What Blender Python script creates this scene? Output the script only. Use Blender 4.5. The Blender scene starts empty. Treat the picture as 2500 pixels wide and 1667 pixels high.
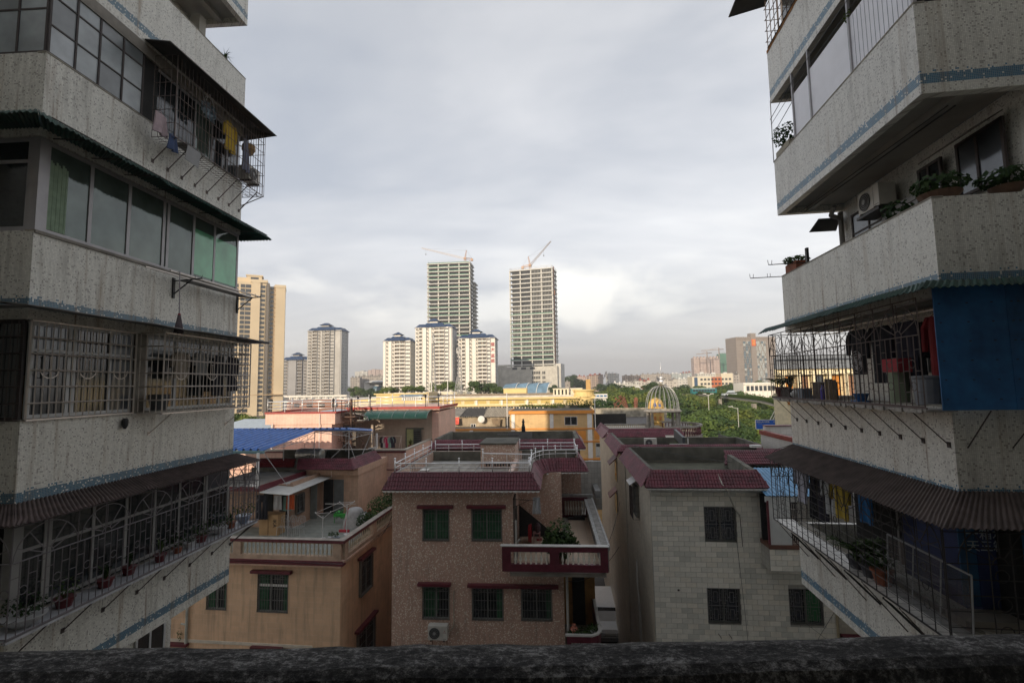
import bpy, bmesh, math, random
from mathutils import Vector, Matrix, noise
random.seed(7)
R=math.radians
# ------------------------------------------------------------------ camera
sc=bpy.context.scene
col=sc.collection
PITCH=R(5.05); ROLL=0.0163; FPX=1190.0
cam=bpy.data.cameras.new('camera'); camo=bpy.data.objects.new('camera',cam); col.objects.link(camo)
cam.sensor_fit='HORIZONTAL'; cam.sensor_width=36; cam.lens=FPX/2500*36; cam.clip_start=.05; cam.clip_end=9000
_up=Vector((0,-math.sin(PITCH),math.cos(PITCH))); _fw=Vector((0,math.cos(PITCH),math.sin(PITCH))); _rt=Vector((1,0,0))
_cx=_rt*math.cos(ROLL)-_up*math.sin(ROLL); _cy=_rt*math.sin(ROLL)+_up*math.cos(ROLL)
camo.matrix_world=Matrix((( _cx[0],_cy[0],-_fw[0],0),(_cx[1],_cy[1],-_fw[1],0),(_cx[2],_cy[2],-_fw[2],0),(0,0,0,1)))
sc.camera=camo
# the eye is the origin; the ground lies 17.6 m below it
GZ=-17.6
# ------------------------------------------------------------------ light
SUN_AZ=R(27); SUN_EL=R(15)      # sun low behind the camera, to its left
sunv=Vector((-math.sin(SUN_AZ)*math.cos(SUN_EL),-math.cos(SUN_AZ)*math.cos(SUN_EL),math.sin(SUN_EL)))
w=bpy.data.worlds.new('World'); sc.world=w; w.use_nodes=True
nt=w.node_tree; N=nt.nodes; Lk=nt.links; N.clear()
def wn(t,**k):
    n=N.new(t)
    for a,b in k.items(): setattr(n,a,b)
    return n
out=wn('ShaderNodeOutputWorld'); bg=wn('ShaderNodeBackground'); Lk.new(bg.outputs[0],out.inputs[0])
sky=wn('ShaderNodeTexSky',sky_type='NISHITA',sun_disc=False,sun_elevation=SUN_EL,sun_rotation=math.atan2(sunv[0],sunv[1]),altitude=0,air_density=1.2,dust_density=2.0,ozone_density=1)
geo=wn('ShaderNodeTexCoord')
sep=wn('ShaderNodeSeparateXYZ'); Lk.new(geo.outputs['Generated'],sep.inputs[0])
def m(op,a,b=None,c=None,cl=False):
    n=wn('ShaderNodeMath',operation=op); n.use_clamp=cl
    for i,x in enumerate((a,b,c)):
        if x is None: continue
        if hasattr(x,'is_linked'): Lk.new(x,n.inputs[i])
        else: n.inputs[i].default_value=x
    return n.outputs[0]
zc=m('ADD',m('MAXIMUM',sep.outputs[2],0.0),.16)
px_=m('DIVIDE',sep.outputs[0],zc); py_=m('DIVIDE',sep.outputs[1],zc)
cmb=wn('ShaderNodeCombineXYZ'); Lk.new(px_,cmb.inputs[0]); Lk.new(py_,cmb.inputs[1])
mp=wn('ShaderNodeMapping'); mp.inputs['Rotation'].default_value=(0,0,R(28)); mp.inputs['Scale'].default_value=(.55,1.15,1); mp.inputs['Location'].default_value=(3.1,1.7,0)
Lk.new(cmb.outputs[0],mp.inputs[0])
n1=wn('ShaderNodeTexNoise'); n1.inputs['Scale'].default_value=.55; n1.inputs['Detail'].default_value=7; n1.inputs['Roughness'].default_value=.55; n1.inputs['Distortion'].default_value=.5
Lk.new(mp.outputs[0],n1.inputs[0])
n2=wn('ShaderNodeTexNoise'); n2.inputs['Scale'].default_value=2.3; n2.inputs['Detail'].default_value=6; n2.inputs['Distortion'].default_value=.8
Lk.new(mp.outputs[0],n2.inputs[0])
den=m('ADD',m('MULTIPLY',n1.outputs[0],.78),m('MULTIPLY',n2.outputs[0],.22))
cr=wn('ShaderNodeValToRGB'); e=cr.color_ramp.elements
e[0].position=.36; e[0].color=(.31,.335,.385,1); e[1].position=.66; e[1].color=(.66,.66,.66,1)
x=cr.color_ramp.elements.new(.46); x.color=(.40,.415,.45,1); x=cr.color_ramp.elements.new(.56); x.color=(.52,.525,.545,1)
Lk.new(den,cr.inputs[0])
# a greyer, hazier bank low over the horizon, all the way round
hz=wn('ShaderNodeMapRange'); hz.inputs[1].default_value=0; hz.inputs[2].default_value=.30; hz.inputs[3].default_value=.75; hz.inputs[4].default_value=0; Lk.new(sep.outputs[2],hz.inputs[0])
mxh=wn('ShaderNodeMix',data_type='RGBA'); Lk.new(hz.outputs[0],mxh.inputs[0]); Lk.new(cr.outputs[0],mxh.inputs[6]); mxh.inputs[7].default_value=(.45,.44,.44,1)
# cumulus heads standing in the low bank
vm=wn('ShaderNodeMapping'); vm.inputs['Scale'].default_value=(2.2,2.2,6.0); vm.inputs['Location'].default_value=(.62,.3,.45); Lk.new(geo.outputs['Generated'],vm.inputs[0])
n3=wn('ShaderNodeTexNoise'); n3.inputs['Scale'].default_value=1.7; n3.inputs['Detail'].default_value=8; n3.inputs['Roughness'].default_value=.5; Lk.new(vm.outputs[0],n3.inputs[0])
cu=wn('ShaderNodeMapRange'); cu.inputs[1].default_value=.52; cu.inputs[2].default_value=.64; Lk.new(n3.outputs[0],cu.inputs[0])
lo=wn('ShaderNodeMapRange'); lo.inputs[1].default_value=.34; lo.inputs[2].default_value=.12; Lk.new(sep.outputs[2],lo.inputs[0])
lo2=wn('ShaderNodeMapRange'); lo2.inputs[1].default_value=.05; lo2.inputs[2].default_value=.13; Lk.new(sep.outputs[2],lo2.inputs[0])
cf=m('MULTIPLY',m('MULTIPLY',cu.outputs[0],lo.outputs[0]),m('MULTIPLY',lo2.outputs[0],.9))
mxc=wn('ShaderNodeMix',data_type='RGBA'); Lk.new(cf,mxc.inputs[0]); Lk.new(mxh.outputs[2],mxc.inputs[6]); mxc.inputs[7].default_value=(.64,.63,.61,1)
# one bright cumulus standing by itself in the low bank
nv=wn('ShaderNodeVectorMath',operation='NORMALIZE'); Lk.new(geo.outputs['Generated'],nv.inputs[0])
sbv=wn('ShaderNodeVectorMath',operation='SUBTRACT'); Lk.new(nv.outputs[0],sbv.inputs[0]); sbv.inputs[1].default_value=Vector((.135,.965,.178)).normalized()
scv=wn('ShaderNodeVectorMath',operation='MULTIPLY'); Lk.new(sbv.outputs[0],scv.inputs[0]); scv.inputs[1].default_value=(1,1,2.1)
lnv=wn('ShaderNodeVectorMath',operation='LENGTH'); Lk.new(scv.outputs[0],lnv.inputs[0])
n4=wn('ShaderNodeTexNoise'); n4.inputs['Scale'].default_value=9; n4.inputs['Detail'].default_value=8; Lk.new(nv.outputs[0],n4.inputs[0])
bl_=m('SUBTRACT',m('ADD',m('SUBTRACT',.150,lnv.outputs['Value']),m('MULTIPLY',m('SUBTRACT',n4.outputs[0],.5),.26)),0.0)
bm_=wn('ShaderNodeMapRange'); bm_.inputs[1].default_value=0; bm_.inputs[2].default_value=.075; Lk.new(bl_,bm_.inputs[0])
mxb=wn('ShaderNodeMix',data_type='RGBA'); Lk.new(m('MULTIPLY',bm_.outputs[0],.85),mxb.inputs[0]); Lk.new(mxc.outputs[2],mxb.inputs[6]); mxb.inputs[7].default_value=(.72,.70,.66,1)
hi=wn('ShaderNodeMapRange'); hi.inputs[1].default_value=.22; hi.inputs[2].default_value=.70; hi.inputs[3].default_value=1.0; hi.inputs[4].default_value=.74; Lk.new(sep.outputs[2],hi.inputs[0])
mxd=wn('ShaderNodeVectorMath',operation='SCALE'); Lk.new(mxb.outputs[2],mxd.inputs[0]); Lk.new(hi.outputs[0],mxd.inputs[3])
sk=wn('ShaderNodeMix',data_type='RGBA',blend_type='MIX'); sk.inputs[0].default_value=.93
skm=wn('ShaderNodeVectorMath',operation='SCALE'); skm.inputs[3].default_value=.13; Lk.new(sky.outputs[0],skm.inputs[0])
Lk.new(skm.outputs[0],sk.inputs[6]); Lk.new(mxd.outputs[0],sk.inputs[7])
Lk.new(sk.outputs[2],bg.inputs[0]); bg.inputs[1].default_value=1.0
sl=bpy.data.lights.new('sun','SUN'); sl.energy=2.6; sl.angle=R(.6); sl.color=(1,.83,.62)
so=bpy.data.objects.new('sun',sl); col.objects.link(so); so.rotation_euler=sunv.to_track_quat('Z','Y').to_euler()
sc.view_settings.view_transform='Standard'; sc.view_settings.look='None'; sc.view_settings.exposure=0.95; sc.view_settings.gamma=1
sc.view_settings.use_curve_mapping=False
sc.render.engine='CYCLES'; sc.cycles.max_bounces=6; sc.cycles.diffuse_bounces=4; sc.cycles.glossy_bounces=3; sc.cycles.transparent_max_bounces=16
# ------------------------------------------------------------------ frames
class F:
    """a plan frame: origin, U to the right, V away from the eye; heights are measured from the eye"""
    def __init__(s,ox,oy,yaw):
        s.o=Vector((ox,oy,0)); s.a=R(yaw); s.U=Vector((math.cos(s.a),-math.sin(s.a),0)); s.V=Vector((math.sin(s.a),math.cos(s.a),0))
    def w(s,u,v,z): return s.o+s.U*u+s.V*v+Vector((0,0,z))
def ray(px,py):
    x=(px-1250)/FPX; y=-(py-833.5)/FPX
    c,s=math.cos(ROLL),math.sin(ROLL); X=x*c+y*s; Y=-x*s+y*c
    return Vector((X,math.cos(PITCH)-Y*math.sin(PITCH),math.sin(PITCH)+Y*math.cos(PITCH)))
def meas(fr,px,py,v):
    """where the sight line measured in the photo meets the plane at depth v of a frame"""
    r=ray(px,py); t=(v+fr.o.dot(fr.V))/r.dot(fr.V); P=r*t-fr.o
    return P.dot(fr.U),v,P.z
G=F(0,0,5.5)
# ------------------------------------------------------------------ mesh builder
class MB:
    def __init__(s): s.v=[]; s.f=[]; s.m=[]
    def add(s,vs,fs,mi=0):
        b=len(s.v); s.v+= [tuple(p) for p in vs]; s.f+=[tuple(i+b for i in f) for f in fs]; s.m+=[mi]*len(fs); return s
    def box(s,x0,x1,y0,y1,z0,z1,mi=0):
        if x0>x1:x0,x1=x1,x0
        if y0>y1:y0,y1=y1,y0
        if z0>z1:z0,z1=z1,z0
        return s.add([(x0,y0,z0),(x1,y0,z0),(x1,y1,z0),(x0,y1,z0),(x0,y0,z1),(x1,y0,z1),(x1,y1,z1),(x0,y1,z1)],
              [(0,3,2,1),(4,5,6,7),(0,1,5,4),(1,2,6,5),(2,3,7,6),(3,0,4,7)],mi)
    def quad(s,a,b,c,d,mi=0): return s.add([a,b,c,d],[(0,1,2,3)],mi)
    def slab(s,a,b,c,d,t=.03,mi=0):
        a,b,c,d=map(Vector,(a,b,c,d)); n=(b-a).cross(d-a).normalized()*t
        return s.add([a,b,c,d,a-n,b-n,c-n,d-n],[(0,1,2,3),(7,6,5,4),(0,4,5,1),(1,5,6,2),(2,6,7,3),(3,7,4,0)],mi)
    def prism(s,pts,z0,z1,mi=0):
        n=len(pts)
        return s.add([(x,y,z0) for x,y in pts]+[(x,y,z1) for x,y in pts],
            [tuple(range(n))[::-1],tuple(range(n,2*n))]+[(i,(i+1)%n,n+(i+1)%n,n+i) for i in range(n)],mi)
    def rod(s,p,q,r=.01,n=4,mi=0,r2=None):
        p=Vector(p); q=Vector(q); d=(q-p)
        if d.length<1e-6: return s
        d.normalize(); a=d.orthogonal().normalized() if abs(d.z)>.9 else Vector((-d.y,d.x,0)).normalized(); b=d.cross(a); r2=r if r2 is None else r2
        vs=[]
        for P,rr in ((p,r),(q,r2)):
            for i in range(n):
                t=2*math.pi*(i+.5)/n; vs.append(P+(a*math.cos(t)+b*math.sin(t))*rr)
        return s.add(vs,[(i,(i+1)%n,n+(i+1)%n,n+i) for i in range(n)]+[tuple(range(n))[::-1],tuple(range(n,2*n))],mi)
    def path(s,pts,r=.01,n=4,mi=0):
        for a,b in zip(pts,pts[1:]): s.rod(a,b,r,n,mi)
        return s
    def lathe(s,prof,c=(0,0,0),n=10,mi=0,axis='z'):
        vs=[]
        for r,z in prof:
            for i in range(n):
                t=2*math.pi*i/n; x,y=r*math.cos(t),r*math.sin(t)
                vs.append((c[0]+x,c[1]+y,c[2]+z) if axis=='z' else (c[0]+z,c[1]+x,c[2]+y) if axis=='x' else (c[0]+x,c[1]+z,c[2]+y))
        fs=[(k*n+i,k*n+(i+1)%n,(k+1)*n+(i+1)%n,(k+1)*n+i) for k in range(len(prof)-1) for i in range(n)]
        fs+=[tuple(range(n))[::-1],tuple(range((len(prof)-1)*n,len(prof)*n))]
        return s.add(vs,fs,mi)
    def ball(s,c,r,n=8,mi=0,sz=1):
        k=max(3,n//2+1); return s.lathe([(r*math.sin(math.pi*i/k),-r*sz*math.cos(math.pi*i/k)) for i in range(k+1)],c,n,mi)
    def ring(s,c,r,t,n=12,ax='u',mi=0):
        P=[]
        for i in range(n+1):
            a=2*math.pi*i/n; P.append((c[0]+(r*math.cos(a) if ax=='u' else 0),c[1]+(r*math.cos(a) if ax=='v' else 0),c[2]+r*math.sin(a)))
        return s.path(P,t,4,mi)
    def mesh(s,name,mats,base=(0,0,0),smooth=False):
        me=bpy.data.meshes.new(name); bx,by,bz=base
        me.from_pydata([(a-bx,b-by,c-bz) for a,b,c in s.v],[],s.f)
        for x in (mats if isinstance(mats,(list,tuple)) else [mats]): me.materials.append(x)
        if any(s.m): me.polygons.foreach_set('material_index',s.m)
        if smooth: me.polygons.foreach_set('use_smooth',[True]*len(s.f))
        me.validate(); me.update(); return me
SMALL={'rungs','brace','fan_bars','sprigs','awning_bracket','roof_rib','tile_joint','bay_bars','starter_rods','wires','wall_hooks','vent_slots','foot_bar','grille_rods','window_cage','cage_floor','scaffold','landing_bars','lower_rail','seam','fan_guard','cage_top_rods','leaves','soil','rust_stain','canopy_truss','canopy_rib'}
BASE={}
LBL={}
def tag(o,label,cat,group=None,kind=None):
    o['label']=label
    if cat: o['category']=cat
    if group: o['group']=group
    if kind: o['kind']=kind
    return o
def thing(name,label,cat,fr=G,base=(0,0,GZ),group=None,rot=0):
    """an Empty standing at the base of a thing; its parts hang from it"""
    o=bpy.data.objects.new(name,None); col.objects.link(o); o.empty_display_size=.2
    o.location=fr.w(*base); o.rotation_euler=(0,0,-fr.a+rot); BASE[o]=base
    return tag(o,label,cat,group)
def baseof(o):
    while o is not None:
        if o in BASE: return BASE[o]
        o=o.parent
    return (0,0,0)
def part(mb,name,parent,mats,label=None,kind=None,smooth=False):
    b=baseof(parent); o=bpy.data.objects.new(name,mb.mesh(name,mats,b,smooth)); col.objects.link(o); o.parent=parent
    if label: o['label']=label
    if name in SMALL: kind='stuff'
    if kind: o['kind']=kind
    return o
def inst(me,name,parent,loc=(0,0,0),rz=0,mat=None,scale=None):
    """one more object that shares a mesh; loc is in the coordinates of the parent's frame"""
    o=bpy.data.objects.new(name,me); col.objects.link(o); o.parent=parent
    b=baseof(parent)
    if mat is not None:
        mm=mat.copy(); mm.translation=Vector(loc)-Vector(b); o.matrix_local=mm
    else:
        o.location=Vector(loc)-Vector(b); o.rotation_euler=(0,0,rz)
        if scale: o.scale=scale
    return o
def solo(mb,name,label,cat,mats,fr=G,base=(0,0,0),group=None,kind=None,rot=0,smooth=False):
    """a thing that is one mesh, built around its own base point"""
    o=bpy.data.objects.new(name,mb.mesh(name,mats,(0,0,0),smooth)); col.objects.link(o)
    o.location=fr.w(*base); o.rotation_euler=(0,0,-fr.a+rot); return tag(o,label,cat,group,kind)
def copytree(root,loc,fr,rot=0,label=None,scale=1):
    c=root.copy(); col.objects.link(c); c.location=fr.w(*loc); c.rotation_euler=(0,0,-fr.a+rot); c.scale=(scale,)*3 if not isinstance(scale,tuple) else scale
    if label: c['label']=label
    def rec(a,b):
        for ch in list(a.children):
            d=ch.copy(); col.objects.link(d); d.parent=b; rec(ch,d)
    rec(root,c); return c
# ------------------------------------------------------------------ materials
def nodes(name):
    ma=bpy.data.materials.new(name); ma.use_nodes=True; t=ma.node_tree
    return ma,t,t.nodes['Principled BSDF']
class NG:
    def __init__(s,t): s.t=t
    def n(s,ty,ins=None,**k):
        x=s.t.nodes.new(ty)
        for a,b in k.items(): setattr(x,a,b)
        for i,v in (ins or {}).items():
            if hasattr(v,'is_linked'): s.t.links.new(v,x.inputs[i])
            else: x.inputs[i].default_value=v
        return x
    def m(s,op,a,b=0,c=0,cl=False):
        x=s.n('ShaderNodeMath',{0:a,1:b,2:c},operation=op); x.use_clamp=cl; return x.outputs[0]
    def mix(s,f,a,b): return s.n('ShaderNodeMix',{0:f,6:a,7:b},data_type='RGBA').outputs[2]
    def rng(s,v,a,b,c=0,d=1): return s.n('ShaderNodeMapRange',{0:v,1:a,2:b,3:c,4:d}).outputs[0]
    def mul(s,c,f): return s.n('ShaderNodeMix',{0:1.0,6:c,7:f},data_type='RGBA',blend_type='MULTIPLY').outputs[2]
def c4(c): return (c[0],c[1],c[2],1)
MC={}
def M(name,c,rough=.7,metal=0,var=.18,scale=3,bump=0,bs=40,emis=None,alpha=None,spec=.5):
    """plain weathered material: mottled base colour, optional fine relief"""
    if name in MC: return MC[name]
    ma,t,p=nodes(name); g=NG(t); tc=g.n('ShaderNodeTexCoord').outputs['Object']
    a=g.n('ShaderNodeTexNoise',{'Vector':tc,'Scale':scale,'Detail':5,'Roughness':.6}).outputs[0]
    oi=g.n('ShaderNodeObjectInfo').outputs['Random']
    f=g.rng(a,.3,.7,1-var,1+var); f=g.m('MULTIPLY',f,g.rng(oi,0,1,1-var*.25,1+var*.25))
    cc=g.n('ShaderNodeCombineColor',{0:f,1:f,2:f}).outputs[0]
    t.links.new(g.mul(c4(c),cc),p.inputs['Base Color'])
    p.inputs['Roughness'].default_value=rough; p.inputs['Metallic'].default_value=metal; p.inputs['Specular IOR Level'].default_value=spec
    if bump:
        b=g.n('ShaderNodeTexNoise',{'Vector':tc,'Scale':bs,'Detail':4}).outputs[0]
        t.links.new(g.n('ShaderNodeBump',{'Strength':bump,'Distance':.02,'Height':b}).outputs[0],p.inputs['Normal'])
    if alpha is not None: p.inputs['Alpha'].default_value=alpha
    MC[name]=ma; return ma
def mosaic(name,base,fleck,grout,size=.025,prob=.10,band=None,rust=0.0,dirt=.25,clump=True,top=0.0,rough=.35,ptop=-.43,per=3.0,anch=0):
    """glazed mosaic: square chips with joints, flecks, an optional blue band and rain streaks.
    runs over both wall directions by adding the two plan coordinates"""
    ma,t,p=nodes(name); g=NG(t); tc=g.n('ShaderNodeTexCoord').outputs['Object']
    sp=g.n('ShaderNodeSeparateXYZ',{0:tc}); s=g.m('ADD',sp.outputs[0],sp.outputs[1]); z=sp.outputs[2]
    i=g.m('FLOOR',g.m('DIVIDE',s,size)); j=g.m('FLOOR',g.m('DIVIDE',z,size))
    fi=g.m('FRACT',g.m('DIVIDE',s,size)); fj=g.m('FRACT',g.m('DIVIDE',z,size))
    w2=g.n('ShaderNodeTexWhiteNoise',{0:g.n('ShaderNodeCombineXYZ',{0:i,1:j}).outputs[0]},noise_dimensions='2D')
    r1=w2.outputs[0]
    w3=g.n('ShaderNodeTexWhiteNoise',{0:g.n('ShaderNodeCombineXYZ',{0:j,1:i}).outputs[0]},noise_dimensions='2D').outputs[0]
    cl=g.n('ShaderNodeTexNoise',{'Vector':g.n('ShaderNodeCombineXYZ',{0:g.m('MULTIPLY',i,.22),1:g.m('MULTIPLY',j,.22)}).outputs[0],'Scale':1.0,'Detail':1}).outputs[0]
    th=g.m('SUBTRACT',1.0,g.m('MULTIPLY',g.rng(cl,.35,.7,.5,1.8),prob)) if clump else 1-prob
    isf=g.m('GREATER_THAN',r1,th)
    v=g.rng(w3,0,1,.86,1.1)
    cv=g.n('ShaderNodeCombineColor',{0:v,1:v,2:v}).outputs[0]
    c=g.mix(isf,g.mul(c4(base),cv),c4(fleck))
    if band:
        # blue course: top of band `1.09` under each parapet top, 0.16 high
        q=g.m('FLOORED_MODULO',g.m('SUBTRACT',z,ptop-GZ-1.09-.16),per)
        inb=g.m('MULTIPLY',g.m('LESS_THAN',q,.16),g.m('GREATER_THAN',r1,.08))
        edge=g.m('MULTIPLY',g.m('LESS_THAN',q,.21),g.m('GREATER_THAN',w3,.8))
        inb=g.m('MAXIMUM',inb,g.m('MULTIPLY',edge,g.m('GREATER_THAN',r1,.5)))
        c=g.mix(inb,c,g.mul(c4(band),cv))
    ga=g.m('MAXIMUM',g.m('LESS_THAN',fi,.11),g.m('LESS_THAN',fj,.11))
    c=g.mix(ga,c,c4(grout))
    # rain streaks
    sv=g.n('ShaderNodeCombineXYZ',{0:g.m('MULTIPLY',s,5.0),1:g.m('MULTIPLY',z,.45)}).outputs[0]
    st=g.n('ShaderNodeTexNoise',{'Vector':sv,'Scale':1.6,'Detail':5,'Roughness':.65}).outputs[0]
    bl=g.n('ShaderNodeTexNoise',{'Vector':tc,'Scale':1.1,'Detail':4}).outputs[0]
    k=g.m('MULTIPLY',g.rng(st,.45,.75),g.rng(bl,.35,.65),cl=True)
    c=g.mix(g.m('MULTIPLY',k,dirt*1.6,cl=True),c,(.13,.115,.09,1))
    if rust:
        rv=g.n('ShaderNodeCombineXYZ',{0:g.m('MULTIPLY',s,2.2),1:g.m('MULTIPLY',z,.12)}).outputs[0]
        rs=g.n('ShaderNodeTexNoise',{'Vector':rv,'Scale':2.0,'Detail':3,'Roughness':.7}).outputs[0]
        c=g.mix(g.m('MULTIPLY',g.rng(rs,.56,.74),rust,cl=True),c,(.20,.12,.045,1))
        if anch:
            # stains that run down from the bracket feet, one every `anch` metres
            fa=g.m('ABSOLUTE',g.m('SUBTRACT',g.m('FRACT',g.m('DIVIDE',g.m('ADD',s,g.m('MULTIPLY',g.m('SUBTRACT',bl,.5),.05)),anch)),.5))
            qz=g.m('FLOORED_MODULO',g.m('SUBTRACT',z,ptop-GZ-1.43),per)
            line=g.m('MULTIPLY',g.m('MULTIPLY',g.rng(fa,.05,.0),g.rng(qz,1.0,.7)),g.rng(g.n('ShaderNodeTexNoise',{'Vector':tc,'Scale':.9}).outputs[0],.5,.62))
            c=g.mix(g.m('MULTIPLY',line,.7),c,(.13,.065,.02,1))
    t.links.new(c,p.inputs['Base Color']); p.inputs['Roughness'].default_value=rough
    bm=g.n('ShaderNodeBump',{'Strength':.35,'Distance':.004,'Height':g.m('SUBTRACT',1.0,ga)}).outputs[0]; t.links.new(bm,p.inputs['Normal'])
    return ma
def walltile(name,base,joint,sx,sz,var=.1,stain=.3,rough=.55,jw=.05,jh=.05):
    """rendered or tiled wall with a faint joint grid and rain stains (too fine to pick apart)"""
    ma,t,p=nodes(name); g=NG(t); tc=g.n('ShaderNodeTexCoord').outputs['Object']
    sp=g.n('ShaderNodeSeparateXYZ',{0:tc}); s=g.m('ADD',sp.outputs[0],sp.outputs[1]); z=sp.outputs[2]
    fi=g.m('FRACT',g.m('DIVIDE',s,sx)); fj=g.m('FRACT',g.m('DIVIDE',z,sz))
    i=g.m('FLOOR',g.m('DIVIDE',s,sx)); j=g.m('FLOOR',g.m('DIVIDE',z,sz))
    r1=g.n('ShaderNodeTexWhiteNoise',{0:g.n('ShaderNodeCombineXYZ',{0:i,1:j}).outputs[0]},noise_dimensions='2D').outputs[0]
    bl=g.n('ShaderNodeTexNoise',{'Vector':tc,'Scale':.8,'Detail':6,'Roughness':.6}).outputs[0]
    f=g.m('MULTIPLY',g.rng(r1,0,1,1-var,1+var),g.rng(bl,.3,.7,.82,1.12))
    c=g.mul(c4(base),g.n('ShaderNodeCombineColor',{0:f,1:f,2:f}).outputs[0])
    ga=g.m('MAXIMUM',g.m('LESS_THAN',fi,jw),g.m('LESS_THAN',fj,jh))
    c=g.mix(ga,c,c4(joint))
    sv=g.n('ShaderNodeCombineXYZ',{0:g.m('MULTIPLY',s,4.0),1:g.m('MULTIPLY',z,.35)}).outputs[0]
    st=g.n('ShaderNodeTexNoise',{'Vector':sv,'Scale':1.3,'Detail':6,'Roughness':.65}).outputs[0]
    c=g.mix(g.m('MULTIPLY',g.rng(st,.5,.8),stain,cl=True),c,(.10,.085,.065,1))
    t.links.new(c,p.inputs['Base Color']); p.inputs['Roughness'].default_value=rough
    return ma
def glass(name,c,rough=.08,met=0,spec=.9):
    if name in MC: return MC[name]
    ma,t,p=nodes(name); g=NG(t); tc=g.n('ShaderNodeTexCoord').outputs['Object']
    a=g.n('ShaderNodeTexNoise',{'Vector':tc,'Scale':2.5,'Detail':3}).outputs[0]
    f=g.rng(a,.3,.7,.75,1.25); t.links.new(g.mul(c4(c),g.n('ShaderNodeCombineColor',{0:f,1:f,2:f}).outputs[0]),p.inputs['Base Color'])
    p.inputs['Roughness'].default_value=rough; p.inputs['Specular IOR Level'].default_value=spec; p.inputs['Metallic'].default_value=met
    MC[name]=ma; return ma
def clearglass(name,c,a=.35):
    ma,t,p=nodes(name); p.inputs['Base Color'].default_value=c4(c); p.inputs['Roughness'].default_value=.05; p.inputs['Alpha'].default_value=a; p.inputs['Specular IOR Level'].default_value=.9
    return ma
def leafmat(name,c1,c2,tr=.25):
    ma,t,p=nodes(name); g=NG(t); tc=g.n('ShaderNodeTexCoord').outputs['Object']
    a=g.n('ShaderNodeTexNoise',{'Vector':tc,'Scale':1.1,'Detail':6}).outputs[0]; oi=g.n('ShaderNodeObjectInfo').outputs['Random']
    wn2=g.n('ShaderNodeNewGeometry').outputs['Random Per Island']
    f=g.m('ADD',g.m('MULTIPLY',a,.6),g.m('ADD',g.m('MULTIPLY',oi,.25),g.m('MULTIPLY',wn2,.3)))
    c=g.mix(g.rng(f,.3,.95),c4(c1),c4(c2)); t.links.new(c,p.inputs['Base Color']); p.inputs['Roughness'].default_value=.6; p.inputs['Specular IOR Level'].default_value=.25
    tl=g.n('ShaderNodeBsdfTranslucent',{0:c}).outputs[0]; mx=g.n('ShaderNodeMixShader',{0:tr,1:p.outputs[0],2:tl}).outputs[0]
    t.links.new(mx,t.nodes['Material Output'].inputs[0]); return ma
def farwall(name,base,win,sx,sz,fw=.55,fh=.5,var=.15):
    """wall of a building too far off to tell its windows apart"""
    ma,t,p=nodes(name); g=NG(t); tc=g.n('ShaderNodeTexCoord').outputs['Object']
    sp=g.n('ShaderNodeSeparateXYZ',{0:tc}); s=g.m('ADD',sp.outputs[0],sp.outputs[1]); z=sp.outputs[2]
    fi=g.m('FRACT',g.m('DIVIDE',s,sx)); fj=g.m('FRACT',g.m('DIVIDE',z,sz)); i=g.m('FLOOR',g.m('DIVIDE',s,sx)); j=g.m('FLOOR',g.m('DIVIDE',z,sz))
    r1=g.n('ShaderNodeTexWhiteNoise',{0:g.n('ShaderNodeCombineXYZ',{0:i,1:j}).outputs[0]},noise_dimensions='2D').outputs[0]
    ins=g.m('MULTIPLY',g.m('LESS_THAN',fi,fw),g.m('MULTIPLY',g.m('LESS_THAN',fj,fh),g.m('GREATER_THAN',r1,.12)))
    f=g.rng(g.n('ShaderNodeTexNoise',{'Vector':tc,'Scale':.15,'Detail':5}).outputs[0],.3,.7,1-var,1+var)
    b=g.mul(c4(base),g.n('ShaderNodeCombineColor',{0:f,1:f,2:f}).outputs[0]); t.links.new(g.mix(ins,b,c4(win)),p.inputs['Base Color']); p.inputs['Roughness'].default_value=.75
    return ma
MOSL=mosaic('mosaic_left',(.69,.675,.61),(.36,.345,.31),(.43,.42,.375),band=(.03,.13,.21),rust=.7,dirt=.4,prob=.085,anch=.62)
MOSR=mosaic('mosaic_right',(.72,.71,.65),(.38,.365,.33),(.45,.44,.40),band=(.035,.16,.27),rust=.5,dirt=.36,prob=.085,anch=.55)
CONC=M('stained_concrete',(.24,.22,.19),.85,var=.35,scale=1.5,bump=.3)
CONCD=M('dark_mossy_concrete',(.11,.105,.085),.95,var=.5,scale=1.2,bump=.5)
CEIL=M('painted_soffit',(.36,.35,.32),.8,var=.2,scale=1.2)
IRON=M('rusty_iron',(.06,.045,.04),.75,var=.35,scale=9)
IRONB=M('brown_iron_bars',(.13,.10,.09),.7,var=.35,scale=9)
STEELW=M('dull_stainless',(.62,.56,.51),.42,.55,var=.15)
CHROME=M('bright_stainless',(.78,.78,.78),.35,.55,var=.06)
ALU=M('aluminium_frame',(.34,.33,.34),.45,.3,var=.1)
ALUW=M('white_window_frame',(.52,.52,.51),.5,var=.12)
DARKIN=M('dark_interior',(.022,.022,.022),.9,var=.3)  # near-black colour stands in for the unlit depth behind openings
BLACK=M('black_metal',(.015,.015,.016),.5,var=.2)
MAROON=M('maroon_tile_trim',(.115,.018,.028),.4,var=.25,scale=6)
ROOFT=M('plum_glazed_roof_tile',(.115,.021,.032),.5,var=.45,scale=2.5)
WHITEP=M('white_paint',(.68,.67,.64),.6,var=.1)
HAZE=True
# ================================================================== ground and own building
def struct(mb,name,mats,loc=(0,0,0)):
    o=bpy.data.objects.new(name,mb.mesh(name,mats)); col.objects.link(o); o['kind']='structure'; o.location=loc; return o
struct(MB().add([(-2500,-200,GZ),(2500,-200,GZ),(2500,4200,GZ),(-2500,4200,GZ)],[(0,1,2,3)]),'ground',M('worn_asphalt_ground',(.07,.068,.064),.9,var=.4,scale=.05,bump=.2))
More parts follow.
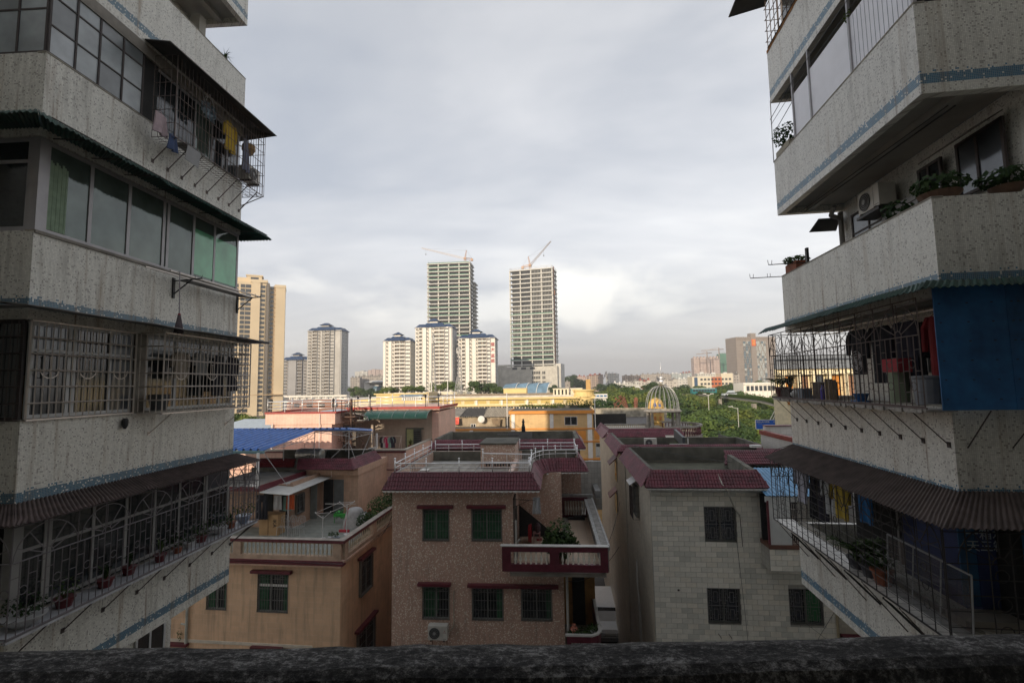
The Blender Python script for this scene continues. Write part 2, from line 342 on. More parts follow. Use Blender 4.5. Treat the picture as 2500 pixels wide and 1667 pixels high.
# concrete rail the view is taken over, with the block it belongs to
def rough_bar(x0,x1,y0,y1,z0,z1,nx,mat):
    """parapet with a worn, rounded cap"""
    mb=MB(); prof=[(y0,z0),(y0,z1-.035),(y0+.006,z1-.014),(y0+.02,z1-.003),(y0+.045,z1),(y1-.045,z1+.002),(y1-.02,z1-.004),(y1-.006,z1-.016),(y1,z1-.04),(y1,z0)]
    k=len(prof); vs=[]
    for i in range(nx+1):
        x=x0+(x1-x0)*i/nx
        for j,(y,z) in enumerate(prof):
            d=noise.noise(Vector((x*4,y*9,z*9)))*.0025+noise.noise(Vector((x*23,y*23,z*17)))*.002 if 0<j<k-1 else 0
            sag=-.004*math.cos(x*1.7)
            vs.append((x,y+d,z+d*1.2+sag if j not in (0,k-1) else z))
    fs=[(i*k+j,(i+1)*k+j,(i+1)*k+j+1,i*k+j+1) for i in range(nx) for j in range(k-1)]
    fs+=[(i*k,i*k+k-1,(i+1)*k+k-1,(i+1)*k) for i in range(nx)]+[tuple(range(k))[::-1],tuple(nx*k+j for j in range(k))]
    return mb.add(vs,fs)
def sootmat():
    ma,t,p=nodes('weathered_grey_cement'); g=NG(t); tc=g.n('ShaderNodeTexCoord').outputs['Object']
    mpg=g.n('ShaderNodeMapping',{0:tc,'Scale':(1,1.8,1)}).outputs[0]
    a=g.n('ShaderNodeTexNoise',{'Vector':mpg,'Scale':60,'Detail':8,'Roughness':.85,'Distortion':.1}).outputs[0]
    b=g.n('ShaderNodeTexNoise',{'Vector':mpg,'Scale':9,'Detail':6}).outputs[0]
    f=g.m('ADD',g.m('MULTIPLY',a,.75),g.m('MULTIPLY',b,.25))
    r=g.n('ShaderNodeValToRGB',{0:f}); e=r.color_ramp.elements; e[0].position=.44; e[0].color=(.02,.02,.022,1); e[1].position=.60; e[1].color=(.42,.415,.41,1)
    x=r.color_ramp.elements.new(.52); x.color=(.085,.083,.082,1)
    t.links.new(r.outputs[0],p.inputs['Base Color']); p.inputs['Roughness'].default_value=.95
    t.links.new(g.n('ShaderNodeBump',{'Strength':.8,'Distance':.012,'Height':a}).outputs[0],p.inputs['Normal']); return ma
own=thing('apartment_block','rough soot stained cement rail of the block the view is taken from','building',F(0,0,0),(0,-1,GZ))
part(rough_bar(-3.4,3.4,.885,1.0,-1.5,-.4865,220,sootmat()),'parapet',own,sootmat(),label='rough soot stained grey cement rail')
ob=MB(); 
for k in range(-6,4):
    zf=-1.62+3*k
    ob.box(-32,26,-1.6,.98,zf-.16,zf)           # gallery floor
    if k!=0: ob.box(-32,26,.86,.98,zf,zf+1.1)
    else: ob.box(-32,-3.4,.86,.98,zf,zf+1.1); ob.box(3.4,26,.86,.98,zf,zf+1.1)
ob.box(-32,26,-9,-1.6,GZ,9.8); ob.box(-32,26,-1.6,.98,9.5,9.8); ob.box(-3,26,-9,.6,9.8,12)  # unseen mass, its height and ends shaped to throw the shadow ahead
for x in range(-32,27,8): ob.box(x-.15,x+.15,-1.6,-.9,GZ,9.7)
part(ob,'unseen_gallery_block',own,M('cream_bounce_wash',(.58,.56,.50),.8,var=.15,scale=.6))  # pale wash added to the unseen block to bounce light onto the houses

# ================================================================== shared pieces for grilles, awnings, plants
_bar={}
def barmesh(L,r,mat,name='bar'):
    k=(round(L,3),r,mat.name,name)
    if k not in _bar: _bar[k]=MB().rod((0,0,0),(0,0,L),r,4).mesh(name,mat)
    return _bar[k]
ROTU=Matrix.Rotation(R(90),4,'Y')      # stands a bar along +u
ROTV=Matrix.Rotation(R(-90),4,'X')     # lays a bar along +v
def vbar(parent,u,v,z0,z1,r,mat): return inst(barmesh(z1-z0,r,mat),'bar',parent,(u,v,z0))
def hbar_v(parent,u,v0,v1,z,r,mat): return inst(barmesh(v1-v0,r,mat,'rail'),'rail',parent,(u,v0,z),mat=ROTV)
def hbar_u(parent,u0,u1,v,z,r,mat): return inst(barmesh(u1-u0,r,mat,'rail'),'rail',parent,(u0,v,z),mat=ROTU)
def arch(mb,axis,fix,a0,a1,z0,h,r):
    """half-round fan of bars over a grille bay: axis 'v' runs along the side, 'u' along the front"""
    c=(a0+a1)/2; R1=(a1-a0)/2*.96; q=lambda a,z:(fix,a,z) if axis=='v' else (a,fix,z)
    P=[q(c-R1*math.cos(t*math.pi/14),z0+h*math.sin(t*math.pi/14)) for t in range(15)]; mb.path(P,r)
    P=[q(c-R1*.18*math.cos(t*math.pi/8),z0+h*.2*math.sin(t*math.pi/8)) for t in range(9)]; mb.path(P,r)
    for t in (25,55,90,125,155):
        a=R(t); mb.rod(q(c-R1*.18*math.cos(a),z0+h*.2*math.sin(a)),q(c-R1*math.cos(a),z0+h*math.sin(a)),r)
def fancy_side(gr,axis,fix,a0,a1,z0,z1,step,mat,r=.008,bay=.95,top=.5,rungs=True):
    """tall bars with staggered rungs and rings below, fans above"""
    zt=z1-top
    n=max(1,round((a1-a0)/step)); 
    for i in range(n+1):
        a=a0+(a1-a0)*i/n; u,v=(fix,a) if axis=='v' else (a,fix)
        vbar(gr,u,v,z0,zt if i%4 else z1,r if i%4 else r*1.25,mat)
    for z in (z0+.02,zt,z1):
        (hbar_v(gr,fix,a0,a1,z,r*1.2,mat) if axis=='v' else hbar_u(gr,a0,a1,fix,z,r*1.2,mat))
    mb=MB(); nb=max(1,round((a1-a0)/bay))
    for b in range(nb): arch(mb,axis,fix,a0+(a1-a0)*b/nb,a0+(a1-a0)*(b+1)/nb,zt,top*.93,r*.85)
    part(mb,'fan_bars',gr,mat)
    if rungs:
        mb=MB(); q=lambda a,z:(fix,a,z) if axis=='v' else (a,fix,z)
        for i in range(n):
            aa=a0+(a1-a0)*i/n; ab=a0+(a1-a0)*(i+1)/n
            for k in range(3):
                z=z0+.22+.30*k+.13*(i%2)
                if z<zt-.05 and i%4!=1: mb.rod(q(aa,z),q(ab,z),r*.7)
            if i%4==1:
                for k in (.3,.62): mb.ring(q((aa+ab)/2,z0+k),(ab-aa)*.48,r*.7,10,'v' if axis=='v' else 'u')
        part(mb,'rungs',gr,mat)
def corr(name,parent,axis,a0,a1,w0,z0,w1,z1,pitch,amp,mat,kind=None,ragged=0,label=None,lip=None,mit=(0,0)):
    """corrugated sheet running along an axis, from the wall line (w0,z0) down to the edge (w1,z1)"""
    n=int(abs(a1-a0)/pitch*6); mb=MB(); vs=[]; m2=4
    for i in range(n+1):
        h=amp*math.cos(2*math.pi*i/6)
        for j in range(m2+1):
            t=j/m2; s0=a0*t if mit[0] else a0; s1=a1*t if mit[1] else a1; a=s0+(s1-s0)*i/n
            e=1+(noise.noise(Vector((a*3,0,5)))*ragged if j==m2 else 0)
            w_=w0+(w1-w0)*t*e; z=z0+(z1-z0)*(t if not lip else (t*.35/.75 if t<=.75 else .35+.65*(t-.75)*4))+h+noise.noise(Vector((a*1.3,t*2,1)))*ragged*.12*t
            vs.append((w_,a,z) if axis=='v' else (a,w_,z))
    k=m2+1; fs=[(i*k+j,(i+1)*k+j,(i+1)*k+j+1,i*k+j+1) for i in range(n) for j in range(m2)]
    o=part(mb.add(vs,fs),name,parent,mat,label=label)
    s=o.modifiers.new('thickness','SOLIDIFY'); s.thickness=.006; return o
GREENPL=M('green_sheet',(.008,.042,.032),.45,var=.4,scale=4)
BROWNPL=M('rotten_brown_sheet',(.085,.06,.055),.8,var=.5,scale=5)
BROWNPL2=M('brown_asbestos_sheet',(.082,.062,.055),.85,var=.35,scale=4)
GREYSH=M('grey_tin_sheet',(.17,.17,.17),.5,.4,var=.25,scale=2)
DARKSH=M('dark_tar_sheet',(.05,.047,.043),.8,var=.3)
LEAFM=[leafmat('leaf_dark_green',(.012,.035,.010),(.05,.09,.022)),leafmat('leaf_mid_green',(.02,.05,.012),(.085,.13,.03)),leafmat('leaf_yellow_green',(.035,.07,.014),(.15,.18,.04))]
TERRA=M('terracotta',(.22,.07,.035),.8,var=.3); REDPOT=M('dark_red_pot',(.12,.018,.022),.5,var=.2); WHPOT=M('white_glazed_pot',(.5,.5,.5),.35,var=.15); BROWNPOT=M('brown_clay_pot',(.14,.08,.05),.7)
SOIL=M('soil',(.03,.02,.012),.95)
def leaves(mb,c,rad,n,size,seed=0,flat=1.0,up=.3,long=1.0,mi=0):
    rn=random.Random(seed)
    for _ in range(n):
        while True:
            p=Vector((rn.uniform(-1,1),rn.uniform(-1,1),rn.uniform(-1,1)))
            if p.length<=1: break
        if p.length>1e-3: p=p.normalized()*(p.length**.5)
        q=Vector((c[0]+p.x*rad[0],c[1]+p.y*rad[1],c[2]+p.z*rad[2]*flat)); s=size*rn.uniform(.6,1.3)
        d=(p+Vector((rn.uniform(-.6,.6),rn.uniform(-.6,.6),rn.uniform(-.3,.6)+up))).normalized(); a=d.orthogonal().normalized(); a=Matrix.Rotation(rn.uniform(0,6.28),3,d)@a; 
        a=(a+d*rn.uniform(-.5,.5)).normalized(); b=a.cross(d).normalized()
        mb.add([q-b*s*.35,q+a*s*.5*long,q+b*s*.35,q-a*s*.5*long],[(0,1,2,3)],mi)
    return mb
def blades(mb,c,n,h,spread,seed=0,wd=.02,mi=0,bend=.5):
    rn=random.Random(seed)
    for _ in range(n):
        t=rn.uniform(0,6.28); e=rn.uniform(.2,1)*spread; H=h*rn.uniform(.6,1); d=Vector((math.cos(t),math.sin(t),0)); s=Vector((-d.y,d.x,0))*wd
        p0=Vector(c); p1=p0+d*e*.35+Vector((0,0,H*.6)); p2=p0+d*e+Vector((0,0,H*(1-bend*rn.random())))
        mb.add([p0-s,p0+s,p1+s*.8,p1-s*.8,p2],[(0,1,2,3),(3,2,4)],mi)
    return mb
def potted(label,fr,base,pr=.11,ph=.16,potm=None,kind='leafy',h=.3,wdt=.2,seed=0,leaf=0,n=120,size=.06,name='potted_plant',trough=None,group=None,bowl=False):
    """pot (shaped wall and rim), soil and growth"""
    t=thing(name,label,'plant',fr,base,group); u,v,z=base; pm=potm or REDPOT
    if trough: mb=MB().box(u-trough[0],u+trough[0],v-trough[1],v+trough[1],z,z+ph)
    elif bowl: mb=MB().lathe([(pr*.45,0),(pr*.5,ph*.12),(pr*.8,ph*.45),(pr,ph*.85),(pr*1.06,ph),(pr*.95,ph*.98)],(u,v,z),14)
    else: mb=MB().lathe([(pr*.68,0),(pr*.92,ph*.82),(pr*1.06,ph*.84),(pr*1.08,ph),(pr*.93,ph*.99)],(u,v,z),12)
    part(mb,'pot',t,pm,smooth=False)
    g=MB()
    if kind=='leafy':
        for k in range(6): g.rod((u,v,z+ph*.8),(u+wdt*.6*math.cos(k+seed),v+wdt*.6*math.sin(k+seed),z+ph+h*.6),.005)
        leaves(g,(u,v,z+ph+h*.5),(wdt,wdt,h*.55),n,size,seed)
    elif kind=='blade': blades(g,(u,v,z+ph*.9),n,h,wdt,seed)
    elif kind=='palm':
        rn=random.Random(seed)
        for k in range(9):
            a=rn.uniform(0,6.28); L=h*rn.uniform(.8,1.2); P=[]
            for q in range(7):
                s=q/6; P.append(Vector((u+wdt*1.3*s*math.cos(a),v+wdt*1.3*s*math.sin(a),z+ph+L*(s-.55*s*s))))
            g.path(P,.006)
            for q in range(1,6):
                for sd in (-1,1):
                    dd=(P[q+1]-P[q]).normalized(); sdv=dd.cross(Vector((0,0,1))).normalized()*sd
                    p=P[q]; e=p+sdv*size*1.6+dd*size; g.add([p,p+dd*size*.5+sdv*size*.5,e,p+dd*size*.9+sdv*size*.2],[(0,1,2,3)])
    part(g,'leaves',t,LEAFM[leaf])
    part(MB().lathe([(pr*.9,0),(pr*.9,.01)],(u,v,z+ph*.86),10) if not trough else MB().box(u-trough[0]*.92,u+trough[0]*.92,v-trough[1]*.9,v+trough[1]*.9,z+ph,z+ph+.01),'soil',t,SOIL)
    return t
def garment(label,fr,base,wd,ht,mat,sleeves=True,axis='v',seed=0,name='hanging_shirt',cat='laundry',trousers=False,group=None):
    """cloth hanging from a line: folded sheet with thickness, shoulders, sleeves or legs. base is the top middle"""
    rn=random.Random(seed); mb=MB(); nx,nz=10,10
    def grid(x0,x1,z0,z1,tap=0.0,ph=0):
        vs=[]; 
        for s in (-1,1):
            for i in range(nx+1):
                for j in range(nz+1):
                    a=i/nx; b=j/nz; x=x0+(x1-x0)*a; z=z0+(z1-z0)*b
                    x+= (a-.5)*tap*b; y=s*(.012+.01*math.sin(math.pi*a))+.022*math.sin(a*11+ph+b*1.5)*(.3+b)
                    vs.append((x,y,z))
        k=(nx+1)*(nz+1); fs=[]
        for s in (0,1):
            for i in range(nx):
                for j in range(nz):
                    q=s*k+i*(nz+1)+j; f=(q,q+nz+1,q+nz+2,q+1); fs.append(f if s else f[::-1])
        ring=[i*(nz+1) for i in range(nx+1)]+[nx*(nz+1)+j for j in range(1,nz+1)]+[i*(nz+1)+nz for i in range(nx-1,-1,-1)]+[j for j in range(nz-1,0,-1)]
        for a,b in zip(ring,ring[1:]+ring[:1]): fs.append((a,b,b+k,a+k))
        mb.add(vs,fs)
    if trousers:
        grid(-wd*.42,wd*.42,0,-ht*.3); grid(-wd*.45,-wd*.04,-ht*.29,-ht,.05,1); grid(wd*.04,wd*.45,-ht*.29,-ht,.05,2)
    else:
        grid(-wd*.34,wd*.34,0,-ht,.08,rn.random()*6)
        if sleeves:
            for s in (-1,1):
                P=[Vector((s*wd*.30,0,-.02)),Vector((s*wd*.5,0,-ht*.18)),Vector((s*wd*.52,.01,-ht*.55))]
                mb.rod(P[0],P[1],.05,6,r2=.05); mb.rod(P[1],P[2],.05,6,r2=.042)
    mb.path([(-wd*.3,0,-.01),(0,0,.05),(wd*.3,0,-.01)],.006); mb.path([(0,0,.05),(0,0,.11),(.03,0,.13)],.004)
    return solo(mb,name,label,cat,mat,fr,base,group,rot=(R(90) if axis=='v' else 0)+rn.uniform(-.15,.15))
_fan={}
def aircon(label,fr,base,face='-v',w_=.8,h=.55,d=.3,group=None,logo=None,feet=True):
    """outdoor unit: casing, fan grille ring, feet; base = middle of its underside"""
    t=thing('air_conditioner',label,'air conditioner',fr,base,group,rot={'-v':0,'-u':R(-90),'u':R(90),'v':R(180)}[face]); BASE[t]=(0,0,0)
    part(MB().box(-w_/2,w_/2,-d/2,d/2,.04,h),'casing',t,M('cream_enamel',(.55,.53,.48),.45,var=.15))
    cx=-w_*.16; cz=h*.52; rr=h*.38
    part(MB().lathe([(rr,-.012),(rr,.0)],(cx,-d/2-.004,cz),20,axis='y'),'fan_opening',t,M('fan_dark',(.05,.05,.05),.6))
    g=MB()
    for k in range(1,5): g.add([],[]) ; g.path([(cx+rr*k/4.2*math.cos(a*math.pi/9),-d/2-.024,cz+rr*k/4.2*math.sin(a*math.pi/9)) for a in range(19)],.004)
    g.lathe([(rr*.3,-.012),(rr*.3,0)],(cx,-d/2-.022,cz),12,axis='y'); part(g,'fan_guard',t,M('grey_guard',(.3,.3,.29),.5))
    part(MB().box(w_*.24,w_*.245,-d/2-.003,-d/2,.06,h-.02).box(w_*.28,w_*.46,-d/2-.003,-d/2,h*.15,h*.17),'seam',t,IRON)
    if feet: part(MB().box(-w_*.38,-w_*.3,-d/2-.03,d/2+.03,0,.04).box(w_*.3,w_*.38,-d/2-.03,d/2+.03,0,.04),'foot_bar',t,IRON)
    if logo: 
        lg=MB()
        for a in (90,210,330):
            x,z=w_*.37,h*.68; e=R(a); s=.035
            ex,ez=math.cos(e),math.sin(e); lg.add([(x,-d/2-.004,z),(x+s*(.5*ex-.3*ez),-d/2-.004,z+s*(.5*ez+.3*ex)),(x+s*ex,-d/2-.004,z+s*ez),(x+s*(.5*ex+.3*ez),-d/2-.004,z+s*(.5*ez-.3*ex))],[(0,1,2,3)])
        lg.box(w_*.29,w_*.45,-d/2-.005,-d/2-.001,h*.56,h*.585); part(lg,'badge',t,M('badge_red',(.25,.02,.02),.5))
    return t
def text(body,name,parent,mat,size,loc,ext=.01,rot=(R(90),0,0),align='CENTER'):
    cu=bpy.data.curves.new(name,'FONT'); cu.body=body; cu.size=size; cu.extrude=ext; cu.align_x=align; cu.align_y='CENTER'; cu.materials.append(mat); cu.resolution_u=2
    o=bpy.data.objects.new(name,cu); col.objects.link(o); o.parent=parent; o.location=Vector(loc)-Vector(baseof(parent)); o.rotation_euler=rot; return o
# ================================================================== LEFT BUILDING
L=F(-7.57,7.55,3.08); TL=-.43
bl=thing('apartment_building','tall mosaic tiled apartment block on the left with caged balconies and a green awning','building',L,(-5,3,GZ))
def tower_shell(b,fr,sg,T,tops,mos,ins=.14):
    """balcony parapets and slabs stepping up the block. sg=+1: street side is +u (left block), -1: street side is -u"""
    D=1.49; VE=5.30
    for k in tops:
        t=T+3*k; z0=t-1.43
        mb=MB(); o=0; i=-ins*sg
        mb.box(0,i,0,VE,z0,t)                       # side parapet
        mb.box(i,-D*sg,0,ins,z0,t)                  # near return
        mb.box(i,-D*sg,VE-ins,VE,z0,t)              # far return
        part(mb,'balcony_parapet',b,mos)
        mb=MB().box(i,-D*sg,ins,VE-ins,z0+.16,z0+.30); mb.box(-D*sg*.42,-D*sg*.52,ins,VE-ins,z0+.04,z0+.16)
        part(mb,'balcony_floor',b,CEIL)
    mb=MB().box(-D*sg,-10*sg,-1.4,VE+.02,GZ,14.0); part(mb,'wall',b,mos)
tower_shell(bl,L,1,TL,(-1,0,1,2,3,4),MOSL)
# slab lid under parapet copings
for k in (-1,0,1,2,3): part(MB().box(.008,-.15,-.008,5.308,TL+3*k-.012,TL+3*k+.012),'coping',bl,M('cement_coping',(.26,.24,.20),.9,var=.4,scale=5))
def frame_grid(parent,u,cols,z0,z1,rows,fm,pm,t=.03,axis='v',glabel=None,rowz=None):
    """window: frame members and every pane its own piece"""
    q=(lambda a0,a1,za,zb,d0,d1:(u+d0,u+d1,a0,a1,za,zb)) if axis=='v' else (lambda a0,a1,za,zb,d0,d1:(a0,a1,u+d0,u+d1,za,zb))
    wdw=part(MB().box(*q(cols[0]-t/2,cols[-1]+t/2,z0,z0+t,-.025,.025)),'window',parent,fm)
    mb=MB().box(*q(cols[0]-t/2,cols[-1]+t/2,z1-t,z1,-.025,.025))
    for c in cols: mb.box(*q(c-t/2,c+t/2,z0+t,z1-t,-.022,.022))
    zs=rowz or [z0+(z1-z0)*i/rows for i in range(rows+1)]
    for z in zs[1:-1]: mb.box(*q(cols[0]+t/2,cols[-1]-t/2,z-t*.4,z+t*.4,-.018,.018))
    part(mb,'frame',wdw,fm)
    for a,b_ in zip(cols,cols[1:]):
        for c,d in zip(zs,zs[1:]):
            pmm=pm() if callable(pm) else pm
            part(MB().box(*q(a+t/2,b_-t/2,c+t*.4,d-t*.4,-.006+random.uniform(-.002,.002),.004)),'pane',wdw,pmm)
    return wdw
FROST=[glass('frosted_pane_%d'%i,c,.32) for i,c in enumerate([(.30,.33,.34),(.24,.27,.28),(.36,.39,.41),(.14,.155,.16)])]
GRNGL=glass('green_tinted_glass',(.10,.13,.115),.06,.25); GRNGL2=glass('green_glass_lit',(.15,.42,.24),.1,.1); DGL=glass('dark_glass',(.02,.024,.026),.08); GREYGL=glass('grey_glass',(.09,.10,.11),.12,.2)
# --- floor above (5.57): steel window, dark opening, cage
OLDST=M('old_brown_steel_frame',(.05,.04,.038),.7,var=.3)
z0,z1=5.57,7.14
frame_grid(bl,-.03,[.04,.50,.95,1.45,1.93],z0,z1,3,OLDST,lambda:random.choice(FROST),.035)
frame_grid(bl,.03,[-1.4,-1.0,-.55,-.05],z0,z1,2,OLDST,lambda:random.choice(FROST[1:2]+FROST[3:]),.035,axis='u')
part(MB().box(-.08,-.05,1.95,2.35,z0,z1),'dark_opening',bl,DARKIN)
frame_grid(bl,-.10,[2.35,2.95,3.55,4.15,4.75,5.22],z0+.02,z1-.25,1,ALU,lambda:random.choice([GRNGL,GREYGL,DGL]),.05)
part(MB().box(-.4,-.3,.1,5.2,z0,z1),'dark_backing',bl,DARKIN)
part(MB().box(-.12,-.0,0.02,5.28,z1-.24,z1-.002),'lintel',bl,CONC)
def cage(b,fr,sg,v0,v1,z0,z1,proj,mat,step=.12,r=.008,rows=4,ends=(True,True),wrap=None,sprig=0):
    U=proj*sg
    gr=part(MB().rod((U,v0,z0),(U,v1,z0),r*1.7).rod((U,v0,z1),(U,v1,z1),r*1.7).rod((U,v0,z0),(U,v0,z1),r*1.7).rod((U,v1,z0),(U,v1,z1),r*1.7),'security_grille',b,mat)
    n=round((v1-v0)/step)
    for i in range(1,n): vbar(gr,U,v0+(v1-v0)*i/n,z0,z1,r,mat)
    for k in range(1,rows+1): hbar_v(gr,U,v0,v1,z0+(z1-z0)*k/(rows+1),r*1.3,mat)
    if abs(proj)>.1:
        for v in ([v0] if ends[0] else [])+([v1] if ends[1] else []):
            m_=max(1,round(abs(U)/step))
            for i in range(m_): vbar(gr,U*i/m_,v,z0,z1,r,mat)
            for k in range(rows+2): hbar_u(gr,min(0,U),max(0,U),v,z0+(z1-z0)*k/(rows+1),r*1.2,mat)
        fl=MB(); nn=round((v1-v0)/.1)
        for i in range(nn+1): fl.rod((0,v0+(v1-v0)*i/nn,z0),(U,v0+(v1-v0)*i/nn,z0),r*.7)
        for k in range(1,4): fl.rod((U*k/4,v0,z0),(U*k/4,v1,z0),r*.7)
        part(fl,'cage_floor',gr,mat)
    if sprig:
        mb=MB()
        for i in range(sprig):
            c=v0+(v1-v0)*(i+.5)/sprig; zz=z0+(z1-z0)*.42
            for s in (-1,1): mb.path([(U,c+s*.16*math.sin(t*math.pi/12),zz+.16*(1-math.cos(t*math.pi/12))) for t in range(7)],r*.7)
            mb.rod((U,c,zz),(U,c,zz+.34),r*.7); mb.ball((U,c,zz+.34),.018,6)
        part(mb,'sprigs',gr,mat)
    return gr
def struts(b,sg,vs,proj,z0,drop,mat,r=.008):
    for v in vs: part(MB().rod((proj*sg,v,z0),(0.01*sg,v,z0-drop),r).box(-.0*sg,.012*sg,v-.03,v+.03,z0-drop-.04,z0-drop+.04),'strut',b,mat)
g5=cage(bl,L,1,2.2,5.42,5.26,7.05,.5,IRONB,.115,.007,5,(True,False))
n=8
for i in range(9): vbar(g5,.5-i*.2,5.5,5.26,7.05,.007,IRONB)
for k in range(7): hbar_u(g5,-1.1,.5,5.5,5.26+1.79*k/6,.009,IRONB)
mb=MB()
for i in range(12): mb.rod((.5-.14*i,5.3,5.26),(.5-.14*i,5.5,5.26),.007)
for i in range(28): mb.rod((.5,2.25+i*.115,5.5+.33*(i%4)),(.5,2.36+i*.115,5.5+.33*(i%4)),.006)
part(mb,'rungs',g5,IRONB)
struts(bl,1,[2.25+.42*i for i in range(8)],.5,5.27,.5,IRONB,.011)
part(MB().rod((.5,5.5,5.27),(0,5.3,4.95),.013).rod((0.2,5.5,5.27),(0,5.3,4.9),.013),'strut',bl,IRONB)
part(MB().slab((0,1.9,7.22),(.72,1.7,6.98),(.80,5.55,7.02),(0,5.3,7.24),.02).slab((0,5.3,7.24),(.80,5.55,7.02),(-1.2,5.9,7.02),(-1.45,5.3,7.2),.02),'awning',bl,DARKSH,label='dark flat sheet awning')
aircon('small old air conditioner unit in the end of the upper left cage',L,(.12,5.42,5.62),'u',.5,.42,.3)
# laundry in that cage
CL=lambda n,c:M('cloth_'+n,c,.9,var=.15,scale=8)
garment('yellow shirt hanging in the upper left cage',L,(.25,4.35,6.72),.5,.72,CL('yellow',(.50,.33,.03)),name='hanging_shirt',axis='v')
garment('patterned grey dress hanging in the upper left cage beside the yellow shirt',L,(.28,4.98,6.62),.34,.85,CL('grey_blue',(.16,.17,.23)),sleeves=False,name='hanging_dress')
garment('pale pink vest hanging outside below the dark opening on the left',L,(.30,2.05,5.66),.45,.42,CL('pink',(.42,.33,.35)),sleeves=False,name='hanging_vest')
garment('small blue cloth hanging under the left cage beside the pink vest',L,(.42,2.25,5.30),.30,.32,CL('blue',(.06,.09,.18)),sleeves=False,name='hanging_cloth')
hat=MB().lathe([(.0,.0),(.16,-.02),(.17,-.16),(.10,-.28),(.0,-.3)],(0,0,0),12); solo(hat,'hanging_basket','round straw basket hanging at the far end of the upper left cage','basket',M('straw',(.33,.20,.08)),L,(.2,5.22,6.62))
ring=MB(); ring.ring((0,0,0),.17,.008,12,'v')
for k in range(5): ring.rod((0,.17*math.cos(k*1.25),.17*math.sin(k*1.25)*.2),(0,0,.25),.004)
for k in range(4): leaves(ring,(0,-.15+.1*k,-.18),(.05,.06,.18),26,.13,k,mi=1)
solo(ring,'sock_hanger','round hanger with pale blue and white socks in the upper left cage','laundry',[ALUW,CL('socks',(.28,.36,.42))],L,(.25,3.55,6.78))
part(MB().slab((.1,2.6,5.36),(.5,2.55,5.30),(.5,3.1,5.30),(.1,3.1,5.36),.01),'scrap_board',bl,GREYSH)
part(MB().slab((.52,2.55,5.25),(.52,2.95,5.25),(.5,2.92,4.9),(.5,2.5,4.92),.01),'scrap_board',bl,GREYSH)
tuft=blades(MB(),(0,0,0),40,.42,.25,5,.008,bend=.9); solo(tuft,'grass_tuft','tuft of long grass growing on the upper left parapet edge','grass',LEAFM[1],L,(-.1,4.55,8.56))
# --- floor with green glass (2.57)
z0,z1=2.57,4.12
frame_grid(bl,-.03,[.16,.95,1.77,2.66,2.78,3.57,4.30,5.22],z0,z1,1,ALU,lambda:GRNGL,.07)
for i,(a,b_) in enumerate(((3.6,4.27),(4.33,5.18))): part(MB().box(-.022,-.016,a,b_,z0+.12,z1-.35),'lit_pane',bl,GRNGL2)  # brighter green stands for light showing through these two panes
part(MB().box(-.13,.012,.0,.13,z0,z1),'corner_post',bl,ALU)
frame_grid(bl,.03,[-1.42,-.82,-.16],z0,z1,2,ALU,lambda:DGL,.07,axis='u',rowz=[z0,z0+1.15,z1])
part(MB().box(-.4,-.3,.1,5.2,z0,z1),'dark_backing',bl,DARKIN)
cur=MB()
for i in range(9): cur.box(-.022,-.014-.003*(i%2),.20+.035*i,.235+.035*i,z0+.08,z1-.3-.03*(i%3))
part(cur,'curtain',bl,CL('pale_green',(.22,.30,.21)))
part(MB().box(-.0,.03,0,5.3,z0-.04,z0+.01),'sill',bl,CONC)
corr('awning',bl,'v',-.78,5.32,0,4.27,.78,4.03,.09,.014,GREENPL,ragged=.10,lip=1,mit=(1,0),label='sagging green corrugated awning')
corr('awning_return',bl,'u',-1.6,.78,0,4.27,-.80,4.03,.09,.014,GREENPL,ragged=.10,lip=1,mit=(0,1))
corr('awning_end',bl,'u',-1.4,.78,5.3,4.27,5.5,4.03,.09,.014,GREENPL,ragged=.02,lip=1,mit=(0,1))
bk=MB()
for i in range(8): bk.rod((0,.2+i*.7,4.18),(.74,.2+i*.7,4.12),.01)
bk.rod((.72,-.5,4.12),(.72,5.35,4.12),.01); part(bk,'awning_bracket',bl,IRON)
# drying poles on brackets with the mop
pr=thing('drying_rack','pair of long drying poles on iron brackets below the green windows','drying rack',L,(.2,3.6,2.2))
for v in (2.98,5.25):
    part(MB().rod((0.01,v,2.38),(.66,v,2.42),.016).rod((0.01,v,2.08),(.42,v,2.40),.014).box(0,.03,v-.03,v+.03,2.0,2.45).rod((.50,v,2.42),(.52,v-.04,2.50),.006).rod((.62,v,2.42),(.64,v+.04,2.50),.006),'bracket',pr,BLACK)
for k,(u,z) in enumerate(((.18,2.46),(.38,2.47))): part(MB().rod((u,2.0+.4*k,z),(u+.1,5.5,z+.0),.018,6),'pole',pr,STEELW)
part(MB().slab((.1,3.05,2.40),(.35,3.0,2.40),(.35,5.25,2.43),(.1,5.25,2.43),.012),'shelf_strip',pr,GREYSH)
mop=MB().rod((0,0,0),(.03,0,-.95),.011,6,0); rn=random.Random(4)
for k in range(60):
    a=rn.uniform(0,6.28); mop.rod((.03+.02*math.cos(a),.02*math.sin(a),-.93),(.03+.085*math.cos(a),.085*math.sin(a),-1.28-rn.uniform(0,.05)),.009,4,1)
mop.lathe([(.022,-.97),(.03,-.93),(.022,-.90)],(.03,0,0),8,2)
solo(mop,'mop','mop hanging head down from the left drying poles','mop',[M('mop_handle',(.3,.27,.3)),M('mop_cord',(.16,.13,.14),.95),M('mop_collar',(.35,.04,.06))],L,(.42,2.62,2.50))
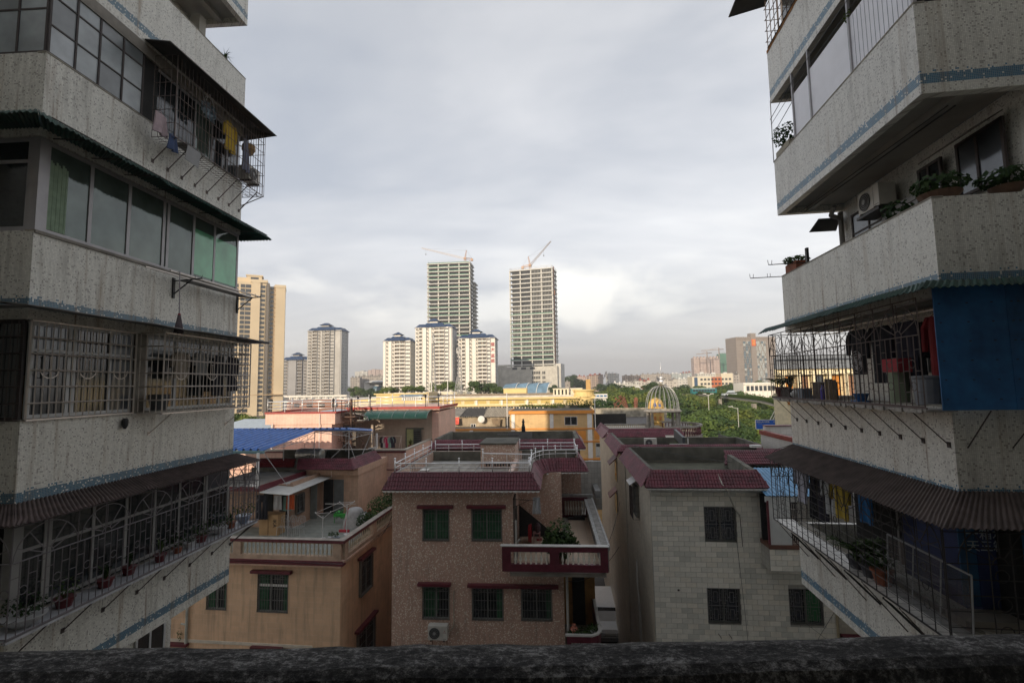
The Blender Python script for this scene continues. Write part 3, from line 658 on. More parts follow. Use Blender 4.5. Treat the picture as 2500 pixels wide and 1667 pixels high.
# --- floor with flush grille and cage (-.43)
z0,z1=-.43,1.13
frame_grid(bl,-.05,[.12,.75,.85,1.55,2.04],z0+.02,z1,2,ALUW,lambda:random.choice([DGL,GREYGL,DGL]),.06,rowz=[z0,z0+1.1,z1])
frame_grid(bl,-.05,[2.4,3.2,4.0,4.7,5.2],z0+.02,z1,2,ALUW,lambda:random.choice([GREYGL,DGL]),.06,rowz=[z0,z0+1.1,z1])
part(MB().box(-.14,0,2.06,2.36,z0,z1),'pier',bl,M('stained_render',(.20,.18,.15),.9,var=.3,scale=4))
part(MB().box(-.4,-.3,.1,5.2,z0,z1),'dark_backing',bl,DARKIN)
part(MB().box(-.29,-.2,.8,1.35,z0,z0+.75),'red_box',bl,M('red_carton',(.25,.04,.03),.7,var=.3),label='red carton behind the window')
part(MB().box(-.29,-.2,1.4,1.8,z0,z0+.8).box(-.29,-.2,.15,.6,z0,z0+.7),'carton',bl,M('tan_carton',(.26,.17,.08),.8,var=.3))
cage(bl,L,1,.04,2.05,z0-.0,z1,.035,STEELW,.118,.011,5,(False,False),sprig=3)
cage(bl,L,1,2.2,5.12,z0-.03,z1+.02,.5,STEELW,.118,.011,5,(True,True),sprig=3)
gq=part(MB().rod((-1.45,-.03,z0),(0,-.03,z0),.012).rod((-1.45,-.03,z1),(0,-.03,z1),.012),'security_grille',bl,IRON)
for i in range(12): vbar(gq,-1.4+i*.118,-.03,z0,z1,.0085,IRON)
for k in range(1,6): hbar_u(gq,-1.45,0,-.03,z0+(z1-z0)*k/6,.011,IRON)
frame_grid(bl,.05,[-1.4,-.7,-.1],z0,z1,1,OLDST,lambda:DGL,.05,axis='u')
struts(bl,1,[2.5,4.95],.5,z0-.02,.42,STEELW,.011)
aw=MB(); nn=24
for i in range(nn):
    a=-.85+6.1*i/nn; b_=-.85+6.1*(i+1)/nn; f=lambda x:noise.noise(Vector((x*1.1,2,0)))*.03
    aw.slab((.0,a,1.34),(.92,a,1.22+f(a)),(.92,b_,1.22+f(b_)),(.0,b_,1.34),.012)
aw.slab((.0,5.25,1.34),(.92,5.25,1.22),(.75,5.55,1.2),(-1.2,5.5,1.25),.012); aw.slab((-1.5,-.0,1.34),(-1.5,-.85,1.24),(.92,-.85,1.22),(0,0,1.34),.012)
part(aw,'awning',bl,GREYSH,label='thin grey tin awning, its edge bent')
garment('beige top hanging in the lower left steel cage',L,(.2,3.05,.80),.5,.55,CL('beige',(.28,.24,.19)))
garment('grey shirt hanging in the lower left steel cage beside the beige top',L,(.22,3.65,.82),.45,.5,CL('greyw',(.22,.22,.21)))
garment('black trousers hanging in the lower left steel cage',L,(.25,4.25,.80),.5,.95,CL('black',(.015,.015,.02)),trousers=True,name='hanging_trousers')
garment('short black shirt hanging at the end of the lower left steel cage',L,(.25,4.78,.80),.45,.85,CL('black2',(.02,.018,.03)))
solo(MB().lathe([(.14,0),(.19,.3),(.2,.32),(.17,.31)],(0,0,0),12),'bucket','dark plastic bucket in the near corner of the lower left steel cage','bucket',M('dark_bucket',(.04,.045,.05),.5),L,(.25,2.42,-.40))
solo(MB().lathe([(.02,0),(.03,.02),(.05,.06),(.055,.16),(.035,.2),(0,.2)],(0,0,-.2),8),'wall_lamp','small dark round fitting on the tiled wall under the lower left window','lamp',BLACK,L,(.06,1.85,-.52))
# --- lowest balcony with full cage, arches and pots (-3.43)
z0,z1=-3.43,-1.9
frame_grid(bl,-.05,[.05,.55,.62,1.4,2.1,2.8,3.5,4.3,4.38,5.2],z0+.06,z1,2,M('pale_frame',(.27,.265,.25),.6),lambda:random.choice([DGL,DGL,GREYGL]),.06,rowz=[z0,z0+1.0,z1])
part(MB().box(-.4,-.3,.1,5.2,z0,z1),'dark_backing',bl,DARKIN)
part(MB().box(-.13,.012,-.0,.16,z0,z1),'corner_post',bl,M('pale_frame',(.40,.39,.36)))
part(MB().box(0.0,.52,-.45,5.62,z0-.05,z0+.0),'ledge',bl,M('pale_ledge_board',(.42,.43,.45),.6,var=.3,scale=4),label='pale ledge board carrying flower pots')
LGR=M('violet_grey_bars',(.145,.13,.135),.6)
lf=part(MB().rod((.52,-.5,z0),(.52,5.66,z0),.012),'security_grille',bl,LGR)
fancy_side(lf,'v',.52,-.45,5.66,z0,z1,.125,LGR,.0095,1.02,.5)
fancy_side(lf,'u',5.66,-1.0,.52,z0,z1,.14,LGR,.0095,.76,.5)
fancy_side(lf,'u',-.45,-1.4,.52,z0,z1,.14,LGR,.0095,.95,.5)
struts(bl,1,[.15,.9,1.65,2.4,3.1,3.85,4.6,5.3],.5,z0-.05,.45,IRON,.011)
part(MB().rod((.5,5.64,z0-.03),(0,5.3,z0-.5),.012).rod((.5,5.5,z0-.03),(0,5.25,z0-.5),.012),'strut',bl,IRON)
corr('awning',bl,'v',-.58,5.45,0,-1.68,.68,-1.85,.075,.012,BROWNPL,ragged=.16,mit=(1,0),label='broken brown corrugated awning with ragged edge')
corr('awning_return',bl,'u',-1.6,.68,0,-1.68,-.58,-1.85,.075,.012,BROWNPL,ragged=.1,mit=(0,1))
pl=[(.28,.0,.26,.15,WHPOT,'leafy',True,'large white bowl planter at the near end of the lower left ledge'),
(.28,.62,.14,.15,REDPOT,'leafy',False,'dark red pot with a drooping plant, second along the lower left ledge'),
(.26,1.38,.13,.14,REDPOT,'blade',False,'dark red pot with spiky blades, third along the lower left ledge'),
(.2,1.95,.12,.15,REDPOT,'blade',False,'dark red pot with a thin plant, fourth along the lower left ledge'),
(.27,2.62,.11,.15,REDPOT,'blade',False,'dark red pot with tall upright blades, middle of the lower left ledge'),
(.25,3.12,.10,.12,TERRA,'leafy',False,'small terracotta pot with low leaves on the lower left ledge'),
(.27,3.45,.12,.12,WHPOT,'leafy',False,'small white pot with green leaves on the lower left ledge'),
(.25,3.85,.13,.14,REDPOT,'leafy',False,'red pot with spreading leaves beyond the small white pot'),
(.25,4.45,.20,.16,WHPOT,'leafy',True,'wide white bowl with a branching plant far along the lower left ledge'),
(.25,4.92,.11,.15,TERRA,'blade',False,'brown pot with blades beside the wide white bowl'),
(.3,5.35,.19,.20,M('blue_white_pot',(.30,.36,.48),.3,var=.5,scale=20),'leafy',True,'blue and white bowl with a round plant ending the lower left ledge')]
for i,(u,v,r_,h_,pm,kd,bw,lb) in enumerate(pl):
    potted(lb,L,(u,v,-3.425),r_,h_,pm,kd,.30 if kd=='leafy' else .36,.16+.03*(i%3)+(.1 if bw else 0),i,[0,1,0][i%3],150 if bw else 70 if kd=='leafy' else 26,.055,bowl=bw,group='flower pots along the left ledge')
# --- under the lowest parapet
frame_grid(bl,-1.46,[4.2,4.6,5.05],-7.2,-5.2,1,ALUW,lambda:DGL,.06)
# roller edge of the open top floor and its column
part(MB().box(-1.2,-.95,4.7,4.95,8.57,10.1),'column',bl,CEIL)

# ================================================================== RIGHT BUILDING
Rb=F(6.1,6.85,7.83); TR=-.40
br=thing('apartment_building','tall mosaic tiled apartment block on the right with open and caged balconies','building',Rb,(5,3,GZ))
tower_shell(br,Rb,-1,TR,(-1,0,1,2,3,4),MOSR)
for k in (-1,0,1,2,3): part(MB().box(-.008,.15,-.008,5.308,TR+3*k-.012,TR+3*k+.012),'coping',br,M('cement_coping',(.20,.18,.15)))
# top: cage standing on the rusty parapet
gt=part(MB().rod((-.02,.1,8.62),(-.02,5.2,8.62),.012),'security_grille',br,IRON)
for i in range(22): vbar(gt,-.03,.2+i*.235,8.6,10.1,.011,IRON)
for k in range(5): hbar_v(gt,-.03,.1,5.2,8.8+.3*k,.010,IRON)
for i in range(8): vbar(gt,.1+.18*i,5.22,8.6,10.1,.011,IRON)
for k in range(5): hbar_u(gt,-.05,1.4,5.22,8.8+.3*k,.010,IRON)
part(MB().slab((.2,5.2,10.25),(-.75,3.5,10.05),(-.75,5.75,10.0),(.2,5.75,10.2),.03),'awning',br,DARKSH)
frame_grid(br,.35,[.2,1.2,2.2,3.2,4.2,5.1],8.6,10.0,1,ALU,lambda:GREYGL,.05)
rs=MB(); 
for i in range(26):
    v=.2*i+.1; rs.box(-.012,-.002,v,v+.2,8.60-.05-.10*abs(noise.noise(Vector((v*2,0,0)))),8.612)
part(rs,'rusty_edge',br,M('rust_crust',(.20,.09,.025),.9,var=.5,scale=8))
# A floor 5.6: white panels between posts
PAN=M('pale_board_panel',(.84,.85,.90),.5,var=.08,scale=1.5)
for i,(a,b_,zt) in enumerate(((.03,1.66,6.68),(1.70,3.24,6.72),(3.28,4.05,6.66))):
    pa=part(MB().box(.03,.045,a,b_,5.6,zt),'panel',br,PAN,label=['ribbed pale panel','middle pale panel','warmer pale panel'][i])
    if i<2:
        rb=MB(); n=14 if i==0 else 0
        for k in range(1,n): rb.box(.026,.03,a+(b_-a)*k/n-.004,a+(b_-a)*k/n+.004,5.62,zt-.02)
        if n: part(rb,'rib',pa,M('seam_grey',(.25,.26,.30)))
for v in (.02,1.68,3.26,4.08): part(MB().box(.0,.05,v-.025,v+.025,5.6,7.16),'post',br,ALU)
part(MB().rod((-.03,5.25,5.55),(-.03,5.22,7.2),.012),'post',br,ALUW)
part(MB().path([(-.05,5.25,6.7),(.0,4.0,6.95),(.0,1.6,7.0),(0,0,7.0)],.008).path([(-.05,5.2,6.55),(.03,4,6.78),(.03,0,6.85)],.006).path([(.0,5.24,6.3),(.05,3.9,6.6)],.008),'drying_line',br,BLACK)
part(MB().box(.9,1.0,.2,5.1,5.6,7.16),'dark_backing',br,DARKIN)
potted('bushy plant in a trough at the end of the high right balcony',Rb,(.12,4.75,5.60),.2,.14,M('cream_trough',(.35,.32,.25)),'leafy',.55,.34,3,0,420,.075,trough=(.13,.38))
solo(leaves(MB(),(0,0,0),(.05,.12,.1),40,.05,3),'vine_sprig','small green vine sprig on the post above the white panels','plant',LEAFM[2],Rb,(.02,1.72,6.75))
# B floor 2.6: open balcony
wl=MB().box(1.40,1.488,.2,5.28,2.6,4.18); 
frame_grid(br,1.37,[.46,.95,1.35],3.0,3.95,1,OLDST,lambda:GREYGL,.05)
frame_grid(br,1.37,[1.75,2.05,2.3],3.0,3.92,1,OLDST,lambda:DGL,.05)
frame_grid(br,1.37,[3.45,3.95,4.6],2.9,3.85,2,OLDST,lambda:random.choice([GREYGL,FROST[0]]),.05)
part(MB().slab((1.36,.4,4.02),(.85,.35,3.72),(.85,1.5,3.70),(1.36,1.5,4.02),.02),'window_hood',br,M('brown_hood',(.07,.06,.05)))
part(MB().lathe([(.06,0),(.06,1.5)],(1.38,5.12,2.6),10).rod((1.38,5.12,3.95),(1.1,5.0,4.0),.055,8).rod((1.1,5.0,4.0),(1.05,4.7,4.12),.05,8),'drain_pipe',br,M('drain_grey',(.25,.24,.22)))
part(MB().rod((.72,.4,4.155),(.55,5.1,4.155),.012).rod((.62,.4,4.165),(.45,5.1,4.165),.008),'conduit',br,BLACK)
aircon('cream air conditioner with round fan hanging under the right balcony ceiling',Rb,(1.2,3.35,3.50),'-u',.74,.50,.32,logo=None)
part(MB().box(1.0,1.44,2.95,3.75,3.44,3.50),'unit_shelf',br,BLACK)
mk=MB().add([(-.006,.0,0),(-.006,.1,0),(-.006,.07,.1),(-.006,.02,.07)],[(0,1,2,3)]); 
part(MB().slab((.85,5.6,3.78),(1.5,5.6,3.78),(1.45,5.28,4.02),(.95,5.28,4.02),.012),'awning_flap',br,DARKSH)
part(MB().box(1.30,1.36,2.3,3.4,2.75,3.5),'louvre_board',br,M('louvre_grey',(.30,.30,.30)))
for i in range(5): part(MB().box(1.285,1.30,2.3,3.4,2.85+.13*i,2.86+.13*i),'louvre_slat',br,IRON)
for (v,zz,ln) in ((5.3,2.60,.75),(3.95,2.62,.8)):
    part(MB().rod((0,v,zz),(-ln,v-.0,zz-.01),.012).path([(-ln,v,zz),(-ln-.01,v,zz+.1)],.006).path([(-ln+.07,v,zz),(-ln+.08,v,zz+.09)],.006).path([(-ln*.45,v,zz),(-ln*.45,v,zz+.09)],.006).path([(-ln*.36,v,zz),(-ln*.36,v,zz+.09)],.006),'pole_bracket',br,BLACK)
part(MB().box(.0,.05,3.9,3.98,2.6,2.95),'bracket_post',br,BLACK)
potted('clipped plant in a terracotta trough at the end of the middle right balcony',Rb,(.13,4.75,2.60),.15,.20,TERRA,'leafy',.16,.30,8,1,420,.06,trough=(.13,.30))
potted('leafy dark shrub in a bowl on the corner of the middle right balcony',Rb,(.35,.35,2.60),.26,.16,BROWNPOT,'leafy',.28,.36,5,0,300,.09,bowl=True)
potted('leafy dark shrub at the right picture edge on the middle right balcony',Rb,(1.15,.22,2.60),.2,.16,BROWNPOT,'leafy',.26,.36,6,0,260,.09,bowl=True)
potted('purple leaved plant behind the parapet of the middle right balcony',Rb,(.3,1.25,2.58),.14,.12,BROWNPOT,'leafy',.28,.24,9,0,120,.09,bowl=True)
# C floor -.4: arched cage, blue board, laundry
z0,z1=-.42,1.12
corr('awning',br,'v',-.70,5.22,0,1.34,-.68,1.16,.09,.013,GREENPL,ragged=.10,lip=1,mit=(1,0),label='green corrugated awning over the caged balcony')
corr('awning_return',br,'u',-.68,1.9,0,1.34,-.70,1.16,.09,.013,GREENPL,ragged=.06,lip=1,mit=(1,0))
rc=part(MB().rod((-.4,-.15,z0),(-.4,5.32,z0),.014),'security_grille',br,IRONB)
fancy_side(rc,'v',-.4,-.12,5.32,z0,z1,.128,IRONB,.0078,.95,.52)
fancy_side(rc,'u',5.32,-.4,1.45,z0,z1,.135,IRONB,.0078,.62,.52)
fancy_side(rc,'v',-.0,4.3,5.2,z0+.1,z1,.135,IRONB,.006,.9,.5,rungs=False)
part(MB().box(-.40,.0,-.12,5.30,z0-.05,z0-.02),'ledge',br,M('ledge_worn',(.35,.33,.30),.8,var=.4,scale=6))
crm=MB(); rn=random.Random(9)
for i in range(60): v=-.1+rn.random()*5.2; crm.box(-.415-rn.random()*.01,-.39,v,v+rn.uniform(.05,.16),z0-.06-rn.random()*.02,z0-.015)
part(crm,'ledge_edge',br,M('broken_mortar',(.30,.28,.25),.9,var=.4,scale=12),kind='stuff')
BLUEB=M('blue_painted_board',(.017,.105,.265),.55,var=.4,scale=2.6)
bp=part(MB().box(-.28,.60,-.27,-.255,-.44,1.24),'blue_board',br,BLUEB,label='nailed blue board closing the front')
part(MB().box(.604,1.6,-.272,-.257,-.44,1.24),'blue_board',br,BLUEB)
nl=MB()
for a in (-.22,.12,.42,.66,.74,1.0):
    for k in range(6): nl.box(a-.008,a+.014,-.282,-.272,-.3+.26*k,-.288+.26*k)
part(nl,'nail_head',bp,BLACK,kind='stuff')
for v in (.1,.62,1.15,1.7,2.25,2.8,3.35,3.9,4.45,4.95): part(MB().rod((-.4,v+.12,z0-.03),(-.01,v,z0-.52),.0095).box(-.015,0,v-.03,v+.03,z0-.56,z0-.48),'strut',br,IRON)
part(MB().rod((.3,-.26,z0-.03),(.15,-.01,z0-.55),.0095).rod((.9,-.26,z0-.03),(.7,-.01,z0-.55),.0095),'strut',br,IRON)
part(MB().box(1.30,1.44,.3,2.3,-.3,1.1),'room_opening',br,DARKIN)
frame_grid(br,1.36,[2.5,3.1,3.7],.1,1.0,1,ALUW,lambda:GREYGL,.05)
part(MB().rod((.2,.1,1.02),(.2,4.8,1.05),.013).rod((.55,.1,1.0),(.55,4.8,1.03),.013),'drying_pole',br,STEELW)
garment('dark grey coat hanging first in the right caged balcony',Rb,(.2,2.55,.93),.55,.85,CL('darkgrey',(.035,.035,.04)))
garment('black jacket hanging in the middle of the right caged balcony',Rb,(.2,1.85,.92),.6,1.0,CL('black',(.015,.015,.02)))
garment('black pullover hanging third in the right caged balcony',Rb,(.2,1.15,.92),.6,1.05,CL('black2',(.02,.018,.03)))
garment('black long coat with grey stripes hanging deeper in the right caged balcony',Rb,(.55,1.5,.93),.5,1.1,CL('charcoal',(.05,.05,.055)))
garment('dark red jacket hanging next to the blue board',Rb,(.2,.42,.92),.5,.95,CL('darkred',(.20,.018,.02)))
fn=MB()
for k in range(1,5): fn.ring((0,0,0),.05*k,.005,16,'v')
for k in range(12): fn.rod((0,0,0),(0,.2*math.cos(k*.5236),.2*math.sin(k*.5236)),.003)
for k in range(4): a=k*1.57; fn.add([(.02,0,0),(.02,.17*math.cos(a),.17*math.sin(a)),(.03,.17*math.cos(a+.7),.17*math.sin(a+.7))],[(0,1,2)])
fn.rod((0.03,0,-.2),(.03,0,-.75),.015,6)
solo(fn,'standing_fan','grey wire fan wrapped in clear plastic inside the right caged balcony','fan',ALU,Rb,(.05,2.35,.32))
solo(MB().lathe([(.13,0),(.15,.45),(.155,.5),(.13,.5)],(0,0,0),12),'washing_bin','pale green bin with a red lid cloth inside the right caged balcony','bin',M('pale_green_plastic',(.25,.30,.20),.5),Rb,(.1,1.25,-.40))
solo(MB().box(-.14,.14,-.2,.2,0,.22),'red_bundle','folded pink and red blanket on top of the pale green bin','blanket',CL('redpink',(.38,.05,.06)),Rb,(.1,1.22,.10))
solo(MB().lathe([(.16,0),(.19,.38),(.21,.4),(.21,.43),(.0,.44)],(0,0,0),14),'tub','grey lidded tub standing beside the blue board inside the right cage','tub',M('grey_plastic',(.22,.23,.25),.5),Rb,(.1,.58,-.40))
solo(MB().box(-.16,.16,-.2,.2,0,.36).box(-.10,.10,-.21,-.2,.08,.28,1),'storage_box','small dark cabinet on the ledge of the right caged balcony','cabinet',[M('dark_wood_box',(.06,.045,.035),.6),IRON],Rb,(.05,3.62,-.41))
solo(MB().box(-.06,.06,-.035,.035,0,.42),'board_stack','pale upright boards on the right caged ledge, left pair','boards',M('pale_wood',(.38,.30,.20),.7),Rb,(-.12,3.10,-.41))
solo(MB().box(-.06,.06,-.035,.035,0,.40),'board_stack','pale upright board standing alone right of the paired boards','boards',M('pale_wood',(.38,.30,.20)),Rb,(-.12,2.95,-.41))
solo(MB().lathe([(.05,0),(.055,.2),(.03,.24),(.02,.26),(.02,.3)],(0,0,0),10),'detergent_bottle','blue violet detergent bottle among the things on the right caged ledge','bottle',M('violet_plastic',(.08,.06,.35),.4),Rb,(-.15,3.28,-.41))
solo(MB().box(-.1,.1,-.13,.13,0,.22),'plastic_crate','grey box beside the plants on the right caged ledge','box',M('grey_blue_box',(.16,.19,.23),.5),Rb,(-.15,4.10,-.41))
bag=MB(); bag.ball((0,0,.09),.12,8,0,.75); bag.lathe([(.03,.15),(.07,.22)],(0,0,0),6)
solo(bag,'plastic_bag','crumpled white plastic bag on the right caged ledge','bag',WHITEP,Rb,(-.2,4.45,-.41),smooth=True)
solo(MB().box(-.12,.12,-.12,.12,0,.03).lathe([(.08,.03),(.12,.14),(.13,.15)],(0,0,0),10),'basin','blue basin at the foot of the tub in the right cage','basin',M('blue_plastic',(.03,.12,.30),.4),Rb,(-.1,2.0,-.41))
potted('broad leaved plant leaning out of the far corner of the right cage',Rb,(-.25,5.1,-.40),.15,.24,REDPOT,'palm',.50,.32,4,1,0,.10)
potted('spiky agave in a dark trough in the far end of the right cage',Rb,(-.2,4.72,-.40),.15,.18,M('dark_trough',(.05,.045,.04)),'blade',.48,.26,6,1,34,.05,trough=(.12,.24))
# D floor -3.4
z0,z1=-3.42,-1.88
corr('awning',br,'v',-.70,5.3,0,-1.56,-.68,-1.87,.078,.011,BROWNPL2,ragged=.07,mit=(1,0),label='long brown corrugated awning')
corr('awning_return',br,'u',-.68,1.9,0,-1.56,-.70,-1.87,.078,.011,BROWNPL2,ragged=.05,mit=(1,0))
part(MB().box(-.42,.0,-.2,5.60,z0-.05,z0),'ledge',br,M('white_tile_ledge',(.50,.48,.44),.35,var=.2,scale=5),label='white tiled ledge of the lowest cage')
lg=MB()
for i in range(27): lg.box(-.42,0,-.2+i*.215,-.194+i*.215,z0,z0+.002)
part(lg,'tile_joint',br,IRON)
rd=part(MB().rod((-.43,-.25,z0),(-.43,5.62,z0),.014),'security_grille',br,BLACK)
BARD=M('black_painted_bar',(.03,.026,.025),.6,var=.3)
n=46
for i in range(23): vbar(rd,-.43,-.25+i*5.87/22,z0,z1,.0085,BARD)
for k in range(1,12): hbar_v(rd,-.43,-.25,5.62,z0+(z1-z0)*k/12,.0055,BARD)
mb=MB()
for b_ in range(6): arch(mb,'v',-.43,-.25+b_*.978,-.25+(b_+1)*.978,z1-.5,.48,.007)
for i in range(22):
    if i%3==1:
        for k in (.3,.55,.8): mb.ring((-.43,-.25+(i+.5)*5.87/22,z0+k),.06,.006,10,'v')
part(mb,'fan_bars',rd,BARD)
fancy_side(rd,'u',5.62,-.43,.9,z0,z1,.14,BARD,.0075,.66,.5)
for i in range(8): vbar(rd,-.43+.26*i,-.28,z0-.2,z1,.0095,BARD)
for k in range(8): hbar_u(rd,-.43,1.5,-.28,z0+.2*k,.007,BARD)
mb=MB(); arch(mb,'u',-.28,-.30,.72,z1-.55,.5,.008)
for k in (.15,.5,.85): mb.ring((.22,-.28,z0+k),.08,.007,12,'u')
part(mb,'fan_bars',rd,BARD)
mb=MB()
for k in range(4): mb.path([(-.43+.12*k,5.62,z1),(-.30+.12*k,5.55,z1+.16),(0,5.3,-1.56)],.008)
part(mb,'cage_top_rods',rd,BARD)
for v in (.9,2.05,3.15,4.3): part(MB().rod((-.43,v+.30,z0-.04),(-.02,v,z0-.50),.021),'strut',br,BLACK)
for v in (.35,1.35,2.5,3.6,4.8): part(MB().rod((-.43,v+.45,z0-.03),(-.02,v,z0-.62),.010),'strut',br,IRON)
# rooms behind, blue sheets, screen frame leaning inside
part(MB().box(.75,.85,.2,4.2,z0,z1+.1),'dark_backing',br,DARKIN)
part(MB().box(.5,.74,.5,2.2,z0,z1),'blue_sheet',br,M('dark_blue_sheet',(.02,.035,.12),.6,var=.3))
scf=thing('screen_frame','white framed insect screen leaning inside the lowest right cage','window screen',Rb,(-.2,.7,z0)); W_=M('white_frame_dull',(.27,.27,.27),.5)
P=lambda a,b_:(-.22+.05*b_,1.42-1.75*a,-3.47+.92*b_)
part(MB().rod(P(0,0),P(0,1),.014).rod(P(0,1),P(1,1),.014).rod(P(1,1),P(1,0),.014).rod(P(1,0),P(0,0),.014).rod(P(.33,0),P(.36,1),.011).rod(P(.66,0),P(.69,1),.011),'frame',scf,W_)
part(MB().quad(P(0,0),P(1,0),P(1,1),P(0,1)),'mesh',scf,clearglass('fly_screen',(.06,.06,.06),.55))
part(MB().box(.68,.74,2.6,2.66,z0,z1+.05).box(.68,.74,.95,1.0,z0,z1+.05).box(.68,.74,1.7,1.75,z0,z1+.05),'door_frame',br,M('pale_frame',(.40,.39,.36)))
garment('white shirt hanging at the far end of the lowest right cage',Rb,(-.1,4.72,-2.0),.5,.80,CL('white',(.50,.50,.58)),name='hanging_shirt')
garment('black trousers hanging in the lowest right cage behind the white shirt',Rb,(-.05,4.15,-2.0),.45,1.05,CL('black',(.015,.015,.02)),trousers=True,name='hanging_trousers')
garment('black long shirt hanging in the lowest right cage',Rb,(-.08,3.78,-2.0),.48,.95,CL('black2',(.02,.018,.03)))
garment('white and green sports shirt hanging in the lowest right cage',Rb,(-.1,3.42,-2.0),.46,.75,CL('whiteb',(.42,.43,.44)))
garment('mustard yellow shirt hanging in the lowest right cage',Rb,(-.1,3.0,-2.0),.55,.72,CL('mustard',(.42,.30,.04)))
garment('bright blue cloth hanging in the middle of the lowest right cage',Rb,(.0,2.35,-2.0),.5,.62,CL('brightblue',(.02,.13,.33)),sleeves=False,name='hanging_cloth')
potted('large leafy green plant in a dark pot in the lowest right cage',Rb,(-.2,2.35,z0),.16,.2,M('dark_pot',(.05,.05,.06)),'palm',.62,.30,2,1,0,.13)
potted('drooping leafy plant beside the large one in the lowest right cage',Rb,(-.2,1.95,z0),.15,.2,M('dark_pot',(.05,.05,.06)),'leafy',.42,.28,12,1,130,.10)
potted('sprawling plant in an orange terracotta pot next to the leaning screen',Rb,(-.18,1.62,z0),.17,.24,TERRA,'leafy',.30,.24,13,0,90,.08)
# banner seen through the front grille
bn=thing('blue_banner','dark blue banner with white writing behind the lower right front grille','banner',Rb,(.85,.55,z0)); 
part(MB().box(.28,1.75,.52,.54,z0+.15,z1-.25),'banner_sheet',bn,M('banner_blue',(.02,.10,.22),.5,var=.45,scale=2.5))
text('一箱水\n天三箱','banner_writing',bn,M('banner_white',(.45,.5,.55)),.17,(.62,.50,-2.35),.004)
part(MB().box(.0,1.7,.1,.5,z0-.02,z0+.12),'ledge_clutter',br,CONC)
# ================================================================== shared house pieces
def tile_field(parent,A,B,C_,D,nx,ny,mat,name='roof_tile',parts=0,amp=.028):
    """pantiles on a sloping quad. A-B top edge (left,right), D-C_ eave edge (left,right)"""
    A,B,C_,D=map(Vector,(A,B,C_,D)); mb=MB(); cnt=0
    base=baseof(parent); seg=4
    ux=(B-A).normalized(); nrm=ux.cross((D-A)).normalized(); 
    if nrm.z<0: nrm=-nrm
    tm={}
    eave_len=(C_-D).length; pitch=eave_len/nx; down=(D-A)-ux*((D-A).dot(ux)); dl=down.length; down.normalize(); rh=dl/ny
    x0=(D-A).dot(ux); 
    if parts:
        k=(round(pitch,4),round(rh,4),mat.name)
        g=MB(); n=seg; vs=[]
        for j in (0,1):
            for i in range(n+1):
                a=math.pi*i/n; vs.append((pitch*(.5-.5*math.cos(a)),rh*1.04*j,amp*math.sin(a)+.012+(.016 if j else 0)))
        vs+=[(pitch*(.5-.5*math.cos(math.pi*i/n)),rh*1.04,-.004) for i in range(n+1)]
        m_=n+1; fs=[(i,i+1,m_+i+1,m_+i) for i in range(n)]+[(m_+i,m_+i+1,2*m_+i+1,2*m_+i) for i in range(n)]
        pm=MB().add(vs,fs).mesh(name,mat)
        rot=Matrix((( ux.x,down.x,nrm.x,0),(ux.y,down.y,nrm.y,0),(ux.z,down.z,nrm.z,0),(0,0,0,1)))
    for r_ in range(ny):
        for c in range(nx):
            xs=x0+c*pitch; t0=r_/ny; lo=x0*t0; hi=(B-A).dot(ux)*(1-t0)+(C_-A).dot(ux)*t0
            t1=(r_+1)/ny; lo=min(lo,x0*t1) if x0<0 else max(lo,x0*t1); hi1=(B-A).dot(ux)*(1-t1)+(C_-A).dot(ux)*t1; hi=max(hi,hi1)
            if xs+pitch*.5<lo or xs+pitch*.5>hi: continue
            P0=A+ux*xs+down*(rh*r_)
            if cnt<parts:
                m2=Matrix.Translation(P0)@rot@Matrix.Rotation(random.uniform(-.012,.012),4,'Z'); inst(pm,name,parent,P0,mat=m2); cnt+=1
            else:
                vs=[]; h=random.uniform(-.002,.003)
                for j in (0,1):
                    for i in range(seg+1):
                        a=math.pi*i/seg; vs.append(P0+ux*(pitch*(.5-.5*math.cos(a)))+down*(rh*1.04*j)+nrm*(amp*math.sin(a)+.012+h+(.016 if j else 0)))
                for i in range(seg+1): vs.append(P0+ux*(pitch*(.5-.5*math.cos(math.pi*i/seg)))+down*(rh*1.04)-nrm*.004)
                m_=seg+1; mb.add(vs,[(i,i+1,m_+i+1,m_+i) for i in range(seg)]+[(m_+i,m_+i+1,2*m_+i+1,2*m_+i) for i in range(seg)])
    if mb.v: part(mb,'roof_tiles' if parts else 'roof_tiles',parent,mat,kind='stuff')
    # bedding under the tiles
    part(MB().slab(A,D,C_,B,.05),'roof_bed',parent,mat)
def scallops(parent,p,q,n,mat,h=.07):
    p=Vector(p); q=Vector(q); mb=MB(); d=(q-p)/n; nn=Vector((d.y,-d.x,0)).normalized()*.01
    for i in range(n):
        a=p+d*i; vs=[]
        for k in range(7): t=math.pi*k/6; vs.append(a+d*(.5-.5*math.cos(t))-Vector((0,0,h*math.sin(t))))
        m_=len(vs); vs2=[v+nn for v in vs]; mb.add(vs+vs2,[tuple(range(m_)),tuple(range(m_,2*m_))[::-1]]+[(j,(j+1)%m_,m_+(j+1)%m_,m_+j) for j in range(m_)])
    part(mb,'eave_scallops',parent,mat)
_balm={}
def baluster_mesh(h,r,mat):
    k=(round(h,3),r,mat.name)
    if k not in _balm:
        P=[(.75,0),(.75,.05),(.45,.08),(.5,.14),(1,.30),(.95,.40),(.5,.62),(.36,.80),(.5,.88),(.7,.93),(.7,1)]
        _balm[k]=MB().lathe([(r*a,h*b) for a,b in P],(0,0,0),8).mesh('baluster',mat,smooth=True)
    return _balm[k]
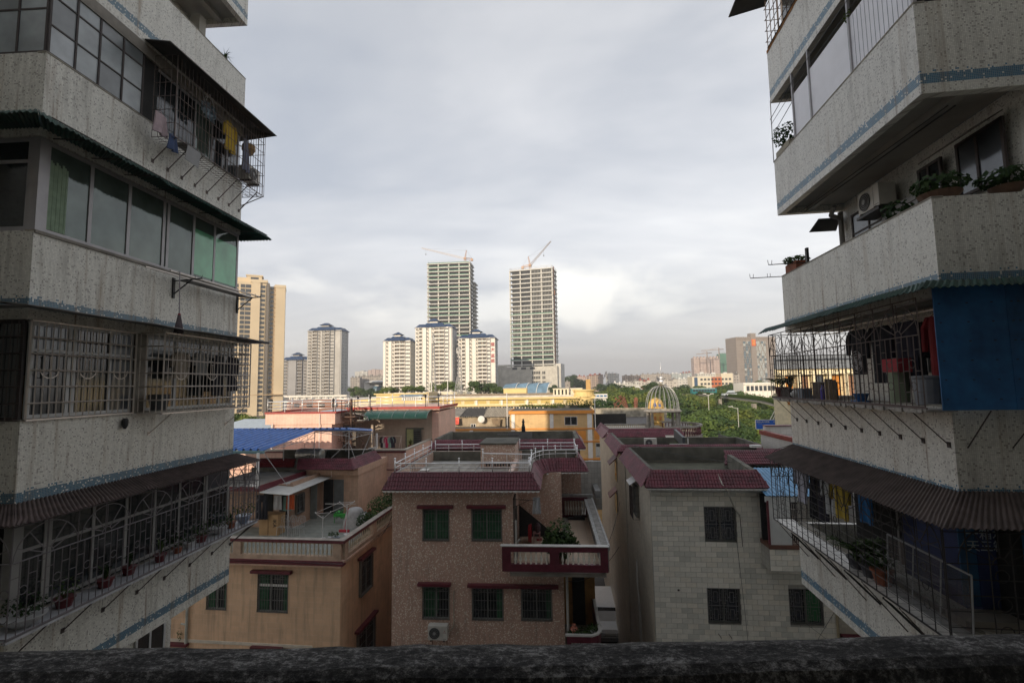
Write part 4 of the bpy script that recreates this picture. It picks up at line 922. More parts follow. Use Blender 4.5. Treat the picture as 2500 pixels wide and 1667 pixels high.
def balustrade(parent,a,b,z0,z1,n,bm,rail,piers=(0,1),t=.10,cap=.12,foot=.1,pier=.28,railh=.16,parts=True,r=.055):
    """solid foot, balusters, heavy rail and piers between plan points a and b"""
    a=Vector((*a,0)); b=Vector((*b,0)); d=(b-a); Ln=d.length; d.normalize(); s=Vector((-d.y,d.x,0))
    def blk(t0,t1,za,zb,w): 
        p=a+d*t0; q=a+d*t1; return [p-s*w,q-s*w,q+s*w,p+s*w],za,zb
    def pr(mb,t0,t1,za,zb,w): P,za,zb=blk(t0,t1,za,zb,w); mb.prism([(v.x,v.y) for v in P],za,zb)
    bl_=part((lambda m_:(pr(m_,0,Ln,z1-railh,z1,t),m_)[1])(MB()),'balustrade',parent,rail)
    mb=MB(); pr(mb,0,Ln,z0,z0+foot,t*.96); part(mb,'plinth',bl_,rail)
    zb=z0+foot; zt=z1-railh
    for f in piers:
        mb=MB(); c=f*Ln; pr(mb,max(0,c-pier/2),min(Ln,c+pier/2),zb,zt,t*.98); part(mb,'pier',bl_,rail)
    me=baluster_mesh(zt-zb,r,bm)
    for i in range(n):
        c=Ln*(i+.5)/n
        if any(abs(c-f*Ln)<pier/2+.02 for f in piers): continue
        p=a+d*c; inst(me,'baluster',bl_,(p.x,p.y,zb))
    return bl_
def steel_rail(parent,pts,z0,h,rails=(1,.62,.3),mid=2,mat=None,r=.021,ball=True,posth=.16):
    mat=mat or CHROME; root=part(MB().path([(x,y,z0+h) for x,y in pts],r*1.25,6),'railing',parent,mat,smooth=True)
    mb=MB()
    for f in rails[1:]: mb.path([(x,y,z0+h*f) for x,y in pts],r*.8,5)
    part(mb,'lower_rail',root,mat,smooth=True)
    pm=MB().rod((0,0,0),(0,0,h+(posth if ball else 0)),r,6); 
    if ball: pm.ball((0,0,h+posth+.03),.042,8)
    pm=pm.mesh('post',mat,smooth=True); sm=MB().rod((0,0,0),(0,0,h),r*.8,5).mesh('post',mat)
    for i,(a,b) in enumerate(zip(pts,pts[1:])):
        inst(pm,'post',root,(a[0],a[1],z0))
        for k in range(1,mid): 
            t=k/mid; inst(sm if k%2 else pm,'post',root,(a[0]+(b[0]-a[0])*t,a[1]+(b[1]-a[1])*t,z0))
    inst(pm,'post',root,(pts[-1][0],pts[-1][1],z0)); return root
CURT=M('green_curtain',(.035,.11,.055),.85,var=.4,scale=5); WFR=M('grey_window_frame',(.22,.22,.20),.5)
GRIL=M('window_bar_grey',(.16,.15,.14),.6,.2)
def hwindow(parent,u0,u1,z0,z1,v,style='bars',curtain='full',hood=None,fr=WFR,split=.5,glassm=None,side=False,label=None,nb=9,pelmet=False):
    """set back window: reveal, frame, panes, curtain and outer bars. side=True puts it on a wall facing +/-u (v is then the u of the wall, u0/u1 run along v; sign gives facing)"""
    sg=-1
    if side: sg=1 if side>0 else -1
    def bx(a0,a1,za,zb,d0,d1):
        return (a0,a1,v-sg*0+d0,v+d1,za,zb) if not side else (v-d0*1,v-d1,a0,a1,za,zb) if side>0 else (v+d0,v+d1,a0,a1,za,zb)
    # depth: negative = towards the street
    wd=part(MB().box(*bx(u0,u1,z0,z1,.10,.12)),'window',parent,glassm or DGL,label=label)
    f=MB(); t=.04
    for z in (z0,z1-t): f.box(*bx(u0,u1,z,z+t,.03,.095))
    for a in (u0,u0+(u1-u0)*split-t/2,u1-t): f.box(*bx(a,a+t,z0+t,z1-t,.035,.09))
    part(f,'frame',wd,fr)
    rv=MB().box(*bx(u0-.02,u0,z0,z1,-.004,.12)).box(*bx(u1,u1+.02,z0,z1,-.004,.12)).box(*bx(u0-.02,u1+.02,z1,z1+.02,-.004,.12)).box(*bx(u0-.03,u1+.03,z0-.03,z0,-.02,.12)); part(rv,'sill',wd,M('reveal_grey',(.16,.15,.13)))
    if curtain:
        c=MB(); n=int((u1-u0)/.045); rn=random.Random(int(u0*100+z0*10))
        for i in range(n):
            a=u0+.05+(u1-u0-.1)*i/n; zt=z1-.06
            if curtain=='part' and (i/n)>.62: continue
            if curtain=='sides' and .3<(i/n)<.86: continue
            if curtain=='edge' and (i/n)<.82: continue
            zb=z0+.05
            if curtain=='part' and i/n>.5: zb=z0+.05+(i/n-.5)*3
            c.box(*bx(a,a+.032,zb,zt,.066+.012*rn.random(),.086))
        part(c,'curtain',wd,CURT)
        if pelmet: part(MB().box(*bx(u0+.04,u1-.04,z1-.52,z1-.42,.04,.06)),'lace_pelmet',wd,WHITEP)
    g=MB(); d0,d1=(-.035,-.022)
    if style=='bars':
        for i in range(nb+1): a=u0+(u1-u0)*i/nb; part(MB().box(*bx(a-.006,a+.006,z0-.02,z1,d0,d1)),'bar',wd,GRIL) if not side else g.box(*bx(a-.006,a+.006,z0-.02,z1,d0,d1))
        for k in (0,.32,.62,.88,1): z=z0+(z1-z0)*k; g.box(*bx(u0,u1,z-.007,z+.007,d0-.012,d0))
        for i in range(3):
            c=u0+(u1-u0)*(i+.5)/3; rr=(u1-u0)/6*.8; zz=z0+(z1-z0)*.88
            for q in range(6):
                a1_,a2_=math.pi*q/6,math.pi*(q+1)/6
                xa,xb=sorted((c+rr*math.cos(a1_),c+rr*math.cos(a2_))); za=zz+.10*math.sin((a1_+a2_)/2); g.box(*bx(xa,xb,za-.006,za+.006,d0,d1))
    else:
        # key pattern: upright oblongs linked by short bars, two panels
        for h_ in (0,1):
            a0=u0+(u1-u0)*.5*h_; W2=(u1-u0)/2
            for zz in range(2):
                zb=z0+(z1-z0)*.5*zz; H2=(z1-z0)/2
                cx=a0+W2*.5
                for (fa,fb,ga,gb) in ((.38,.38,.2,.8),(.62,.62,.2,.8),(.38,.62,.2,.2),(.38,.62,.8,.8),(.12,.12,.1,.9),(.88,.88,.1,.9),(.25,.25,0,1),(.75,.75,0,1),(.12,.25,.3,.3),(.12,.25,.7,.7),(.75,.88,.3,.3),(.75,.88,.7,.7),(.25,.38,.5,.5),(.62,.75,.5,.5),(0,.12,.15,.15),(0,.12,.5,.5),(.88,1,.5,.5),(0,.12,.85,.85),(.88,1,.85,.85),(.88,1,.15,.15)):
                    g.box(*bx(a0+W2*fa-.006,a0+W2*fb+.006,zb+H2*ga-.006,zb+H2*gb+.006,d0,d1))
        for k in (0,.5,1): z=z0+(z1-z0)*k; g.box(*bx(u0,u1,z-.008,z+.008,d0-.004,d1))
        for k in (0,.5,1): a=u0+(u1-u0)*k; g.box(*bx(a-.012,a+.012,z0,z1,d0-.004,d1))
    part(g,'grille_rods',wd,GRIL)
    if hood:
        h0,h1=hood; part(MB().box(*bx(h0,h1,z1+.09,z1+.19,-.22,.0)).box(*bx(h0,h1,z1+.06,z1+.09,-.17,.0)),'hood',wd,MAROON)
    return wd
# ================================================================== CENTRE HOUSE
r0=ray(956.1,1528.2); Cf=F(r0.x/r0.y*21,21,4.5)
ch=thing('town_house','middle pink brown house with white flecked tiles, plum roof skirt and corner terrace','house',Cf,(3.5,3.5,GZ))
MOSC=mosaic('flecked_pink_tile',(.55,.37,.29),(.84,.78,.66),(.46,.29,.22),size=.036,prob=.12,rust=.15,dirt=.4,rough=.5,clump=False)
ZR=-3.62; ZT=-7.24; ZB=-6.24
def holes_wall(mb,u0,u1,z0,z1,v,holes,t=.2,mi=0):
    """front wall panel facing -v with openings"""
    us=sorted({u0,u1,*[h[0] for h in holes],*[h[1] for h in holes]}); zs=sorted({z0,z1,*[h[2] for h in holes],*[h[3] for h in holes]})
    for a,b in zip(us,us[1:]):
        for c,d in zip(zs,zs[1:]):
            mu,mz=(a+b)/2,(c+d)/2
            if any(h[0]<mu<h[1] and h[2]<mz<h[3] for h in holes): continue
            mb.box(a,b,v,v+t,c,d,mi)
    return mb
WU=[(1.31,2.41,-6.37,-5.13),(3.37,4.61,-6.36,-5.12)]
WL=[(1.30,2.40,-9.48,-8.22),(3.36,4.62,-9.47,-8.24),(5.37,6.60,-9.45,-8.22)]
wm=MB(); holes_wall(wm,0,5.08,ZT,-3.66,0,WU); holes_wall(wm,0,7.1,GZ,ZT,0,WL+[(a,b,c-3.1,d-3.1) for a,b,c,d in WL])
wm.box(0,.2,.2,7.0,GZ,-3.66).box(.2,5.08,6.8,7.0,GZ,-3.66).box(4.88,5.08,.2,4.0,ZT,-3.66)
wm.box(6.9,7.1,.2,7.0,GZ,ZT-.15).box(5.08,6.9,3.4,3.5,GZ,ZT-.15)
part(wm,'wall',ch,MOSC)
part(MB().box(.2,4.88,.6,.7,GZ,-4.2).box(4.88,6.9,.6,.7,GZ,ZT-.2),'dark_backing',ch,DARKIN)
hwindow(ch,*WU[0],0,hood=(1.10,2.60)); hwindow(ch,*WU[1],0,hood=(3.18,4.80),nb=10)
hwindow(ch,*WL[0],0,hood=(1.13,2.49),curtain='part'); hwindow(ch,*WL[1],0,curtain='edge',nb=10); hwindow(ch,*WL[2],0,curtain='edge',nb=10)
part(MB().box(3.19,6.88,-.22,0,-8.16,-8.05).box(3.19,6.88,-.16,0,-8.19,-8.16),'hood',ch,MAROON,label='long maroon hood over two windows')
for a,b,c,d in WL: hwindow(ch,a,b,c-3.1,d-3.1,0,hood=(a-.2,b+.2))
# roof: slab, front skirt, curved turn, right skirt
SLAB=M('roof_slab_tiles',(.31,.29,.25),.85,var=.35,scale=1.2)
part(MB().prism([(0.1,.05),(5.8,.05),(5.8,2.8),(6.2,3.7),(6.9,4.1),(8.0,4.1),(8.0,7.0),(.1,7.0)],-4.28,-4.12),'roof_slab',ch,CEIL)
nt0=0
for i in range(12):
    for j in range(11):
        a=.32+i*.45; b=.35+j*.45
        if a>2.9 and b>3.2: 
            if a<5.1: continue
        inst(_ss if (nt0:=nt0+1)>1 else (_ss:=MB().box(0,.437,0,.437,-4.12,-4.085).mesh('roof_slab_tile',SLAB,(0,0,0))),'slab_tile',ch,(a,b,random.uniform(-.004,.004)+0.0))
part(MB().box(.05,.17,.0,7.0,-4.12,-3.64).box(.17,5.80,.0,.14,-4.12,-3.64).box(5.72,5.84,.14,2.85,-4.12,-3.64),'parapet',ch,CONC)
part(MB().box(.17,3.2,6.4,6.55,-4.1,-3.62).box(4.9,8.0,6.85,7.0,-4.1,-3.62),'parapet',ch,CONCD,label='bulging mossy rear parapet')
part(MB().box(0.0,5.86,-.012,.15,-3.64,-3.60),'ridge_course',ch,MAROON)
tile_field(ch,(0.0,-.005,-3.64),(5.84,-.005,-3.64),(6.22,-.46,-4.24),(-.26,-.46,-4.24),54,4,ROOFT,parts=216)
tile_field(ch,(0,7.0,-3.64),(0,0,-3.64),(-.26,-.46,-4.24),(-.26,7.0,-4.24),56,4,ROOFT)
# side of the step and the curve
crv=[(5.84,0),(5.84,1.4),(5.84,2.6),(5.92,3.15),(6.12,3.6),(6.45,3.92),(6.9,4.05),(8.05,4.05)]
def off(pts,d):
    o=[]
    for i,p in enumerate(pts):
        a=Vector(pts[max(0,i-1)]); b=Vector(pts[min(len(pts)-1,i+1)]); t=(b-a).normalized(); o.append((p[0]+t.y*d,p[1]-t.x*d))
    return o
cro=off(crv,.40); cro[0]=(6.22,-.46); cro[-1]=(8.45,3.65)
for (a,b),(c,d) in zip(zip(crv,crv[1:]),zip(cro,cro[1:])):
    ln=math.dist(c,d); tile_field(ch,(*a,-3.64),(*b,-3.64),(*d,-4.24),(*c,-4.24),max(1,round(ln/.12)),4,ROOFT)
tile_field(ch,(8.05,4.05,-3.64),(8.05,7.0,-3.64),(8.45,7.0,-4.24),(8.45,3.65,-4.24),26,4,ROOFT)
scallops(ch,(-.26,-.47,-4.27),(6.22,-.47,-4.27),36,WHITEP,.075)
for (c,d) in zip(cro[4:],cro[5:]): scallops(ch,(*c,-4.27),(*d,-4.27),max(1,round(math.dist(c,d)/.18)),WHITEP,.07)
part(MB().box(-.2,6.1,-.42,-.0,-4.30,-4.245),'soffit',ch,MOSC)
# stair volume on the terrace, under the right skirt
part(MB().box(5.08,7.15,3.45,3.6,ZT,-4.25).box(5.08,5.2,3.6,6.9,ZT,-4.25).box(7.0,7.15,3.6,6.9,ZT,-4.25).box(7.15,8.1,4.1,4.25,-4.45,-4.25),'wall',ch,MOSC,label='flecked stair wall')
part(MB().add([(5.10,3.43,ZT+.02),(6.9,3.43,ZT+.02),(5.10,3.43,-5.75)],[(0,1,2)]),'stair_void',ch,DARKIN)
part(MB().box(3.2,4.92,3.9,6.4,-4.1,-2.95),'stair_head',ch,MOSC); part(MB().box(3.14,4.98,3.84,6.46,-2.95,-2.88),'stair_head_cap',ch,CONCD)
vt=MB()
for i in range(9): vt.box(3.45+i*.14,3.53+i*.14,3.885,3.905,-4.0,-3.86)
part(vt,'vent_slots',ch,BLACK)
steel_rail(ch,[(.10,-.0),(1.45,0),(2.85,0),(4.25,0),(5.78,0)],-3.64,.40,(1,.55),2)
steel_rail(ch,[(.10,.05),(.10,1.5),(.10,3),(.12,4.5),(.15,6.2)],-3.64,.40,(1,.55),2)
steel_rail(ch,[(5.8,.1),(5.8,2.4),(5.95,3.1),(6.3,3.8),(6.9,4.02),(7.95,4.05)],-3.64,.40,(1,.55),2)
steel_rail(ch,[(3.45,2.9),(5.78,2.5)],-4.1,.86,(1,.55),2)
steel_rail(ch,[(.3,6.45),(1.8,6.45),(3.1,6.45)],-3.64,.40,(1,.55),2); steel_rail(ch,[(4.95,6.9),(6.5,6.9),(7.95,6.9)],-3.64,.40,(1,.55),2); steel_rail(ch,[(7.98,6.9),(7.98,4.05)],-3.64,.40,(1,.55),2)
br2=MB()
for i in range(9): br2.rod((5.0+i*.09,3.1,-4.1),(5.0+i*.09,3.1,-3.3),.007)
part(br2,'bar_panel',ch,CHROME)
# terrace
TT=M('terrace_tile',(.56,.44,.33),.55,var=.22,scale=2)
nt=0; tms=[]
part(MB().box(5.0,8.72,-.95,7.2,ZT-.16,ZT-.02),'terrace_slab',ch,CONC)
tm=MB().box(0,.392,0,.392,-.02,0).mesh('terrace_tile',TT)
for i in range(9):
    for j in range(20):
        u=5.12+i*.4; v=-.75+j*.4
        if u<7.15 and v>3.3: continue
        inst(tm,'terrace_tile',ch,(u,v,ZT+random.uniform(-.002,.002)))
PLB=M('pale_baluster',(.74,.71,.62),.55,var=.25,scale=6)
MAR2=M('maroon_wall_tile',(.10,.016,.028),.35,var=.3,scale=5)
balustrade(ch,(4.72,-1.0),(8.78,-1.0),-7.18,ZB,20,PLB,MAR2,piers=(.04,.50,.975),t=.09,foot=.27,railh=.20,pier=.36)
part(MB().box(4.66,8.84,-1.12,-.88,ZB,ZB+.03),'rail_cap',ch,M('white_cap',(.50,.49,.46),.6))
bf=balustrade(ch,(8.70,-.9),(8.70,6.9),ZT+.02,ZB,26,PLB,M('grey_render',(.26,.25,.23),.8,var=.35,scale=4),piers=(0,.33,.66,1),t=.14,foot=.1,railh=.13)
part(MB().box(8.42,8.62,-.88,6.9,ZB-.16,ZB-.02).box(8.80,8.88,-1.0,6.95,ZB-.16,ZB+.04),'coping',ch,M('grey_cap',(.33,.33,.32),.7,var=.35,scale=6))
balustrade(ch,(7.2,6.95),(8.6,6.95),ZT+.02,ZB+.05,10,PLB,MAR2,piers=(0,1),t=.09,pier=.2)
part(MB().box(7.2,8.9,7.0,7.2,ZB-.05,ZB+.18),'coping',ch,M('grey_cap',(.33,.33,.32)))
part(MB().box(8.74,8.78,-1.0,7.0,-7.18,ZB-.1).box(4.72,4.78,-1.0,0,-7.18,-7.1),'outer_face',ch,MAR2)
# lower right balcony
balustrade(ch,(7.15,-.9),(8.05,-.9),-10.6,-9.55,7,PLB,MAR2,piers=(0.05,1),t=.09,foot=.14,railh=.24,pier=.22)
part(MB().prism([(7.1,-1.0),(8.1,-1.0),(8.35,-.85),(8.5,-.6),(8.5,3.0),(8.38,3.0),(8.38,-.55),(8.28,-.75),(8.1,-.88),(7.1,-.88)],-9.56,-9.5),'curved_cap',ch,M('white_cap',(.50,.49,.46)))
part(MB().prism([(8.05,-.97),(8.35,-.82),(8.47,-.55),(8.47,3.0),(8.36,3.0),(8.36,-.5),(8.25,-.72),(8.05,-.85)],-10.7,-9.57),'balcony_corner',ch,MAR2)
part(MB().box(7.1,8.4,-.9,3.3,-10.75,-10.62),'balcony_floor',ch,CONC)
part(MB().box(7.1,8.5,2.2,2.3,-10.6,-7.5),'balcony_wall',ch,M('ochre_wall',(.30,.16,.05),.7,var=.3)); part(MB().box(7.5,8.05,2.17,2.2,-10.6,-8.4),'door',ch,DARKIN)
part(MB().lathe([(.05,0),(.05,3.1)],(7.22,-.12,-10.6),8),'drain_pipe',ch,M('drain_pale',(.38,.37,.34)))
part(MB().lathe([(.04,0),(.04,1.7)],(5.2,-.06,ZT),8).rod((5.2,-.06,ZT+.8),(5.35,-.06,ZT+.95),.04,6),'drain_pipe',ch,M('drain_pale',(.38,.37,.34)))
# door frame and bracket at the corner, hanging towel
part(MB().box(5.09,5.14,.1,1.1,ZT,-4.7).box(5.14,5.2,.5,.9,ZT,-5.2),'side_door',ch,M('brown_door',(.09,.07,.06)))
part(MB().rod((5.08,.05,-4.72),(6.0,-.1,-4.72),.015).rod((5.08,.05,-5.05),(5.75,-.05,-4.74),.012),'bracket',ch,BLACK)
garment('striped pale towel hanging under the plum roof of the middle house',Cf,(6.05,.3,-4.70),.42,.66,M('towel_stripe',(.42,.43,.45),.9,var=.3,scale=18),sleeves=False,axis='u',name='hanging_towel')
solo(MB().lathe([(.0,0),(.36,.02),(.40,.10),(.42,.16),(.38,.16),(.36,.05),(0,.05)],(0,0,0),20,axis='x'),'washtub','big round red washtub standing on edge against the stair wall','basin',M('red_plastic',(.30,.012,.02),.45),Cf,(5.55,2.55,ZT+.43))
st=MB().box(-.17,.17,-.15,.15,.42,.46)
for a in (-.15,.13):
    for b in (-.13,.11): st.box(a,a+.03,b,b+.03,0,.42)
st.box(-.15,.15,.12,.14,.2,.23).box(-.15,.15,-.13,-.11,.2,.23)
solo(st,'stool','small pink plastic stool beside the red washtub','stool',M('pink_plastic',(.36,.20,.19),.6),Cf,(5.95,2.6,ZT))
solo(leaves(MB().lathe([(.03,-.3),(.12,-.1),(.14,.1),(.05,.22)],(0,0,0),8),(0,0,0),(.1,.08,.15),20,.07,2),'cloth_bundle','dark cloth bag lying on the pink stool','bag',M('brown_cloth',(.07,.04,.045),.9),Cf,(6.0,2.55,ZT+.68))
solo(MB().rod((0,0,0),(.0,.1,.75),.012).box(-.12,.12,-.02,.03,0,.12),'broom','red broom leaning behind the pink stool','broom',M('red_plastic',(.30,.012,.02)),Cf,(6.05,2.85,ZT+.0))
aircon('cream air conditioner below the lower left window of the middle house',Cf,(2.0,-.22,-10.17),'-v',.78,.58,.3,logo=True)
part(MB().path([(2.62,-.03,-8.35),(2.60,-.05,-8.5),(2.60,-.04,-9.75),(2.5,-.08,-9.85),(2.38,-.15,-9.9)],.022,6).rod((1.7,-.02,-10.2),(1.7,-.36,-10.17),.015).rod((2.3,-.02,-10.2),(2.3,-.36,-10.17),.015),'pipe',ch,M('pipe_cream',(.36,.32,.25)))
part(MB().box(1.69,1.72,-.006,-.001,-10.9,-10.2).box(2.29,2.32,-.006,-.001,-10.9,-10.2),'rust_stain',ch,M('rust_stain',(.16,.08,.05),.9))
aircon('white air conditioner with square vents on the middle roof terrace',Cf,(1.25,.55,-4.08),'u',.5,.5,.34)
ring=MB(); [ring.ring((0,0,.18+k*.012),.22,.012,16,'v') for k in range(3)]; solo(ring,'coiled_hose','coiled grey hose leaning on the left roof parapet of the middle house','hose',CONC,Cf,(.26,2.3,-4.08))
cc=thing('cactus_plant','big candelabra cactus like shrub on the corner terrace behind the balusters','plant',Cf,(6.95,-.15,ZT))
g=MB(); rn=random.Random(3)
def branch(p,d,L_,r,dep):
    q=p+d*L_; g.rod(p,q,r,4,r2=r*.85)
    if dep==0: return
    for k in range(3 if dep>1 else 2):
        nd=(d+Vector((rn.uniform(-.75,.75),rn.uniform(-.75,.75),rn.uniform(-.25,.55)))).normalized(); branch(q,nd,L_*rn.uniform(.62,.95),r*.85,dep-1)
for k in range(11): 
    a=rn.uniform(0,6.28); branch(Vector((6.95,-.15,ZT+.35)),Vector((math.cos(a)*.75,math.sin(a)*.75,rn.uniform(.35,1.5))).normalized(),.30,.035,4)
part(g,'stems',cc,LEAFM[1]); part(leaves(MB(),(6.95,-.15,ZT+1.0),(.60,.5,.85),620,.12,8,up=.8,long=1.5),'leaves',cc,LEAFM[1]); part(MB().lathe([(.2,0),(.28,.35),(.3,.38)],(6.95,-.15,ZT),12),'pot',cc,BROWNPOT)
solo(MB().box(-.5,.4,-.15,.15,0,.12).box(-.2,.3,-.12,.12,.12,.2),'dark_planter_box','dark long box at the far end of the corner terrace','box',BLACK,Cf,(8.0,6.5,ZT))
for i,(u,v,h) in enumerate(((7.45,-.7,.28),(7.75,-.6,.30),(8.1,-.45,.35),(8.25,-.1,.3))): potted(['pale pot with low plants, nearest the pipe on the lower right balcony','second pale pot on the lower right balcony corner','largest fern like pot plant on the lower right balcony corner','pot plant furthest back along the lower right balcony'][i],Cf,(u,v,-9.95),.16,.2,WHPOT,'leafy',h,.28,i+20,i%2,110,.09)
solo(MB().ball((0,0,.16),.17,10,sz=.9).lathe([(.05,.28),(.09,.38)],(0,0,0),8),'plastic_bag','orange pink plastic bag on the lower right balcony','bag',M('orange_pink_bag',(.50,.18,.12),.5),Cf,(7.45,-.1,-9.9),smooth=True)
# rear part behind the middle house
ch2=thing('town_house','dark roofed house behind the middle house with plum skirt and mossy parapets','house',Cf,(4,12,GZ))
part(MB().box(-.1,8.3,7.3,16,GZ,-4.0),'wall',ch2,MOSC)
part(MB().box(0,8.3,7.4,12.5,-4.0,-3.72),'roof_deck',ch2,M('wet_dark_roof',(.045,.045,.045),.35,var=.5,scale=1))
part(MB().box(-.1,.1,7.9,12.5,-3.72,-3.08).box(.1,8.3,12.3,12.5,-3.72,-3.12).box(8.1,8.3,8.0,12.3,-3.72,-3.12).box(.1,3.2,7.9,8.05,-3.72,-3.15).box(4.9,8.1,7.9,8.05,-3.72,-3.15),'parapet',ch2,CONCD)
tile_field(ch2,(.0,7.85,-3.15),(8.25,7.85,-3.15),(8.6,7.32,-3.62),(-.3,7.32,-3.62),72,4,ROOFT)
tile_field(ch2,(8.3,7.9,-3.12),(8.3,12.5,-3.12),(8.75,12.5,-3.62),(8.6,7.32,-3.62),36,4,ROOFT)
scallops(ch2,(4.4,7.31,-3.65),(8.6,7.31,-3.65),24,WHITEP,.06)
fs_=MB(); fs_.box(4.2,5.6,8.3,8.32,-3.3,-2.78)
for i in range(12): fs_.ball((3.6+.11*i,8.2,-2.9),.05,5)
part(fs_,'corrugated_lid',ch2,GREYSH)
solo(MB().box(-.12,.12,-.12,.12,0,.4).lathe([(.10,.4),(.07,.65),(.11,.7),(.05,.8),(.07,.86),(.0,.92)],(0,0,0),8),'chimney_cowl','black roof vent with a knobbed cap behind the middle house','vent',BLACK,Cf,(4.85,12.4,-3.2))
part(MB().box(0.3,1.8,8.3,12,-3.715,-3.70),'puddle',ch2,M('puddle',(.02,.022,.025),.05))
# rear low annexe with a white louvred door, seen past the terrace
an=thing('annexe','low white tiled annexe with a louvred door beyond the corner terrace','annexe',Cf,(8,8,GZ))
part(MB().box(7.2,9.6,9.2,9.4,-7.4,-4.6),'wall',an,walltile('white_wall_tile',(.55,.55,.52),(.3,.3,.28),.2,.3)); dl=part(MB().box(7.35,8.35,9.14,9.2,-7.2,-5.0),'door',an,M('grey_louvre',(.26,.27,.27)))
for i in range(14): part(MB().box(7.4,8.3,9.11,9.14,-7.1+i*.15,-7.03+i*.15),'louvre',dl,GREYSH)
part(MB().box(7.2,9.2,7.25,9.2,-7.45,-7.3),'floor',an,WHITEP)
part(MB().box(9.05,9.35,7.2,12,-6.3,-5.9),'coping',an,M('grey_cap',(.33,.33,.32)))
# ================================================================== LEFT ORANGE HOUSE
r0=ray(831.4,1422.9); Of=F(r0.x/r0.y*21.3,21.3,7)
oh=thing('town_house','left tan orange house with a balustraded roof terrace and plum roof skirt','house',Of,(-3.5,4,GZ))
OW=walltile('tan_wall_tile',(.70,.47,.30),(.70,.52,.38),.42,.22,.05,.5,.6,.012,.03)
OW2=walltile('pink_tan_wall',(.58,.38,.27),(.48,.31,.22),.12,.24,.08,.2,.6,.05,.05)
ZO=-7.33; ZOR=-6.38
wo=[(-3.73,-2.36,-9.46,-7.92),(-6.10,-5.19,-9.45,-8.1)]
wm=holes_wall(MB(),-9.5,0,GZ,ZO-.12,0,wo); wm.box(-.2,0,.2,8,GZ,ZO-.12)
part(wm,'wall',oh,OW); part(MB().box(-9,-.3,.7,.8,GZ,-7.6),'dark_backing',oh,DARKIN)
hwindow(oh,*wo[0],0,curtain='sides',hood=(-3.98,-2.16),pelmet=True,split=.42,nb=12); hwindow(oh,*wo[1],0,curtain='sides',split=.5,nb=8)
hwindow(oh,1.8,3.03,-9.48,-7.95,.13,side=1,curtain=None,nb=10); hwindow(oh,1.6,3.4,-12.4,-11.0,.13,side=1,curtain=None,nb=10)
part(MB().box(0,.22,1.62,3.25,-7.86,-7.76),'hood',oh,MAROON); part(MB().box(0,.22,1.4,3.6,-10.92,-10.82),'hood',oh,MAROON)
part(MB().box(-9.5,-1.2,-.03,.0,-10.86,-10.74),'string_course',oh,M('pale_band',(.58,.52,.43)))
part(MB().box(-3.9,-2.5,-.2,0,-10.93,-10.83),'hood',oh,MAROON); part(MB().box(-8.2,-6.85,-.2,0,-10.98,-10.88),'hood',oh,MAROON)
part(MB().lathe([(.055,0),(.055,2.6)],(-6.95,-.08,-11.1),8).rod((-6.95,-.08,-10.1),(-7.2,-.08,-10.08),.04,6),'drain_pipe',oh,M('drain_pale_green',(.42,.43,.38)))
part(leaves(MB(),(-7.25,-.1,-10.5),(.1,.08,.28),40,.07,7),'wall_weed',oh,LEAFM[1])
part(MB().box(-9.5,.16,-.30,8,ZO-.14,ZO-.02),'terrace_slab',oh,OW2)
part(MB().box(-9.5,.24,-.33,-.30,-7.26,-7.2).box(-9.5,.24,-.31,-.02,-7.40,-7.34),'edge_line',oh,MAROON)
FT=M('green_grey_floor_tile',(.25,.26,.23),.6,var=.3,scale=1.5)
tm=MB().box(0,.49,0,.49,-.02,0).mesh('floor_tile',FT)
for i in range(20):
    for j in range(15):
        u=-9.4+i*.5; v=.2+j*.5
        if u<-5.2 and v>4.2: continue
        if u+.49>.05: continue
        inst(tm,'floor_tile',oh,(u,v,ZO+random.uniform(-.002,.002)))
OB=M('tan_balustrade_render',(.46,.33,.24),.7,var=.2,scale=3); OBAL=M('cream_baluster',(.55,.48,.36),.6,var=.25,scale=5)
balustrade(oh,(-9.4,-.15),(.12,-.15),-7.2,ZOR-.10,50,OBAL,OB,piers=(.02,.27,.505,.98),t=.11,foot=.16,railh=.05,pier=.36,r=.05)
balustrade(oh,(.13,-.1),(.13,9.3),-7.2,ZOR-.10,46,OBAL,OB,piers=(.01,.33,.66,1),t=.11,foot=.16,railh=.05,pier=.36,r=.05)
part(MB().box(-9.5,.26,-.28,-.02,ZOR-.12,ZOR).box(.0,.26,-.02,9.4,ZOR-.12,ZOR),'rail_cap',oh,MAROON)
part(MB().box(-9.5,.27,-.29,-.01,ZOR,ZOR+.012).box(-.01,.27,-.01,9.4,ZOR,ZOR+.012),'cap_top',oh,M('cap_top_grey',(.33,.29,.25),.7,var=.3))
# set back upper storey
part(MB().box(-5.0,-4.85,7.5,7.8,ZO,-5.1).box(-6.3,-2.72,7.6,7.8,ZO,-4.95).box(-2.92,-2.72,7.8,12,GZ,-4.95).box(-5.9,-3.0,7.42,7.6,-5.12,-4.70).box(-3.0,-2.66,7.42,12,-5.12,-4.70),'wall',oh,OW2)
part(MB().box(-5.15,-5.0,4.6,7.6,ZO,-5.0).box(-9.5,-5.15,4.6,4.75,ZO,-5.1),'wall',oh,walltile('brown_tan_wall',(.40,.26,.18),(.33,.22,.16),.12,.24,.08,.2))
hwindow(oh,4.85,5.55,-6.7,-5.7,-4.87,side=1,curtain=None,nb=6)
part(MB().box(-4.98,-4.60,6.35,6.4,ZO,-5.3),'door_leaf',oh,M('grey_green_door',(.20,.22,.21))); part(MB().box(-4.84,-4.25,7.58,7.6,ZO,-5.4),'doorway',oh,DARKIN); part(MB().box(-4.22,-3.6,7.57,7.6,ZO,-5.4),'door',oh,M('grey_door',(.17,.18,.18),.5))
